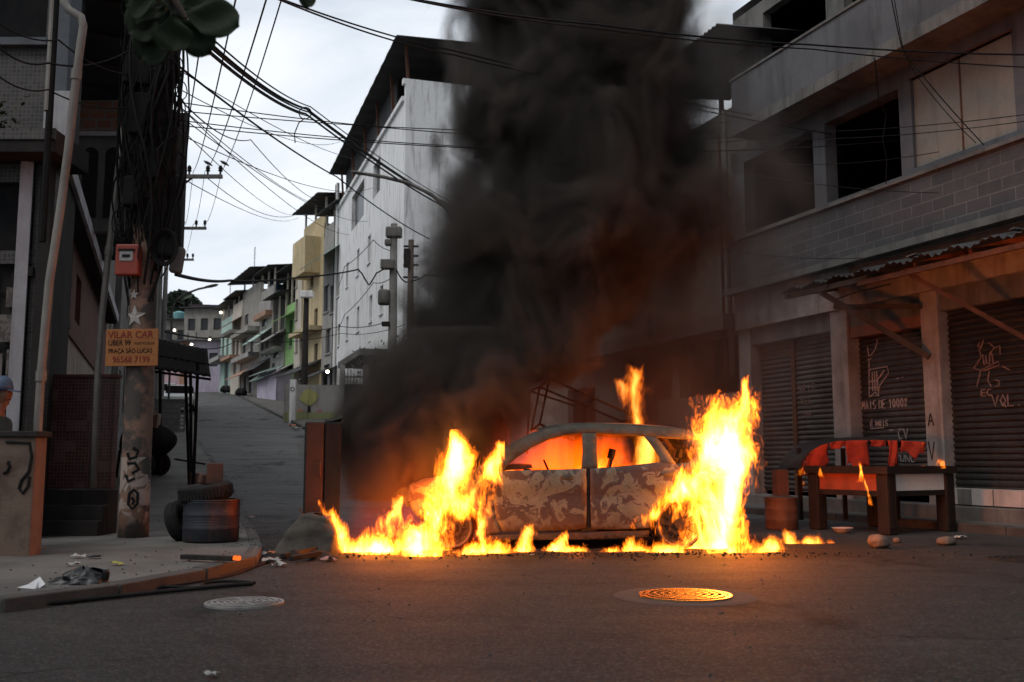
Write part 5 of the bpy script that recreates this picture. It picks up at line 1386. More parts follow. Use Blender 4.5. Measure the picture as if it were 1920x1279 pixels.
m = MB(); m.tube([(0, 0, 0), (.05, 0, 1.2), (.1, 0, 2.4)], .06, 7); m.build('stem', M_WOODD, hd)
# rubbish heaps along the far kerb
M_BAG = nmat('pale_rubbish', (0.34, 0.33, 0.31), (0.15, 0.14, 0.13), 0.7, 9)
for lab, px, py in (('pale heap of rubbish bags at the top of the right kerb', 408, 728), ('dark heap of rubbish by the far mint house', 428, 736), ('dark bin bags leaning at the concrete house', 448, 742)):
    r = ray(px, py); t_ = 20.0
    while EYE + r.z * t_ > ground_z(r.x * t_, r.y * t_) + .12 and t_ < 130: t_ += 0.25
    p = r * t_
    o = thing('rubbish_bag', lab, 'rubbish', (p.x, p.y, ground_z(p.x, p.y) + .1))
    m = MB()
    for k in range(4):
        c = (rnd.uniform(-.5, .5), rnd.uniform(-.4, .4), .25)
        m.lathe([(.05, -.25), (.32, -.2), (.36, .05), (.22, .3), (.05, .42)], c, 10)
    m.build('bags', M_BAG if 'pale' in lab else M_BLACK, o, True)
# ================================================================== OVERHEAD WIRES
def wire(label, pts, r=0.010, sag=0.25, group=None, name='overhead_wire', n=14):
    """pts: (px, py, depth) supports; the wire sags between them"""
    P_ = [at(*p) for p in pts]
    out = []
    for a, b in zip(P_, P_[1:]):
        for k in range(n):
            q = k / n
            out.append(a.lerp(b, q) - Vector((0, 0, sag * 4 * q * (1 - q))))
    out.append(P_[-1])
    base = out[0].copy()
    m = MB(); m.tube([p - base for p in out], r, 5)
    o = m.build(name, M_CABLE); o.location = base
    tag(o, label, 'wire', group)
    return o
g = 'cables of the thick bundle crossing to the white block'
for i, (dy, dx, r) in enumerate(((0, 0, .022), (9, 3, .016), (15, -2, .02), (-8, 6, .012), (22, 2, .011))):
    wire('thick black cable of the bundle slanting down across the sky to the white block', [(372 + dx, 62 + dy, 10), (576 + dx, 205 + dy * .6, 19), (850 + dx, 388 + dy * .5, 34)], r, 0.12, g)
m = MB()
kp = at(572, 212, 18.8)
m.tube([Vector((.12 * math.cos(a), 0, .12 * math.sin(a))) for a in [k * math.pi / 6 for k in range(12)]], .012, 5, closed=True)
m.tube([(0, 0, -.1), (-.12, 0, -.2), (-.2, 0, -.42), (-.18, 0, -.6)], .012, 5)
o = m.build('cable_knot', M_CABLE); o.location = kp; tag(o, 'loose knot of wire tied round the slanting cable bundle', 'wire')
wire('single black cable falling from the leaves past the white block corner', [(315, 108, 12.3), (632, 332, 24), (805, 448, 32)], .017, .1)
wire('second single cable just under it running from the pole to the ochre house', [(318, 165, 12.5), (470, 262, 24), (600, 378, 45)], .012, .25)
fan = 'thin wires fanning from the utility pole to the houses'
for (a, b) in (((312, 178, 12.6), (640, 392, 44)), ((308, 210, 12.6), (556, 402, 56)), ((312, 240, 12.6), (700, 352, 42)), ((305, 150, 12.6), (640, 265, 44)), ((318, 120, 12.6), (720, 300, 42)), ((300, 310, 13), (560, 408, 58)), ((312, 175, 12.6), (655, 440, 44)), ((308, 195, 12.6), (690, 415, 43))):
    wire('thin black wire in the fan between the utility pole and the houses', [a, b], .008, .45, fan)
lev = 'thin level wires crossing the street from the utility pole'
for (a, b, s) in (((310, 188, 12.7), (1535, 244, 18.9), .35), ((308, 222, 12.7), (1402, 262, 20.4), .3), ((306, 232, 12.7), (1700, 262, 17.2), .3), ((306, 205, 12.7), (1372, 228, 20.4), .25)):
    wire('thin level wire crossing the street between the utility pole and the grey shop building', [a, b], .008, s, lev, n=24)
wire('upper wire of the long pair slanting from the top edge into the smoke', [(500, -12, 9), (850, 95, 13), (1410, 216, 19.6)], .010, .05)
wire('lower wire of the long pair slanting from the top edge into the smoke', [(520, -2, 9), (850, 103, 13), (1560, 252, 18.6)], .010, .06)
wire('upper cable of the pair sweeping across the top right to the picture edge', [(730, -10, 8.5), (1120, 46, 10.5), (1520, 84, 12), (1960, 103, 13)], .012, .03)
wire('lower cable of the pair sweeping across the top right under its twin', [(755, -4, 8.5), (1120, 54, 10.5), (1520, 92, 12), (1960, 128, 13)], .009, .03)
up3 = 'wires running from the crossarm insulators overhead'
for (a, b) in (((334, 322, 30), (392, -30, 8)), ((362, 322, 30), (448, -30, 8)), ((384, 322, 30), (508, -30, 8)), ((415, 322, 30), (575, -160, 8))):
    wire('thin wire rising from the nearest crossarm towards the top edge', [a, b], .009, .3, up3)
dn3 = 'wires between the slim poles up the street'
for (a, b) in (((334, 322, 30), (322, 420, 41.5)), ((362, 322, 30), (346, 420, 41.5)), ((384, 322, 30), (362, 420, 41.5)), ((415, 322, 30), (380, 420, 41.5)), ((322, 420, 41.5), (320, 480, 54)), ((362, 420, 41.5), (342, 480, 54))):
    wire('thin wire slung between two of the slim poles up the street', [a, b], .009, .5, dn3)
wire('thick telephone cable looping from the utility pole to the pale concrete pole', [(330, 515, 14), (430, 526, 22), (560, 520, 32), (672, 505, 38)], .030, .05)
wire('hanging loop of the telephone cable beside the pale concrete pole', [(672, 505, 38), (678, 512, 38), (692, 535, 38), (706, 512, 38), (722, 502, 38)], .030, .02, n=6)
wire('telephone cable sagging from the concrete pole past the wooden pole', [(742, 503, 38), (755, 525, 37.3), (768, 528, 36.5), (800, 515, 35.5), (862, 515, 34)], .028, .05, n=6)
wire('low cable strung along the house fronts at the second floor', [(310, 622, 15), (440, 625, 40), (640, 612, 46), (736, 600, 38)], .018, .15)
wire('lower twin of the cable strung along the house fronts', [(310, 640, 15), (440, 640, 40), (640, 625, 46), (768, 605, 36.5)], .014, .2)
wire('service wire from the concrete pole up to the corner of the white block', [(735, 470, 38), (700, 450, 40), (646, 500, 46), (634, 540, 60)], .016, .1)
wire('service wire slanting down the white block from the concrete pole', [(735, 520, 38), (700, 530, 40), (646, 590, 46), (632, 620, 60)], .016, .1)
wire('wire from the nearest crossarm sagging to the roof of the ochre house', [(384, 330, 30), (556, 402, 58)], .014, .6)
wire('loose wire dangling across the empty window of the grey shop building', [(1640, 108, 15.6), (1648, 190, 15.9), (1662, 215, 16.2), (1655, 262, 16.3), (1663, 300, 16.4), (1661, 345, 16.5)], .010, .0, n=3)
wire('slack wire crossing the tan board from the balcony slab, upper strand', [(1670, -10, 14.8), (1690, 85, 15.2), (1712, 120, 15.3), (1845, 272, 14.6)], .009, .03, n=5)
wire('slack wire crossing the tan board from the balcony slab, lower strand', [(1676, -10, 14.8), (1693, 90, 15.2), (1725, 150, 15.3), (1830, 268, 14.7)], .007, .05, n=5)
fac = 'thin wires strung along the front of the grey shop building'
for (a, b, s) in (((1375, 246, 20.0), (1960, 210, 13.6), .12), ((1375, 258, 20.0), (1960, 222, 13.6), .14), ((1380, 300, 20.2), (1760, 285, 15.6), .15), ((1375, 318, 20.2), (1760, 362, 15.6), .1), ((1375, 470, 20.5), (1700, 480, 16.2), .1)):
    wire('thin wire strung along the front of the grey shop building', [a, b], .007, s, fac)
wire('pair of black wires drooping over the tiled house front at the top left', [(-20, 70, 10.5), (90, 118, 11.2), (250, 90, 12.5)], .012, .12)
wire('black wire running from the mosaic wall to the cable tangle', [(-20, 30, 10.5), (110, 75, 11.2), (250, 140, 12.5)], .010, .1)
wire('lowest of the wires over the tiled house, dipping behind the long drain pipe', [(-20, 128, 10.5), (90, 168, 11.2), (250, 200, 12.5)], .010, .1)
# birds on the far crossarm wires
M_BIRD = nmat('dark_bird', (0.03, 0.03, 0.032), (0.02, 0.02, 0.02), 0.8, 9)
for lab, px, py in (('small dark bird perched above the middle insulator', 390, 306), ('small dark bird perched above the end insulator', 421, 306)):
    b = thing('bird', lab, 'bird', at(px, py, 30))
    m = MB(); m.tube([(-.12, 0, .07), (-.06, 0, .03), (0, 0, 0), (.06, 0, -.03), (.14, 0, -.09)], [.02, .045, .05, .035, .012], 8); m.tube([(-.1, 0, .06), (-.16, 0, .08)], [.02, .004], 6); m.build('body', M_BIRD, b, True)
    m = MB(); m.grid(3, 2, lambda u, v: (-.04 + .14 * u, .035 + .015 * v, .03 - .06 * u - .02 * v)); m.build('wing', M_BIRD, b)
    m = MB(); m.tube([(0, 0, -.04), (0, 0, -.12)], .006, 4); m.build('leg', M_BIRD, b)
# ================================================================== THE BURNING CAR
def burnt_paint():
    t = NT('burnt_car_paint')
    co = t.coord()
    w = t.noise(co, 2.2, 3, 0.5, 0, 'Color')
    cw = t.vmath('ADD', co, t.vmath('SCALE', w, None, 0.55))
    a = t.noise(cw, 3.9, 6, 0.62, 0.9)
    patch = t.ramp(a, [(0.475, 0.0), (0.52, 1.0)])
    ring = t.ramp(a, [(0.43, 0.0), (0.475, 1.0), (0.52, 0.0)])
    fine = t.noise(co, 28, 5, 0.65)
    base = t.mix(fine, (0.09, 0.088, 0.062), (0.165, 0.16, 0.115))
    dark = t.mix(fine, (0.032, 0.022, 0.020), (0.085, 0.06, 0.053))
    col = t.mix(patch, base, dark)
    col = t.mix(t.math('MULTIPLY', ring, 0.45), col, (0.19, 0.165, 0.15))
    b = t.noise(cw, 11, 4, 0.6)
    col = t.mix(t.math('MULTIPLY', t.ramp(b, [(0.58, 0.0), (0.66, 1.0)]), 0.8), col, (0.05, 0.036, 0.03))
    sp = t.n('ShaderNodeSeparateXYZ'); t.l(co, sp.inputs[0])
    low = t.math('ADD', sp.outputs['Z'], t.math('MULTIPLY', t.noise(co, 6, 4), 0.35))
    col = t.mix(t.ramp(low, [(0.42, 0.75), (0.60, 0.0)]), col, (0.085, 0.05, 0.035))
    return t.surface(col, 0.75, 0.0, t.math('ADD', fine, t.math('MULTIPLY', patch, 0.6)), 0.35, 0.004, 0.3)
M_BURNT = burnt_paint()
M_BURNTG = nmat('scorched_grey_metal', (0.085, 0.077, 0.062), (0.03, 0.026, 0.022), 0.75, 4.5, 0, None, 0.3, 35, metal=0.2)
M_BURNTD = nmat('scorched_dark_metal', (0.045, 0.035, 0.03), (0.08, 0.05, 0.035), 0.8, 5, 0, None, 0.5, 35, metal=0.2)
CX, CY = 0.65, 13.0
car = thing('burning_car', 'burning silver hatchback stripped to blistered bare metal with no glass', 'car', (CX, CY, 0), math.pi)
def cp(px, py, Y=12.15):
    p = at(px, py, Y)
    return (CX - p.x, p.z)
def side_y(x, z):
    y = 0.865
    if z > 0.93: y -= (z - 0.93) * 0.40
    elif z < 0.5: y -= (0.5 - z) * 0.12
    y += 0.018 * math.exp(-((z - 0.76) / 0.05) ** 2) - 0.012 * math.exp(-((z - 0.62) / 0.07) ** 2)
    if x > 1.3: y -= (x - 1.3) ** 2 * 0.22
    if x < -1.5: y -= (x + 1.5) ** 2 * 0.20
    return y + 0.006 * mnoise.noise(Vector((x * 5, z * 5, 1.7))) + 0.016 * mnoise.noise(Vector((x * 2.3 + 4, z * 2.6, 0.4)))
def panel(name, poly_px, mat, off=0.0, thick=0.022, side=1, conv=True, parent=None, fine=0.10):
    poly = [cp(*p) for p in poly_px] if conv else poly_px
    b = bmesh.new()
    vs = [b.verts.new((p[0], 0, p[1])) for p in poly]
    es = [b.edges.new((vs[i], vs[(i + 1) % len(vs)])) for i in range(len(vs))]
    bmesh.ops.triangle_fill(b, use_beauty=True, edges=es)
    for _ in range(6):
        long_ = [e for e in b.edges if e.calc_length() > fine]
        if not long_: break
        bmesh.ops.subdivide_edges(b, edges=long_, cuts=1)
        bmesh.ops.triangulate(b, faces=b.faces)
    bmesh.ops.beautify_fill(b, faces=b.faces, edges=b.edges)
    for v in b.verts:
        v.co.y = side * (side_y(v.co.x, v.co.z) + off)
    bmesh.ops.recalc_face_normals(b, faces=b.faces)
    me = bpy.data.meshes.new(name); b.to_mesh(me); b.free()
    me.materials.append(mat)
    for p in me.polygons: p.use_smooth = True
    o = bpy.data.objects.new(name, me); COL.objects.link(o)
    o.parent = parent or car
    sm = o.modifiers.new('solid', 'SOLIDIFY'); sm.thickness = thick; sm.offset = 0
    return o
def arc(cx, cy, r, a0, a1, n=8):
    return [(cx + r * math.cos(R(a0 + (a1 - a0) * i / n)), cy - r * math.sin(R(a0 + (a1 - a0) * i / n))) for i in range(n + 1)]
FD = [(922, 884), (1000, 881.5), (1099, 879), (1100, 940), (1099, 988), (1080, 994), (1000, 996), (942, 997), (930, 970), (924, 930)]
RD = [(1106, 879), (1180, 873.5), (1240, 867), (1268, 871), (1281, 884), (1276, 905), (1262, 922)] + [(1243, 936), (1230, 953), (1221, 975), (1218, 990), (1150, 993), (1109, 992), (1107, 940)]
BP = [(1093, 811), (1121, 810), (1120, 846), (1121, 879), (1090, 880), (1093, 846)]
RAIL = [(893, 880), (930, 852), (965, 828), (1000, 811), (1036, 801), (1072, 796.5), (1106, 795), (1160, 796.5), (1210, 799), (1260, 803), (1300, 809), (1330, 817), (1318, 826), (1285, 823), (1232, 818.5), (1180, 815), (1120, 811.5), (1096, 811), (1062, 815), (1030, 823), (1000, 837), (968, 858), (950, 874), (946, 882), (922, 884)]
CPIL = [(1211, 817), (1234, 819), (1250, 842), (1268, 871), (1240, 867), (1240, 862), (1226, 838)]
DPIL = [(1290, 823), (1320, 826), (1338, 850), (1352, 876), (1318, 884), (1281, 884), (1268, 871), (1290, 868), (1308, 856), (1306, 842)]
QTR = [(1281, 884), (1318, 884), (1352, 876), (1378, 898), (1388, 930), (1388, 965), (1376, 992), (1335, 994)] + arc(1276, 990, 57, 5, 95, 8) + [(1262, 922), (1276, 905)]
FEN = [(893, 880), (922, 884), (924, 930), (930, 970), (940, 998), (912, 1004)] + arc(848, 994, 58, 0, 165, 12) + [(775, 960), (760, 935), (768, 908), (800, 897), (850, 888)]
SILL = [(912, 1003), (1218, 996), (1216, 1007), (1100, 1012), (914, 1013)]
for s in (1, -1):
    d = panel('door', FD, M_BURNT, 0.004, side=s)
    d2 = panel('door', RD, M_BURNT, 0.004, side=s)
    for (dd, hx, hy) in ((d, 1062, 895), (d2, 1252, 888)):
        x, z = cp(hx, hy)
        m = MB(); m.lathe([(0.001, -0.005), (0.06, 0.0), (0.07, 0.008), (0.055, 0.014), (0.001, 0.016)], (0, 0, 0), 16, 'Y')
        for v in m.v:
            v.x = v.x * 1.25 + x; v.z = v.z * 0.5 + z; v.y = s * (v.y + side_y(x, z) + 0.012)
        m.build('handle', M_BURNTG, dd, smooth_=True)
    MG = M_BURNTG if s > 0 else M_CHAR
    panel('pillar', BP, MG, -0.004, 0.03, side=s)
    panel('roof_rail', RAIL, MG, 0.0, 0.035, side=s)
    panel('pillar', CPIL, MG, -0.003, 0.03, side=s)
    panel('pillar', DPIL, MG, -0.004, 0.03, side=s)
    panel('rear_quarter', QTR, M_BURNT, 0, side=s)
    f = panel('fender', FEN, M_BURNT if s > 0 else M_BURNTD, 0, side=s)
    panel('sill', SILL, M_BURNTD, -0.02, 0.05, side=s)
    # dark seams and rubber stubs round the doors
    m = MB()
    for px in (1103,):
        pts = []
        for k in range(9):
            x, z = cp(px, 880 + 13.5 * k); pts.append((x, s * (side_y(x, z) - 0.006), z))
        m.tube(pts, 0.016, 5)
    m.build('door_seam', M_CHAR, car)
    panel('lower_pillar', [(1090, 878), (1121, 878), (1120, 996), (1090, 997)], M_BURNTD, -0.05, 0.05, side=s)
# mirror stub, window slot strips
m = MB()
x, z = cp(938, 872); m.obox((x, 0.86, z), (0.10, 0.05, 0.07), (0, 0.3, 0.2)); m.build('mirror_stub', M_BURNTD, car, bevel=0.015)
# roof panel
prof = [cp(*p) for p in ((960, 829), (1000, 809), (1036, 799.5), (1072, 795), (1106, 793.5), (1160, 795), (1210, 797.5), (1260, 801.5), (1300, 807.5), (1330, 815))]
m = MB()
def roofp(u, v):
    f = u * (len(prof) - 1); i = min(int(f), len(prof) - 2); q = f - i
    x = prof[i][0] * (1 - q) + prof[i + 1][0] * q; z = prof[i][1] * (1 - q) + prof[i + 1][1] * q
    w = side_y(x, z) - 0.01
    y = -w + 2 * w * v
    sag = 0.04 * math.exp(-((x + 0.2) / 0.35) ** 2 - ((y + .1) / 0.3) ** 2)
    return (x, y, z + 0.035 * (1 - (2 * v - 1) ** 2) - sag + 0.006 * mnoise.noise(Vector((x * 4, y * 4, 0))))
m.grid(34, 18, lambda u, v: roofp(0.14 + 0.86 * u, v))
m.build('roof', M_BURNTG, car, True, solid=0.012)
# buckled bonnet
m = MB()
def hoodp(u, v):
    x = 0.32 + 1.38 * u
    x0 = 0.40; xx = x0 + 1.28 * u
    w = 0.70 - 0.10 * u
    y = -w + 2 * w * v
    z = 0.97 - 0.05 * u - 0.16 * max(0, u - 0.55) ** 1.5 + 0.03 * (1 - (2 * v - 1) ** 2)
    z += 0.045 * math.sin(u * 6 + v * 3) * u + 0.03 * mnoise.noise(Vector((u * 4, v * 4, 3)))
    return (xx, y, z)
m.grid(24, 16, hoodp)
m.build('bonnet', M_BURNTG, car, True, solid=0.012)
# engine bay wreckage
m = MB(); m.obox((1.05, 0.05, 0.52), (0.62, 0.6, 0.42), (0.05, 0.1, 0.1)); m.build('engine_block', M_BURNTD, car, bevel=0.04)
m = MB(); m.lathe([(0.11, -0.2), (0.12, -0.18), (0.12, 0.18), (0.11, 0.2)], (1.34, 0.42, 0.56), 14, 'Y'); m.build('air_filter', M_CHAR, car, True)
m = MB()
m.bar((1.62, -0.6, 0.42), (1.62, 0.6, 0.42), 0.07, 0.10); m.bar((1.60, -0.6, 0.78), (1.60, 0.58, 0.76), 0.05); m.bar((1.6, 0.55, 0.2), (1.6, 0.55, 0.78), 0.05); m.bar((1.6, -0.55, 0.2), (1.6, -0.55, 0.78), 0.05); m.bar((1.6, 0.1, 0.42), (1.58, 0.12, 0.78), 0.04)
m.bar((0.5, 0.5, 0.46), (1.62, 0.5, 0.40), 0.08, 0.11); m.bar((0.5, -0.5, 0.46), (1.62, -0.5, 0.40), 0.08, 0.11)
m.build('front_frame', M_BURNTD, car)
x, z = cp(760, 925)
m = MB(); m.prism([(x - .2, z + .12), (x + .10, z + .06), (x + .16, z - .02), (x - .02, z - .17), (x - .22, z - .10)], 0.70, 0.78); m.build('fender_liner', M_BURNTG, car, bevel=0.02)
m = MB(); m.bar((1.74, -0.7, 0.30), (1.74, 0.66, 0.16), 0.06, 0.14); m.build('bumper_beam', M_BURNTD, car, bevel=0.02)
# rear: tailgate frame, bumper beam, floor and cabin wreckage
m = MB()
m.bar((-1.62, -0.62, 0.97), (-1.62, 0.62, 0.97), 0.05, 0.08); m.bar((-1.85, -0.6, 0.45), (-1.85, 0.6, 0.45), 0.08, 0.12)
m.bar((-1.35, -0.5, 1.40), (-1.35, 0.5, 1.40), 0.06); m.bar((-1.38, 0.5, 1.4), (-1.68, 0.6, 0.95), 0.05); m.bar((-1.38, -0.5, 1.4), (-1.68, -0.6, 0.95), 0.05)
m.grid(8, 6, lambda u, v: (-1.70 - 0.16 * (1 - v), -0.62 + 1.24 * u, 0.42 + 0.52 * v))
m.build('tailgate', M_BURNTD, car)
m = MB(); m.box(-1.7, 0.55, -0.72, 0.72, 0.20, 0.25); m.box(0.42, 0.50, -0.72, 0.72, 0.2, 0.95); m.build('floor_pan', M_CHAR, car)
m = MB(); m.tube([(0.36, -0.7, 0.86), (0.34, 0.0, 0.88), (0.36, 0.7, 0.86)], 0.05, 8); m.build('dashboard_beam', M_CHAR, car)
m = MB()
m.tube([(0.18 + 0.17 * math.sin(a) * 0.4, 0.36 + 0.17 * math.cos(a), 0.90 + 0.16 * math.sin(a)) for a in [k * math.pi / 8 for k in range(16)]], 0.012, 6, closed=True)
m.tube([(0.36, 0.36, 0.82), (0.18, 0.36, 0.90)], 0.02, 6); m.build('steering_wheel', M_CHAR, car)
for sx, sy in ((-0.30, 0.36), (-0.30, -0.36), (-1.15, 0.34), (-1.15, -0.34)):
    m = MB()
    m.tube([(sx + .25, sy - .2, .42), (sx - .1, sy - .2, .42), (sx - .22, sy - .19, .8), (sx - .30, sy - .13, 1.08), (sx - .30, sy + .13, 1.08), (sx - .22, sy + .19, .8), (sx - .1, sy + .2, .42), (sx + .25, sy + .2, .42)], 0.016, 6, closed=True)
    for q in (0.55, 0.68, 0.81, 0.94): m.tube([(sx - .10 - (q - .42) * .3, sy - .19, q), (sx - .10 - (q - .42) * .3, sy + .19, q)], 0.008, 5)
    m.tube([(sx - .29, sy, 1.08), (sx - .32, sy, 1.2)], 0.05, 6)
    m.build('seat_frame', M_CHAR, car)
# wheels: bare rims with the burnt wire of the tyres
def wheel(x, y, r, s):
    m = MB()
    m.lathe([(r * 0.985, -0.085), (r, -0.06), (r * .93, -0.03), (r * .93, 0.05), (r, 0.075), (r * 0.97, 0.09), (r * 0.86, 0.07), (r * 0.84, -0.07), (r * .95, -0.085)], (x, y, r + 0.01), 36, 'Y', cap=False)
    w = m.build('wheel', M_BURNTD, car, True)
    m = MB()
    c = Vector((x, y + s * 0.03, r + 0.01))
    m.lathe([(0.001, 0.02 * s), (r * .22, 0.02 * s), (r * .26, -0.01 * s), (r * 0.22, -0.03 * s)], c, 20, 'Y')
    m.lathe([(r * .2, -0.02 * s), (r * .45, 0.0), (r * .62, -0.012 * s), (r * .86, 0.012 * s), (r * .87, -0.03 * s)], c, 32, 'Y', cap=False)
    for k in range(12):
        a = k * math.pi / 6
        d = Vector((math.cos(a), 0, math.sin(a)))
        m.bar(c + d * r * .42 + Vector((0, s * .004, 0)), c + d * r * .70 + Vector((0, s * 0.006, 0)), 0.016, 0.012)
    m.build('rim', M_CHAR, w)
    m = MB()
    for k in range(5):
        ph = random.random() * 6
        m.tube([(x + (r + .012 + .012 * math.sin(3 * a + ph)) * math.cos(a), y - 0.07 + 0.035 * k + 0.01 * math.sin(5 * a + ph), r + .01 + (r + .012 + .012 * math.sin(3 * a + ph)) * math.sin(a)) for a in [q * math.pi / 14 for q in range(28)]], 0.004, 4, closed=True)
    m.build('tyre_wire', M_CHAR, w)
    return w
xf, xr = cp(848, 990)[0], cp(1275, 990)[0]
for s in (1, -1):
    wheel(xf, s * 0.78, 0.245, s)
    wheel(xr, s * 0.78, 0.285, s)
# ================================================================== OBJECTS ROUND THE FIRE
def gp_(px, py, h=0.0):
    r = ray(px, py); t = 3.0
    while EYE + r.z * t > ground_z(r.x * t, r.y * t) + h and t < 120: t += 0.02
    p = r * t
    return Vector((p.x, p.y, ground_z(p.x, p.y) + h))
def gpa(px, py):
    p = gp_(px, py, 0.10)
    return p if p.x < poly_x(KERB_L, p.y) - 0.03 else gp_(px, py, 0.004)
M_DRUM = nmat('blue_grey_drum', (0.036, 0.042, 0.056), (0.026, 0.024, 0.024), 0.6, 2.5, 0.9, (0.20, 0.06, 0.03), 0.3, 30, metal=0.3)
M_DRUMR = nmat('rusty_drum', (0.13, 0.065, 0.04), (0.075, 0.04, 0.03), 0.7, 3, 0.6, (0.05, 0.03, 0.02), 0.3, 30, metal=0.3)
M_TYRE = nmat('old_tyre_rubber', (0.018, 0.017, 0.016), (0.03, 0.028, 0.027), 0.9, 5, 0, None, 0.3, 30, spec=0.2)
M_BRICKY = nmat('old_brick', (0.09, 0.042, 0.03), (0.045, 0.028, 0.022), 0.9, 7, 0, None, 0.5, 40)
def drum(label, loc, r, h, mat):
    d = thing('oil_drum', label, 'drum', loc)
    m = MB()
    prof = [(r * .96, 0), (r, .015), (r, h * .30), (r * 1.025, h * .335), (r, h * .37), (r, h * .63), (r * 1.025, h * .665), (r, h * .70), (r, h - .02), (r * 1.02, h - .01), (r * 1.01, h), (r * .97, h), (r * .95, h - .03), (.001, h - .035)]
    m.lathe(prof, n=36); m.build('barrel', mat, d, True)
    m = MB()
    for k in range(5): m.lathe([(r * 1.0, h * (.42 + .04 * k)), (r * 1.008, h * (.43 + .04 * k)), (r * 1.0, h * (.44 + .04 * k))], n=36, cap=False)
    m.build('rib', mat, d)
    m = MB(); m.lathe([(r * .98, h), (r * 1.03, h + .006), (r * 1.03, h + .022), (r * .96, h + .022)], n=36, cap=False); m.build('rim', mat, d)
    return d
DL = gp_(395, 1014, 0.11)
drum('cut down blue grey oil drum with a rust streak on the left pavement', DL, 0.325, 0.47, M_DRUM)
def tyre_mesh(R_, r_):
    m = MB()
    prof = [(R_ - r_ * 1.3, -r_ * .75), (R_ - .02, -r_ * .95), (R_, -r_ * .6), (R_ + .005, 0), (R_, r_ * .6), (R_ - .02, r_ * .95), (R_ - r_ * 1.3, r_ * .75), (R_ - r_ * 1.45, r_ * .4), (R_ - r_ * .5, 0), (R_ - r_ * 1.45, -r_ * .4), (R_ - r_ * 1.3, -r_ * .75)]
    m.lathe(prof, n=36, cap=False)
    return m
def tyre(label, loc, rot, R_=0.31, r_=0.10):
    t = thing('tyre', label, 'tyre', loc, rot=rot)
    tyre_mesh(R_, r_).build('casing', M_TYRE, t, True)
    m = MB()
    for k in range(48):
        a = k * math.pi / 24
        for s in (-1, 1): m.obox(((R_ + .004) * math.cos(a), (R_ + .004) * math.sin(a), s * r_ * .35), (.014, .026, r_ * .5), (0, 0, a + s * .0))
    m.build('tread', M_TYRE, t)
    return t
tyre('worn tyre lying tilted on top of the blue grey drum', DL + Vector((-0.08, 0, 0.575)), (R(4), R(-7), 0))
tyre('worn tyre leaning against the side of the blue grey drum', DL + Vector((-0.44, 0.12, 0.22)), (R(12), R(72), R(10)), 0.23, 0.08)
bb = thing('concrete_stub', 'burnt square stub standing on the tyre above the blue grey drum', 'block', DL + Vector((0.02, 0, 0.665)))
m = MB(); m.obox((0, 0, 0.125), (0.19, 0.17, 0.25), (0, 0, .3)); m.build('block', M_CHAR if False else M_BRICKY, bb, bevel=0.012)
m = MB(); m.obox((-.13, 0.02, 0.06), (0.12, 0.12, 0.12), (0.1, .2, .6)); m.build('broken_piece', M_BRICKY, bb, bevel=0.02)
DR = gp_(1466, 992, 0.0); DR = at(1466, 985, 15.6); DR.z = 0.0
drum('rusty oil drum beside the burning table legs', DR, 0.25, 0.46, M_DRUMR)
bb = thing('brick_block', 'square burnt brick block standing on the rusty drum', 'block', DR + Vector((0, 0, 0.48)))
m = MB(); m.obox((0, 0, 0.215), (0.2, 0.18, 0.43), (0, 0, .15)); m.build('block', M_BRICKY, bb, bevel=0.012)
m = MB(); m.lathe([(.24, 0), (.23, .03), (.1, .06), (.001, .065)], (0, 0, -.02), 14); m.build('ash_mound', M_DIRT, bb)

# rusty cabinet standing on a broken concrete block left of the car
CB = gp_(582, 1036)
cbk = thing('concrete_block', 'broken sloping concrete block under the rusty cabinet', 'concrete block', CB)
def chunk(u, v):
    a = 2 * math.pi * u
    q = v
    w = 0.40 - 0.20 * q; d = 0.34 - 0.12 * q
    c, s = math.cos(a), math.sin(a)
    x = w * (abs(c) ** .45) * (1 if c > 0 else -1); y = d * (abs(s) ** .45) * (1 if s > 0 else -1)
    if q > .96: x *= 0.2; y *= .2
    return (x + .08 * q + 0.05 * mnoise.noise(Vector((x * 5, y * 5, q * 3))), y + 0.04 * mnoise.noise(Vector((x * 4, y * 6, q * 4 + 5))), 0.44 * min(q, .95) / .95 + 0.05 * mnoise.noise(Vector((x * 5, y * 5, 9))) * q)
m = MB(); m.grid(44, 16, chunk); m.build('concrete', nmat('broken_concrete', (0.075, 0.064, 0.053), (0.03, 0.026, 0.023), 0.95, 4, 0, None, 0.9, 22), cbk, True)
m = MB(); m.tube([(.1, -.1, .4), (.18, -.12, .52), (.16, -.12, .58)], .008, 5); m.tube([(-.1, .1, .4), (-.16, .1, .5)], .008, 5); m.build('bent_rebar', M_RUST, cbk)
rc = thing('rusty_cabinet', 'tall rust streaked metal cabinet left standing beside the car nose', 'cabinet', Vector((CB.x + .08, CB.y + .28, CB.z + 0.36)), R(13))
M_RUSTP = nmat('scorched_rust_panel', (0.055, 0.023, 0.014), (0.026, 0.014, 0.011), 0.7, 2, 0.8, (0.025, 0.018, 0.016), 0.3, 30, metal=0.2)
m = MB(); m.box(-.22, .20, 0, .6, 0, 1.16); m.build('shell', M_CHAR, rc, bevel=.012)
m = MB(); m.box(-.215, -0.01, -.03, 0, .015, 1.15); m.build('door', M_RUSTP, rc, bevel=.008)
m = MB(); m.box(.01, .19, -.02, 0, .02, 1.14); m.build('door', M_BLACK, rc, bevel=.008)
m = MB(); m.tube([(-.04, -.03, .5), (-.04, -.06, .52), (-.04, -.06, .66), (-.04, -.03, .68)], .008, 5); m.build('handle', M_RUST, rc)
m = MB(); m.grid(10, 6, lambda u, v: (.02 + .2 * u, .05 + .5 * v, 1.165 + .05 * u * u + .03 * math.sin(v * 5))); m.build('peeled_sheet', M_CHAR, rc, solid=.008)

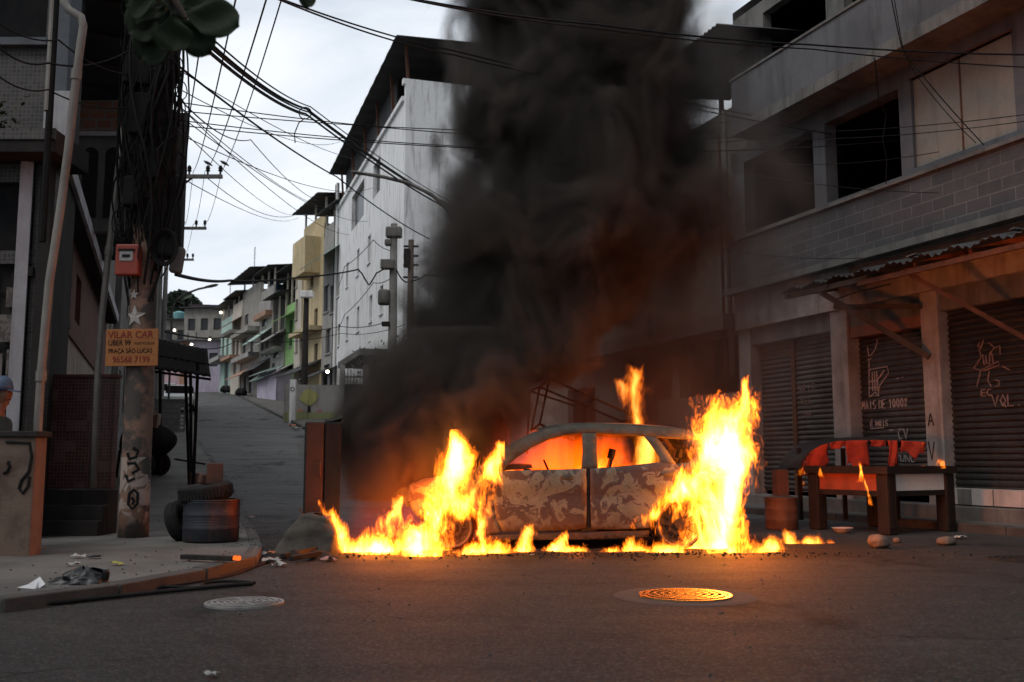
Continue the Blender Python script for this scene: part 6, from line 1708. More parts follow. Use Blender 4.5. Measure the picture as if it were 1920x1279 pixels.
# thin tube frame of a stall tipped up behind the roof
sf = thing('stall_frame', 'tipped bare tube frame of a market stall behind the car roof', 'frame', at(1100, 850, 14.2))
base = Vector(sf.location)
Y1, Y2 = 14.0, 14.7
A1, A2, A3 = at(1030, 710, Y1), at(1012, 726, Y1 + .5), at(993, 733, Y2 + .4)
B1, B2, B3 = at(1205, 787, Y1), at(1165, 790, Y1 + .5), at(1150, 800, Y2 + .4)
C1, C2 = at(1012, 795, Y1), at(996, 808, Y1 + .5)
for a, b_ in ((A1, A2), (A2, A3), (A1, B1), (A2, B2), (A3, at(1080, 762, Y2 + .4)), (A1, C1), (A2, C2), (C1, at(1060, 822, Y1)), (C1, C2), (B1, B2), (at(1112, 749, Y1), at(1106, 755, Y1 + .5)), (at(1095, 760, Y1 + .5), at(1095, 850, Y1 + .6)), (C1, at(1092, 835, Y1)), (B1, at(1194, 830, Y1)), (A3, at(988, 850, Y2 + .4))):
    m = MB(); m.tube([a - base, b_ - base], 0.017, 6); m.build('tube', M_CHAR, sf)
# burning games table
tb = thing('games_table', 'heavy dark games table with burning rails and a white end panel', 'table', (5.33, 14.28, 0.0), 0)
ux = Vector((1.30, 0.78, 0)); uy = Vector((-0.86, 1.22, 0))
ex, ey = ux.normalized(), uy.normalized(); LX, LY = 1.52, 1.48
tb.rotation_euler = (0, 0, math.atan2(ex.y, ex.x))
M_DKWOOD = nmat('charred_dark_wood', (0.018, 0.013, 0.011), (0.032, 0.021, 0.016), 0.7, 4, 0.4, (0.01, 0.008, 0.007), 0.4, 30, spec=0.2)
M_PANEL = nmat('pale_table_panel', (0.75, 0.72, 0.66), (0.6, 0.57, 0.52), 0.7, 2)
for (x, y) in ((0.1, 0.1), (LX - .1, 0.1), (0.1, LY - .1), (LX - .1, LY - .1)):
    m = MB(); m.obox((x, y, 0.43), (0.20, 0.20, 0.86)); m.obox((x, y, .04), (.16, .16, .1)); l = m.build('leg', M_DKWOOD, tb, bevel=.02)
    m = MB()
    for k in (-.06, -.02, .02, .06): m.box(x + k - .008, x + k + .008, y - .108, y - .1, .1, .8)
    m.build('fluting', M_DKWOOD, l)
m = MB(); m.box(-.03, LX + .03, -.03, .10, .86, .97); m.box(-.03, LX + .03, LY - .1, LY + .03, .86, .97); m.box(-.03, .10, .10, LY - .1, .86, .97); m.box(LX - .1, LX + .03, .10, LY - .1, .86, .97); m.build('rail', M_DKWOOD, tb)
m = MB(); m.box(.2, LX - .2, .04, .07, .62, .86); m.build('end_panel', M_PANEL, tb)
m = MB(); m.box(.04, .07, .2, LY - .2, .62, .86); m.build('side_panel', nmat('firelit_red_panel', (0.30, 0.06, 0.025), (0.14, 0.03, 0.015), 0.8, 3), tb)  # red-orange firelight on this side is put into the panel colour
m = MB(); m.box(.2, LX - .2, .03, .08, .54, .62); m.box(.03, .08, .2, LY - .2, .54, .62); m.box(LX - .08, LX - .03, .2, LY - .2, .54, .86); m.box(.2, LX - .2, LY - .08, LY - .03, .54, .86); m.build('apron', M_DKWOOD, tb)
m = MB(); m.box(.1, LX - .1, .1, LY - .1, .86, .88); m.build('bed', M_CHAR, tb)
# collapsed second table top with torn red felt
M_FELT = nmat('torn_red_felt', (0.36, 0.035, 0.014), (0.16, 0.018, 0.009), 0.95, 6, 0, None, 0.5, 50)
ft = thing('felt_table_top', 'buckled table top draped in torn scorched red felt', 'table top', at(1620, 880, 15.7), R(6))
base = Vector(ft.location); mrot = Matrix.Rotation(-R(6), 4, 'Z')
arcpx = [(1502, 884), (1506, 868), (1518, 852), (1540, 838), (1568, 829), (1600, 825), (1640, 823), (1680, 825), (1712, 829), (1735, 834)]
ap = [mrot @ (at(px, py, 15.7) - base) for px, py in arcpx]
m = MB()
def archf(u, v):
    f = u * (len(ap) - 1); i = min(int(f), len(ap) - 2); q = f - i
    p = ap[i].lerp(ap[i + 1], q)
    return (p.x, p.y + 0.95 * v, p.z + 0.03 * math.sin(v * 5 + u * 7))
m.grid(30, 10, archf); m.build('top_sheet', M_DKWOOD, ft, True, solid=.03)
for (u0, u1, drop, sd) in ((0.02, 0.14, 0.12, 1), (0.15, 0.38, 0.30, 2), (0.39, 0.50, 0.10, 3), (0.50, 0.63, 0.42, 4), (0.64, 0.72, 0.10, 5), (0.73, 0.78, 0.40, 6), (0.80, 0.99, 0.20, 7)):
    m = MB()
    def strip(u, v):
        x, y, z = archf(u0 + (u1 - u0) * u, 0)
        d = 1.45 * drop * (0.75 + 0.35 * mnoise.noise(Vector((u * 3 + sd, sd, 0)))) * (1 - .25 * abs(u - .5))
        return (x + 0.012 * math.sin(v * 5 + sd), y - 0.03 - .015 * math.sin(u * 9 + v * 3), z + .015 - d * v)
    m.grid(10, 10, strip); m.build('felt_strip', M_FELT, ft, True, solid=.006)
for px in (1515, 1600, 1700):
    a = mrot @ (at(px, 880, 15.9) - base); a.y += .35; b_ = a.copy(); a.z = 1.0 - base.z + .0; b_.z = (at(px, 840, 15.9) - base).z
    m = MB(); m.bar(a - Vector((0, 0, .9)), b_, .06); m.build('prop', M_DKWOOD, ft)

# stones, bowl and scraps in front of the table
def stone(label, px, py, r, mat, h=0.0, sq=0.75, name='stone'):
    p = gp_(px, py, h)
    m = MB()
    sd = px * .01
    def f(u, v):
        a = 2 * math.pi * u; b = math.pi * (v - .5)
        q = r * (1 + .25 * mnoise.noise(Vector((math.cos(a) * math.cos(b) * 1.5 + sd, math.sin(a) * math.cos(b) * 1.5, math.sin(b) * 1.5))))
        return (q * math.cos(a) * math.cos(b), q * math.sin(a) * math.cos(b), q * sq * math.sin(b) + r * sq * .8)
    m.grid(18, 12, f)
    o = m.build(name, mat, None, True); o.location = p
    return tag(o, label, name)
M_STONE = nmat('rubble_stone', (0.11, 0.085, 0.068), (0.06, 0.048, 0.04), 0.9, 9, 0, None, 0.6, 40)
stone('rounded stone on the road in front of the games table', 1647, 1028, .125, M_STONE)
stone('flat dull stone on the road below the right table leg', 1775, 1022, .12, M_STONE, 0, .5)
stone('small stone on the road between the two larger stones', 1682, 1018, .05, M_STONE)
bw_ = thing('bowl', 'shallow pale bowl lying under the games table', 'bowl', gp_(1580, 1000))
m = MB(); m.lathe([(.07, .0), (.11, .03), (.14, .07), (.15, .075), (.13, .06), (.09, .025), (.001, .02)], n=24); m.build('bowl', M_WTILE, bw_, True)
m = MB(); m.lathe([(.145, .072), (.158, .078), (.15, .084)], n=24, cap=False); m.build('rim', M_WTILE, bw_)

# black bag, carton, plank, hose and litter on the left corner
bgp = gpa(145, 1117)
bg = thing('torn_bag', 'torn black rubbish bag slumped on the kerb of the left corner', 'rubbish bag', bgp)
M_PLAST = nmat('black_plastic', (0.014, 0.014, 0.015), (0.03, 0.03, 0.032), 0.35, 7, 0, None, 0.6, 22)
m = MB()
def bagf(u, v):
    a = 2 * math.pi * u
    q = v
    r = (0.25 * (1 - q) ** .55 + .015) * (1 + .55 * mnoise.noise(Vector((math.cos(a) * 1.8, math.sin(a) * 1.8, q * 2.6))) + .25 * mnoise.noise(Vector((math.cos(a) * 6, math.sin(a) * 6, q * 8))))
    return (r * 1.15 * math.cos(a) + .05 * q, r * .7 * math.sin(a), 0.22 * q * (1 + .2 * mnoise.noise(Vector((a, q * 3, 1)))))
m.grid(48, 22, bagf); m.build('bag', M_PLAST, bg, True)
m = MB()
for k in range(6): m.obox((-.1 + .05 * k * .6, -.15 - .02 * (k % 2), .025), (.06, .04, .03), (k, .3 * k, k * .7))
m.build('spilled_paper', M_BAG, bg)
cp_ = gpa(40, 1128)
wc = thing('white_carton', 'crushed white cardboard carton in the gutter at the left edge', 'carton', cp_, R(12))
M_WPAP = nmat('white_card', (0.52, 0.52, 0.53), (0.38, 0.37, 0.37), 0.8, 8)
m = MB(); m.obox((0, 0, .06), (.23, .16, .05), (.35, -.28, 0)); m.build('box', M_WPAP, wc, bevel=.006)
m = MB(); m.obox((.09, .05, .115), (.10, .12, .008), (.5, -.6, .3)); m.build('flap', M_WPAP, wc)
pk = thing('charred_plank', 'charred plank with a glowing end lying on the left pavement', 'plank', gp_(395, 1051, 0.11))
a, b_ = gp_(342, 1048, 0.12), gp_(438, 1054, 0.12); o_ = Vector(pk.location)
m = MB(); m.bar(a - o_ + Vector((0, 0, .02)), b_ - o_ + Vector((0, 0, .03)), .07, .045); m.build('plank', M_CHAR, pk, bevel=.006)
def ember_mat():
    t = NT('ember'); e = t.n('ShaderNodeEmission'); e.inputs[0].default_value = (1, .16, .02, 1); e.inputs[1].default_value = 1.3; t.l(e.outputs[0], t.out.inputs['Surface']); return t.m
M_EMBER = ember_mat()
m = MB(); m.obox(b_ - o_ + Vector((.03, 0, .035)), (.07, .06, .04), (0, .1, .1)); m.build('glowing_end', M_EMBER, pk, bevel=.01)
def hose(label, pxs, h, r, name='hose'):
    P_ = [gpa(px, py) + Vector((0, 0, r)) for (px, py), hh in pxs]
    base = P_[0].copy(); pts = []
    for i in range(len(P_) - 1):
        p0, p1, p2, p3 = P_[max(i - 1, 0)], P_[i], P_[i + 1], P_[min(i + 2, len(P_) - 1)]
        for k in range(8):
            t = k / 8
            pts.append(0.5 * ((2 * p1) + (p2 - p0) * t + (2 * p0 - 5 * p1 + 4 * p2 - p3) * t * t + (3 * p1 - p0 - 3 * p2 + p3) * t ** 3) - base)
    pts.append(P_[-1] - base)
    m = MB(); m.tube(pts, r, 7)
    o = m.build(name, M_CABLE, None, True); o.location = base
    return tag(o, label, 'cable')
hose('fallen black cable lying along the left kerb, lower strand', [((-20, 1150), .03), ((120, 1134), .03), ((280, 1117), .03), ((380, 1107), .02), ((474, 1099), .02)], 0, .018, 'fallen_cable')
hose('fallen black cable lying along the left kerb, upper strand with a loop', [((-20, 1132), .12), ((150, 1120), .12), ((300, 1104), .11), ((372, 1106), .03), ((382, 1097), .03), ((430, 1093), .03), ((478, 1096), .02)], 0, .013, 'fallen_cable')
hose('thin dark cable curving across the corner pavement towards the ash heap', [((200, 1118), .12), ((330, 1100), .12), ((430, 1082), .12), ((485, 1062), .04), ((520, 1050), .02)], 0, .010, 'fallen_cable')
M_RAGO = nmat('orange_scrap', (0.42, 0.13, 0.05), (0.3, 0.1, 0.04), 0.8, 20); M_RAGY = nmat('yellow_scrap', (0.32, 0.28, 0.06), (0.2, 0.17, 0.05), 0.8, 20); M_RAGP = nmat('pink_scrap', (0.42, 0.2, 0.17), (0.3, 0.13, 0.12), 0.8, 20)
def scrap(label, px, py, s, mat, h=0.0, name='paper_scrap', cat='litter'):
    p = gpa(px, py) if py > 1000 and px < 620 else gp_(px, py, h)
    m = MB(); sd = px * .37
    m.grid(6, 5, lambda u, v: ((u - .5) * s * (1 + .3 * math.sin(v * 4 + sd)), (v - .5) * s * .75 * (1 + .3 * math.cos(u * 5 + sd)), .012 + s * .28 * (mnoise.noise(Vector((u * 2.3 + sd, v * 2.3, 0))) + .45)))
    o = m.build(name, mat, None, False, solid=.003); o.location = p; o.rotation_euler = (0, 0, sd)
    return tag(o, label, cat)
for (lab, px, py, s, mt, h) in (('orange and white crushed cup on the left pavement', 152, 1072, .10, M_RAGO, .11), ('pale scrap just behind the crushed cup', 137, 1062, .10, M_BAG, .11), ('black rag on the left pavement', 178, 1048, .13, M_PLAST, .11), ('yellow wrapper on the left pavement', 220, 1061, .11, M_RAGY, .11), ('pale wrapper nearest the tiled steps', 146, 1047, .12, M_BAG, .11), ('small white scrap by the low pink wall', 72, 1031, .10, M_BAG, .11), ('pale scrap near the kerb cables', 198, 1118, .07, M_RAGP, .02),
        ('pink crumpled paper at the right end of the ash heap', 617, 1053, .16, M_RAGP, 0), ('white torn paper at the left foot of the ash heap', 510, 1056, .16, M_BAG, 0), ('grey torn paper below the ash heap', 524, 1062, .14, M_BAG, 0), ('orange plastic cup in the ash heap', 507, 1040, .11, M_RAGO, .02), ('white cup left of the orange one', 490, 1042, .12, M_BAG, .02),
        ('lone pale flake on the dark road in front', 398, 1271, .06, M_BAG, 0), ('pale scrap on the road before the right kerb', 1800, 1010, .14, M_BAG, 0), ('small white flake on the road under the car doors', 997, 1043, .05, M_BAG, 0), ('white bag on the gutter up the left street', 383, 862, .26, M_BAG, .02), ('white wrapper on the gutter below the bag', 394, 878, .22, M_BAG, .02), ('lower white wrapper on the left gutter', 398, 893, .20, M_BAG, .02), ('small white scrap beside the drain grate', 470, 972, .12, M_BAG, .02), ('white scrap on the left gutter above the drum', 372, 846, .26, M_BAG, .02), ('orange scrap on the far right kerb', 548, 800, .4, M_RAGO, .05), ('pale bag on the far right kerb', 555, 806, .4, M_BAG, .05)):
    scrap(lab, px, py, s, mt, h)
ah = gp_(560, 1048)
o = MB()
def ashf(u, v):
    x = (u - .5) * 1.0; y = (v - .5) * .5
    e = max(0, 1 - (2 * abs(u - .5)) ** 2.2) * max(0, 1 - (2 * abs(v - .5)) ** 2)
    return (x, y, -.004 + .10 * e * (.55 + .9 * mnoise.noise(Vector((x * 6, y * 7, 2)))) + .01 * e)
o.grid(40, 20, ashf); o = o.build('ash_heap', M_CHAR, None, True); o.location = ah; tag(o, 'black heap of ash and burnt scraps at the corner kerb', 'ash heap')
for lab, (a, b_) in (('burnt timber stick lying across the ash heap', ((530, 1052), (606, 1038))), ('shorter burnt stick in front of the ash heap', ((545, 1057), (600, 1050)))):
    A_, B2_ = gp_(*a), gp_(*b_)
    m = MB(); m.bar((0, 0, .05), B2_ - A_ + Vector((0, 0, .07)), .06, .05); s_ = m.build('burnt_stick', M_CHAR, None, bevel=.008); s_.location = A_; tag(s_, lab, 'timber')
# burnt residue spread under the car and fine litter, uncountable
rnd = random.Random(77)
m = MB()
for i in range(650):
    x = rnd.gauss(0.6, 1.9); y = 11.62 - abs(rnd.gauss(0, .28)) + (.35 if i % 3 == 0 else 0)
    s = rnd.uniform(.006, .03)
    m.obox((x, y, s * .3 + ground_z(x, y)), (s, s * rnd.uniform(.4, 1), s * .6), (rnd.random() * 3, rnd.random() * 3, rnd.random() * 3))
tag(m.build('burnt_debris', M_CHAR), 'fine black burnt debris strewn on the road before the car', 'debris', None, 'stuff')
m = MB()
for i in range(700):
    if rnd.random() < .45: x, y = rnd.uniform(-6, 7), rnd.uniform(4, 12)
    else:
        y = rnd.uniform(6.6, 24); x = poly_x(KERB_L, y) + rnd.gauss(-.1, .5)
    s = rnd.uniform(.006, .022)
    m.obox((x, y, ground_z(x, y) + (.115 if x < poly_x(KERB_L, y) and y > 7 else .004)), (s, s * rnd.uniform(.4, 1), s * .4), (rnd.random() * .5, rnd.random() * .5, rnd.random() * 3))
tag(m.build('grit', M_STONE), 'scattered grit and small litter on road and pavement', 'litter', None, 'stuff')
# ================================================================== FLAMES AND SMOKE (volumes)
def hull(name, pts, mat, loc):
    b = bmesh.new()
    for p in pts: b.verts.new(Vector(p) - Vector(loc))
    bmesh.ops.convex_hull(b, input=b.verts)
    bmesh.ops.delete(b, geom=[v for v in b.verts if not v.link_faces], context='VERTS')
    bmesh.ops.recalc_face_normals(b, faces=b.faces)
    me = bpy.data.meshes.new(name); b.to_mesh(me); b.free()
    me.materials.append(mat)
    o = bpy.data.objects.new(name, me); COL.objects.link(o); o.location = loc
    return o
def diag(o):
    d = [max(v.co[i] for v in o.data.vertices) - min(v.co[i] for v in o.data.vertices) for i in range(3)]
    return math.sqrt(sum(k * k for k in d))

def flame(name, label, prims, k=30.0, col=(1.0, 0.30, 0.05), amp=1.0, fs=2.6, gain=3.0, warp=0.28, seed=0.0, step=0.03, base=0.0, tear=1.0, flat=False, soot=0.0, group=None):
    """prims: tapered plumes (x, y, z0, z1, r0, r1, ry, lean_x); emission appears where plume field plus turbulent noise is positive"""
    loc = Vector((prims[0][0], prims[0][1], prims[0][2]))
    t = NT(name + '_glow')
    geo = t.n('ShaderNodeNewGeometry').outputs['Position']
    up = t.mapping(geo, (fs, fs, fs * 0.42), (seed, seed * 1.7, seed * 0.6))
    wn = t.noise(up, 0.9, 2, 0.5, 0, 'Color')
    wv = t.vmath('SCALE', t.vmath('SUBTRACT', wn, (0.5, 0.5, 0.5)), None, warp * 2)
    pos = t.vmath('ADD', geo, wv)
    sp = t.n('ShaderNodeSeparateXYZ'); t.l(pos, sp.inputs[0])
    X, Y, Z = sp.outputs
    field = None
    pts = []
    for (x, y, z0, z1, r0, r1, ry, lean) in prims:
        h = z1 - z0
        q = t.math('DIVIDE', t.math('SUBTRACT', Z, z0), h)
        qc = t.math('MAXIMUM', t.math('MINIMUM', q, 1.0), 0.0)
        r = t.math('MULTIPLY_ADD', qc, r1 - r0, r0)
        dx = t.math('DIVIDE', t.math('SUBTRACT', t.math('SUBTRACT', X, x), t.math('MULTIPLY', q, lean)), r)
        dy = t.math('DIVIDE', t.math('SUBTRACT', Y, y), t.math('MULTIPLY', r, ry))
        d = t.math('SQRT', t.math('ADD', t.math('MULTIPLY', dx, dx), t.math('MULTIPLY', dy, dy)))
        v = t.math('SUBTRACT', 1.0, d)
        cap = t.math('MULTIPLY', t.math('SUBTRACT', 1.0, q), h / max(0.12, min(r0, r1) * 1.2))
        v = t.math('MINIMUM', v, cap)
        if z0 > 0.02: v = t.math('MINIMUM', v, t.math('MULTIPLY_ADD', q, h / 0.22, 0.15))
        field = v if field is None else t.math('MAXIMUM', field, v)
        for kk in range(12):
            a = kk * math.pi / 6
            for (zz, rr, qq) in ((z0 - 0.02, r0 * 1.30, 0), ((z0 + z1) / 2, (r0 + r1) * 0.66, .5), (z1 + 0.05, r1 * 1.25, 1)):
                pts.append((x + lean * qq + rr * math.cos(a), y + ry * rr * math.sin(a), max(zz, 0.006)))
    up2 = t.vmath('ADD', up, t.vmath('SCALE', wn, None, 1.1))
    nz = t.noise(up2, 1.4, 3, 0.6, 0.5)
    nf = t.noise(t.vmath('ADD', up2, t.vmath('SCALE', t.noise(up, 2.6, 2, 0.5, 0, 'Color'), None, 0.45)), 4.6, 3, 0.6)
    vein = t.math('SUBTRACT', 1.0, t.math('MULTIPLY', t.math('ABSOLUTE', t.math('SUBTRACT', nf, 0.5)), 7.0), clamp=True)
    n2 = t.math('MULTIPLY', t.math('SUBTRACT', nz, 0.5), amp * 2)
    f = t.math('ADD', t.math('ADD', field, n2), base)
    f = t.math('SUBTRACT', f, t.math('MULTIPLY', vein, 0.42 * tear))
    e = t.math('MULTIPLY', f, gain * 1.6, clamp=True)
    e = t.math('MULTIPLY', t.math('MULTIPLY', e, t.math('SUBTRACT', 1.5, t.math('MULTIPLY', e, 0.5))), t.math('MULTIPLY_ADD', t.math('MAXIMUM', f, 0.0), 1.5, 0.10))
    em = t.n('ShaderNodeEmission')
    g_ = col[1] / 0.30
    if flat: em.inputs['Color'].default_value = (*col, 1)
    else: t.l(t.ramp(f, [(0.0, (1.0, 0.10 * g_, 0.003 * g_)), (0.28, (1.0, 0.25 * g_, 0.010 * g_)), (0.85, (1.0, 0.46 * g_, 0.075 * g_))]), em.inputs['Color'])
    t.l(t.math('MULTIPLY', e, k), em.inputs['Strength'])
    if soot:
        ab = t.n('ShaderNodeVolumeAbsorption'); ab.inputs['Color'].default_value = (0.04, 0.01, 0.005, 1)
        t.l(t.math('MULTIPLY', e, soot), ab.inputs['Density'])
        ad = t.n('ShaderNodeAddShader'); t.l(em.outputs[0], ad.inputs[0]); t.l(ab.outputs[0], ad.inputs[1])
        t.l(ad.outputs[0], t.out.inputs['Volume'])
    else: t.l(em.outputs[0], t.out.inputs['Volume'])
    o = hull(name, pts, t.m, loc)
    tag(o, label, 'flame', group)
    t.m.cycles.volume_step_rate = step / (diag(o) / 10)
    return o
def fp(px, py, Y): return at(px, py, Y)

flame('flames', 'tall bright flames wrapping the rear end of the burning car', [
    (2.42, 12.15, 0.0, 1.80, 0.46, 0.40, 0.75, 0.22), (2.02, 11.98, 0.50, 1.0, 0.42, 0.26, 0.45, 0.25), (1.62, 12.0, 0.30, 0.62, 0.22, 0.12, 0.5, 0.25), (2.72, 12.1, 0.9, 2.10, 0.30, 0.09, 0.8, 0.10)], 85, seed=1.3, gain=4.5, fs=2.9, amp=1.25)
flame('flames', 'bright column of flames over the front wheel of the burning car', [
    (-0.72, 11.98, 0.46, 1.38, 0.46, 0.17, 0.6, 0.06), (-1.08, 11.90, 0.0, 0.62, 0.40, 0.22, 0.5, 0.24), (-0.36, 11.95, 0.0, 0.62, 0.14, 0.10, 0.6, 0.0), (-0.28, 12.0, 0.8, 1.32, 0.15, 0.06, 0.7, 0.12)], 80, seed=4.1, gain=4.5, fs=3.2, amp=1.2)
flame('flames', 'low spreading flames on the ground beneath the car nose', [
    (-1.50, 11.72, 0.0, 0.28, 0.62, 0.25, 0.5, -0.25), (-1.85, 11.6, 0.0, 0.58, 0.20, 0.08, 0.8, -0.30), (-1.42, 12.1, 0.25, 0.66, 0.12, 0.06, 0.8, 0.0)], 70, seed=7.7, gain=4.5, fs=3.6, amp=1.25)
flame('flames', 'thin tongue of flame rising above the rear of the car roof', [
    (1.74, 13.3, 1.45, 2.05, 0.20, 0.17, 1.0, -0.05), (1.66, 13.3, 1.85, 2.30, 0.19, 0.10, 1.0, 0.0), (1.5, 13.3, 1.9, 2.15, 0.13, 0.08, 1.0, -0.06)], 10, seed=2.9, fs=4.2, warp=0.2, gain=4.0, amp=1.4, col=(1, 0.24, 0.03))
flame('flames', 'dull red flames billowing behind the windscreen pillar', [
    (-0.30, 13.4, 0.75, 2.0, 0.75, 0.40, 0.8, -0.1)], 4.0, col=(1, 0.05, 0.002), flat=True, soot=1.0, seed=5.2, gain=1.1, step=0.06, fs=2.2, amp=1.3)
flame('flames', 'dim red glow added in place of firelit smoke around the engine bay', [
    (-1.2, 12.35, 0.0, 1.0, 1.0, 0.6, 0.5, 0.1)], 0.55, col=(1, 0.05, 0.002), flat=True, seed=8.8, gain=1.0, step=0.07, fs=1.6, amp=0.9, base=0.15, tear=0.4)  # added emission volume imitates smoke lit by the fire
flame('flames', 'orange fire filling the stripped car cabin', [
    (0.78, 13.0, 0.40, 1.40, 1.10, 0.62, 0.48, 0.0)], 10, col=(1, 0.085, 0.0015), flat=True, soot=1.6, seed=9.4, gain=0.8, amp=0.8, step=0.06, base=0.2, tear=0.3)
flame('flames', 'yellow flames burning on the rear seats behind the back window', [
    (1.78, 12.75, 0.6, 1.42, 0.28, 0.15, 0.8, -0.12), (1.1, 13.0, 0.6, 1.10, 0.50, 0.3, 0.7, 0.0), (-0.05, 12.9, 0.7, 1.05, 0.22, 0.1, 0.8, 0.0)], 15, seed=3.6, gain=3)
flame('flames', 'line of small flames licking along the ground under the doors', [
    (0.12, 11.80, 0.0, 0.34, 0.13, 0.05, 0.6, 0.1), (-0.30, 11.62, 0.0, 0.13, 0.36, 0.2, 0.4, 0.05), (0.50, 11.86, 0.0, 0.20, 0.14, 0.05, 0.6, 0.08), (0.72, 11.80, 0.0, 0.09, 0.20, 0.1, 0.5, 0.05), (1.12, 11.78, 0.0, 0.10, 0.18, 0.1, 0.5, 0.05), (1.45, 11.86, 0.0, 0.12, 0.26, 0.14, 0.4, 0.05), (1.8, 11.68, 0.0, 0.13, 0.22, 0.12, 0.5, 0.05)], 75, seed=6.3, fs=5.0, warp=0.12, step=0.022, gain=4.5, amp=1.0, base=0.14)
flame('flames', 'burning spill spreading over the road before the front wheel', [
    (-0.95, 11.25, 0.0, 0.12, 0.34, 0.16, 0.5, 0.05), (-0.45, 11.45, 0.0, 0.15, 0.25, 0.12, 0.5, 0.05), (-1.5, 11.42, 0.0, 0.18, 0.26, 0.13, 0.5, -0.1), (-1.1, 11.5, 0.0, 0.22, 0.26, 0.13, 0.6, 0.0), (2.55, 11.62, 0.0, 0.16, 0.40, 0.2, 0.4, 0.06), (3.0, 11.72, 0.0, 0.14, 0.2, 0.1, 0.5, 0.05)], 75, seed=16.3, fs=4.4, warp=0.12, step=0.025, gain=4.5, amp=1.3)
flame('flames', 'small low fire on the road between the car and the games table', [
    (3.12, 12.05, 0.0, 0.17, 0.22, 0.10, 0.5, -0.04), (3.55, 12.9, 0.0, 0.20, 0.16, 0.06, 0.6, -0.03), (3.85, 12.9, 0.0, 0.10, 0.26, 0.12, 0.5, 0.0)], 40, seed=11.3, fs=6.0, warp=0.10, step=0.022, gain=4.5)
def tiny(label, px, py, Yd, w, h, seed, lean=0.0):
    p = at(px, py, Yd)
    flame('flames', label, [(p.x, p.y, p.z, p.z + h, w, w * .35, 1.0, lean)], 60, seed=seed, fs=7.5, warp=0.08, step=0.015, gain=5)
tiny('bright flame burning at the near corner of the games table', 1618, 902, 14.1, .07, .30, 1.1, -.04)
tiny('thin flame dripping down the near leg of the games table', 1632, 945, 14.1, .045, .42, 2.3, -.1)
tiny('small flame on the left rail of the games table', 1541, 893, 14.75, .05, .16, 3.1, -.03)
tiny('small flame at the far left corner of the games table', 1502, 890, 15.2, .06, .13, 4.7)
tiny('flame licking along the right rail of the games table', 1762, 876, 14.9, .10, .12, 5.9, .05)
tiny('spark of flame on the middle of the right rail', 1731, 878, 14.8, .045, .08, 6.6)
tiny('last flicker at the end of the torn red felt', 1732, 840, 15.6, .03, .12, 7.2)
tiny('low flicker on the apron under the left rail', 1506, 920, 15.0, .045, .14, 8.4)
tiny('tiny flame on the road right of the games table', 1791, 1024, 13.0, .035, .08, 9.2)
tiny('tiny flame in the ash heap at the corner kerb', 567, 1038, 11.45, .035, .08, 9.9)

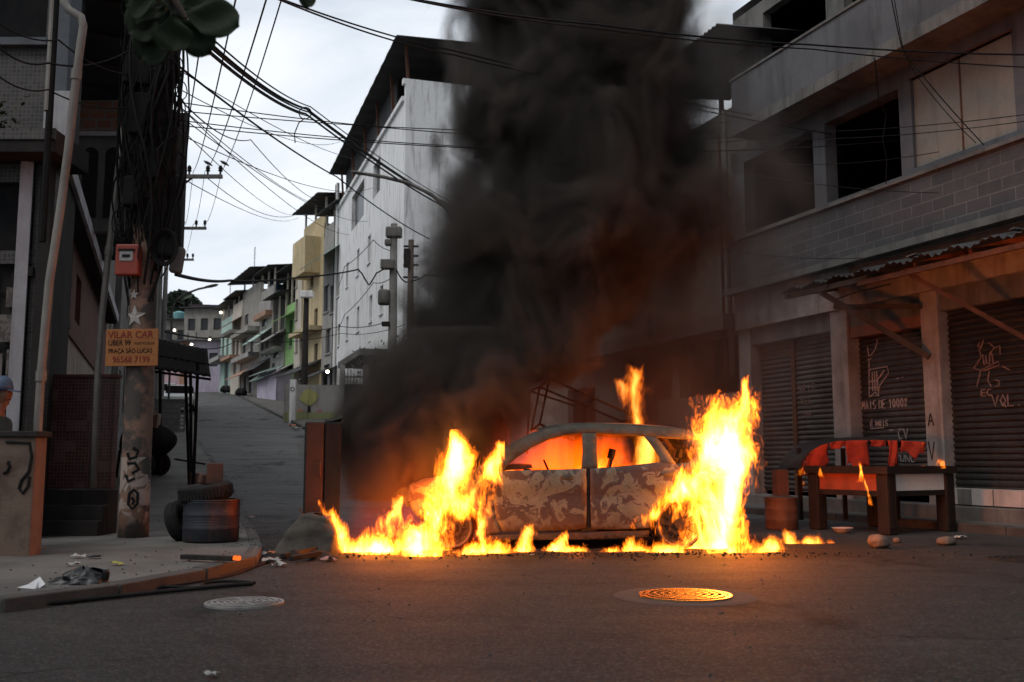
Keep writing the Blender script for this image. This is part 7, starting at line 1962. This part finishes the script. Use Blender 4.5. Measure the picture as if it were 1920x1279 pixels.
def smoke(name, label, axis, dens, col, seed=0.0, fs=0.55, amp=1.5, soft=1.6, step=0.22, absorb=(0.0, 0.0, 0.0)):
    """axis: (z, x, y, rx, ry) up the plume"""
    t = NT(name + '_volume')
    geo = t.n('ShaderNodeNewGeometry').outputs['Position']
    wv = t.vmath('SCALE', t.vmath('SUBTRACT', t.noise(geo, 0.45, 2, 0.5, 0, 'Color'), (0.5, 0.5, 0.5)), None, 0.9)
    pos = t.vmath('ADD', geo, wv)
    sp = t.n('ShaderNodeSeparateXYZ'); t.l(pos, sp.inputs[0])
    X, Y, Z = sp.outputs
    z0, z1 = axis[0][0], axis[-1][0]
    q = t.math('DIVIDE', t.math('SUBTRACT', Z, z0), z1 - z0, clamp=True)
    def curve(i, lo, hi):
        c = t.n('ShaderNodeFloatCurve')
        cv = c.mapping.curves[0]
        ps = [((a[0] - z0) / (z1 - z0), (a[i] - lo) / (hi - lo)) for a in axis]
        cv.points[0].location = ps[0]; cv.points[1].location = ps[-1]
        for p in ps[1:-1]: cv.points.new(*p)
        c.mapping.update()
        t.l(q, c.inputs['Value'])
        return t.math('MULTIPLY_ADD', c.outputs[0], hi - lo, lo)
    rng = lambda i: (min(a[i] for a in axis) - 0.01, max(a[i] for a in axis) + 0.01)
    cx_, cy_, rx, ry = (curve(i, *rng(i)) for i in (1, 2, 3, 4))
    dx = t.math('DIVIDE', t.math('SUBTRACT', X, cx_), rx)
    dy = t.math('DIVIDE', t.math('SUBTRACT', Y, cy_), ry)
    d = t.math('SQRT', t.math('ADD', t.math('MULTIPLY', dx, dx), t.math('MULTIPLY', dy, dy)))
    nz = t.noise(t.mapping(geo, (1, 1, 0.8), (seed, seed, seed)), fs * 2, 5, 0.6, 0.7)
    f = t.math('ADD', t.math('SUBTRACT', 1.0, d), t.math('MULTIPLY', t.math('SUBTRACT', nz, 0.5), amp))
    f = t.math('MULTIPLY', f, soft, clamp=True)
    f = t.math('MULTIPLY', f, t.math('MULTIPLY_ADD', f, 0.7, 0.3))
    end = t.math('MULTIPLY', t.math('SUBTRACT', Z, z0), 2.5, clamp=True)
    pv = t.n('ShaderNodeVolumePrincipled')
    pv.inputs['Color'].default_value = (*col, 1)
    pv.inputs['Absorption Color'].default_value = (*absorb, 1)
    pv.inputs['Anisotropy'].default_value = 0.2
    t.l(t.math('MULTIPLY', t.math('MULTIPLY', f, end), dens), pv.inputs['Density'])
    t.l(pv.outputs[0], t.out.inputs['Volume'])
    # hull: a lathe-like closed sleeve round the axis
    m = MB()
    n = 20
    for (z, x, y, rx_, ry_) in axis:
        for k in range(n):
            a = 2 * math.pi * k / n
            w = 1.22 + 0.10 * mnoise.noise(Vector((math.cos(a) * 1.5, math.sin(a) * 1.5, z)))
            m.v.append(Vector((x + rx_ * w * math.cos(a), y + ry_ * w * math.sin(a), z)))
    L = len(axis)
    for i in range(L - 1):
        for k in range(n): m.f.append((i * n + k, i * n + (k + 1) % n, (i + 1) * n + (k + 1) % n, (i + 1) * n + k))
    m.f.append(tuple(range(n - 1, -1, -1))); m.f.append(tuple((L - 1) * n + k for k in range(n)))
    o = m.build(name, t.m)
    tag(o, label, 'smoke', None, 'stuff')
    t.m.cycles.volume_step_rate = step / (diag(o) / 10)
    return o
smoke('smoke', 'thick black smoke column rising from the burning car', [
    (0.55, -1.15, 12.75, 1.25, 0.85), (1.4, -1.1, 13.0, 1.40, 1.1), (2.2, -0.65, 13.6, 1.6, 1.4), (3.2, 0.25, 14.2, 1.85, 1.5), (4.4, 0.98, 14.5, 2.25, 1.7), (5.6, 1.1, 14.7, 2.1, 1.7), (7.0, 1.05, 14.9, 1.9, 1.7), (9.0, 0.9, 15.0, 2.1, 1.8), (11.0, 1.0, 15.2, 2.2, 1.8)],
    8.5, (0.125, 0.11, 0.10), seed=2.0, step=0.24, soft=2.2, amp=1.9)
smoke('smoke', 'thin brown smoke drifting behind the car towards the shutters', [
    (0.9, 1.6, 15.0, 2.3, 1.2), (2.0, 2.0, 15.2, 2.8, 1.5), (3.2, 2.5, 15.4, 2.8, 1.6), (4.6, 2.6, 15.6, 2.7, 1.6), (6.4, 2.4, 15.8, 2.4, 1.5), (8.0, 2.2, 16.0, 1.9, 1.3), (10.0, 2.2, 16.2, 1.4, 1.1)],
    2.0, (0.22, 0.19, 0.175), seed=8.0, soft=1.1, step=0.32)
smoke('smoke', 'low black smoke rolling off the car nose in front of the rusty cabinet', [
    (0.30, -1.6, 12.15, 0.45, 0.32), (0.8, -1.6, 12.2, 0.6, 0.40), (1.3, -1.5, 12.4, 0.75, 0.5), (2.0, -1.4, 12.8, 0.9, 0.6), (2.8, -0.8, 13.2, 0.8, 0.6)],
    6.5, (0.14, 0.115, 0.105), seed=5.0, step=0.2, fs=0.8)
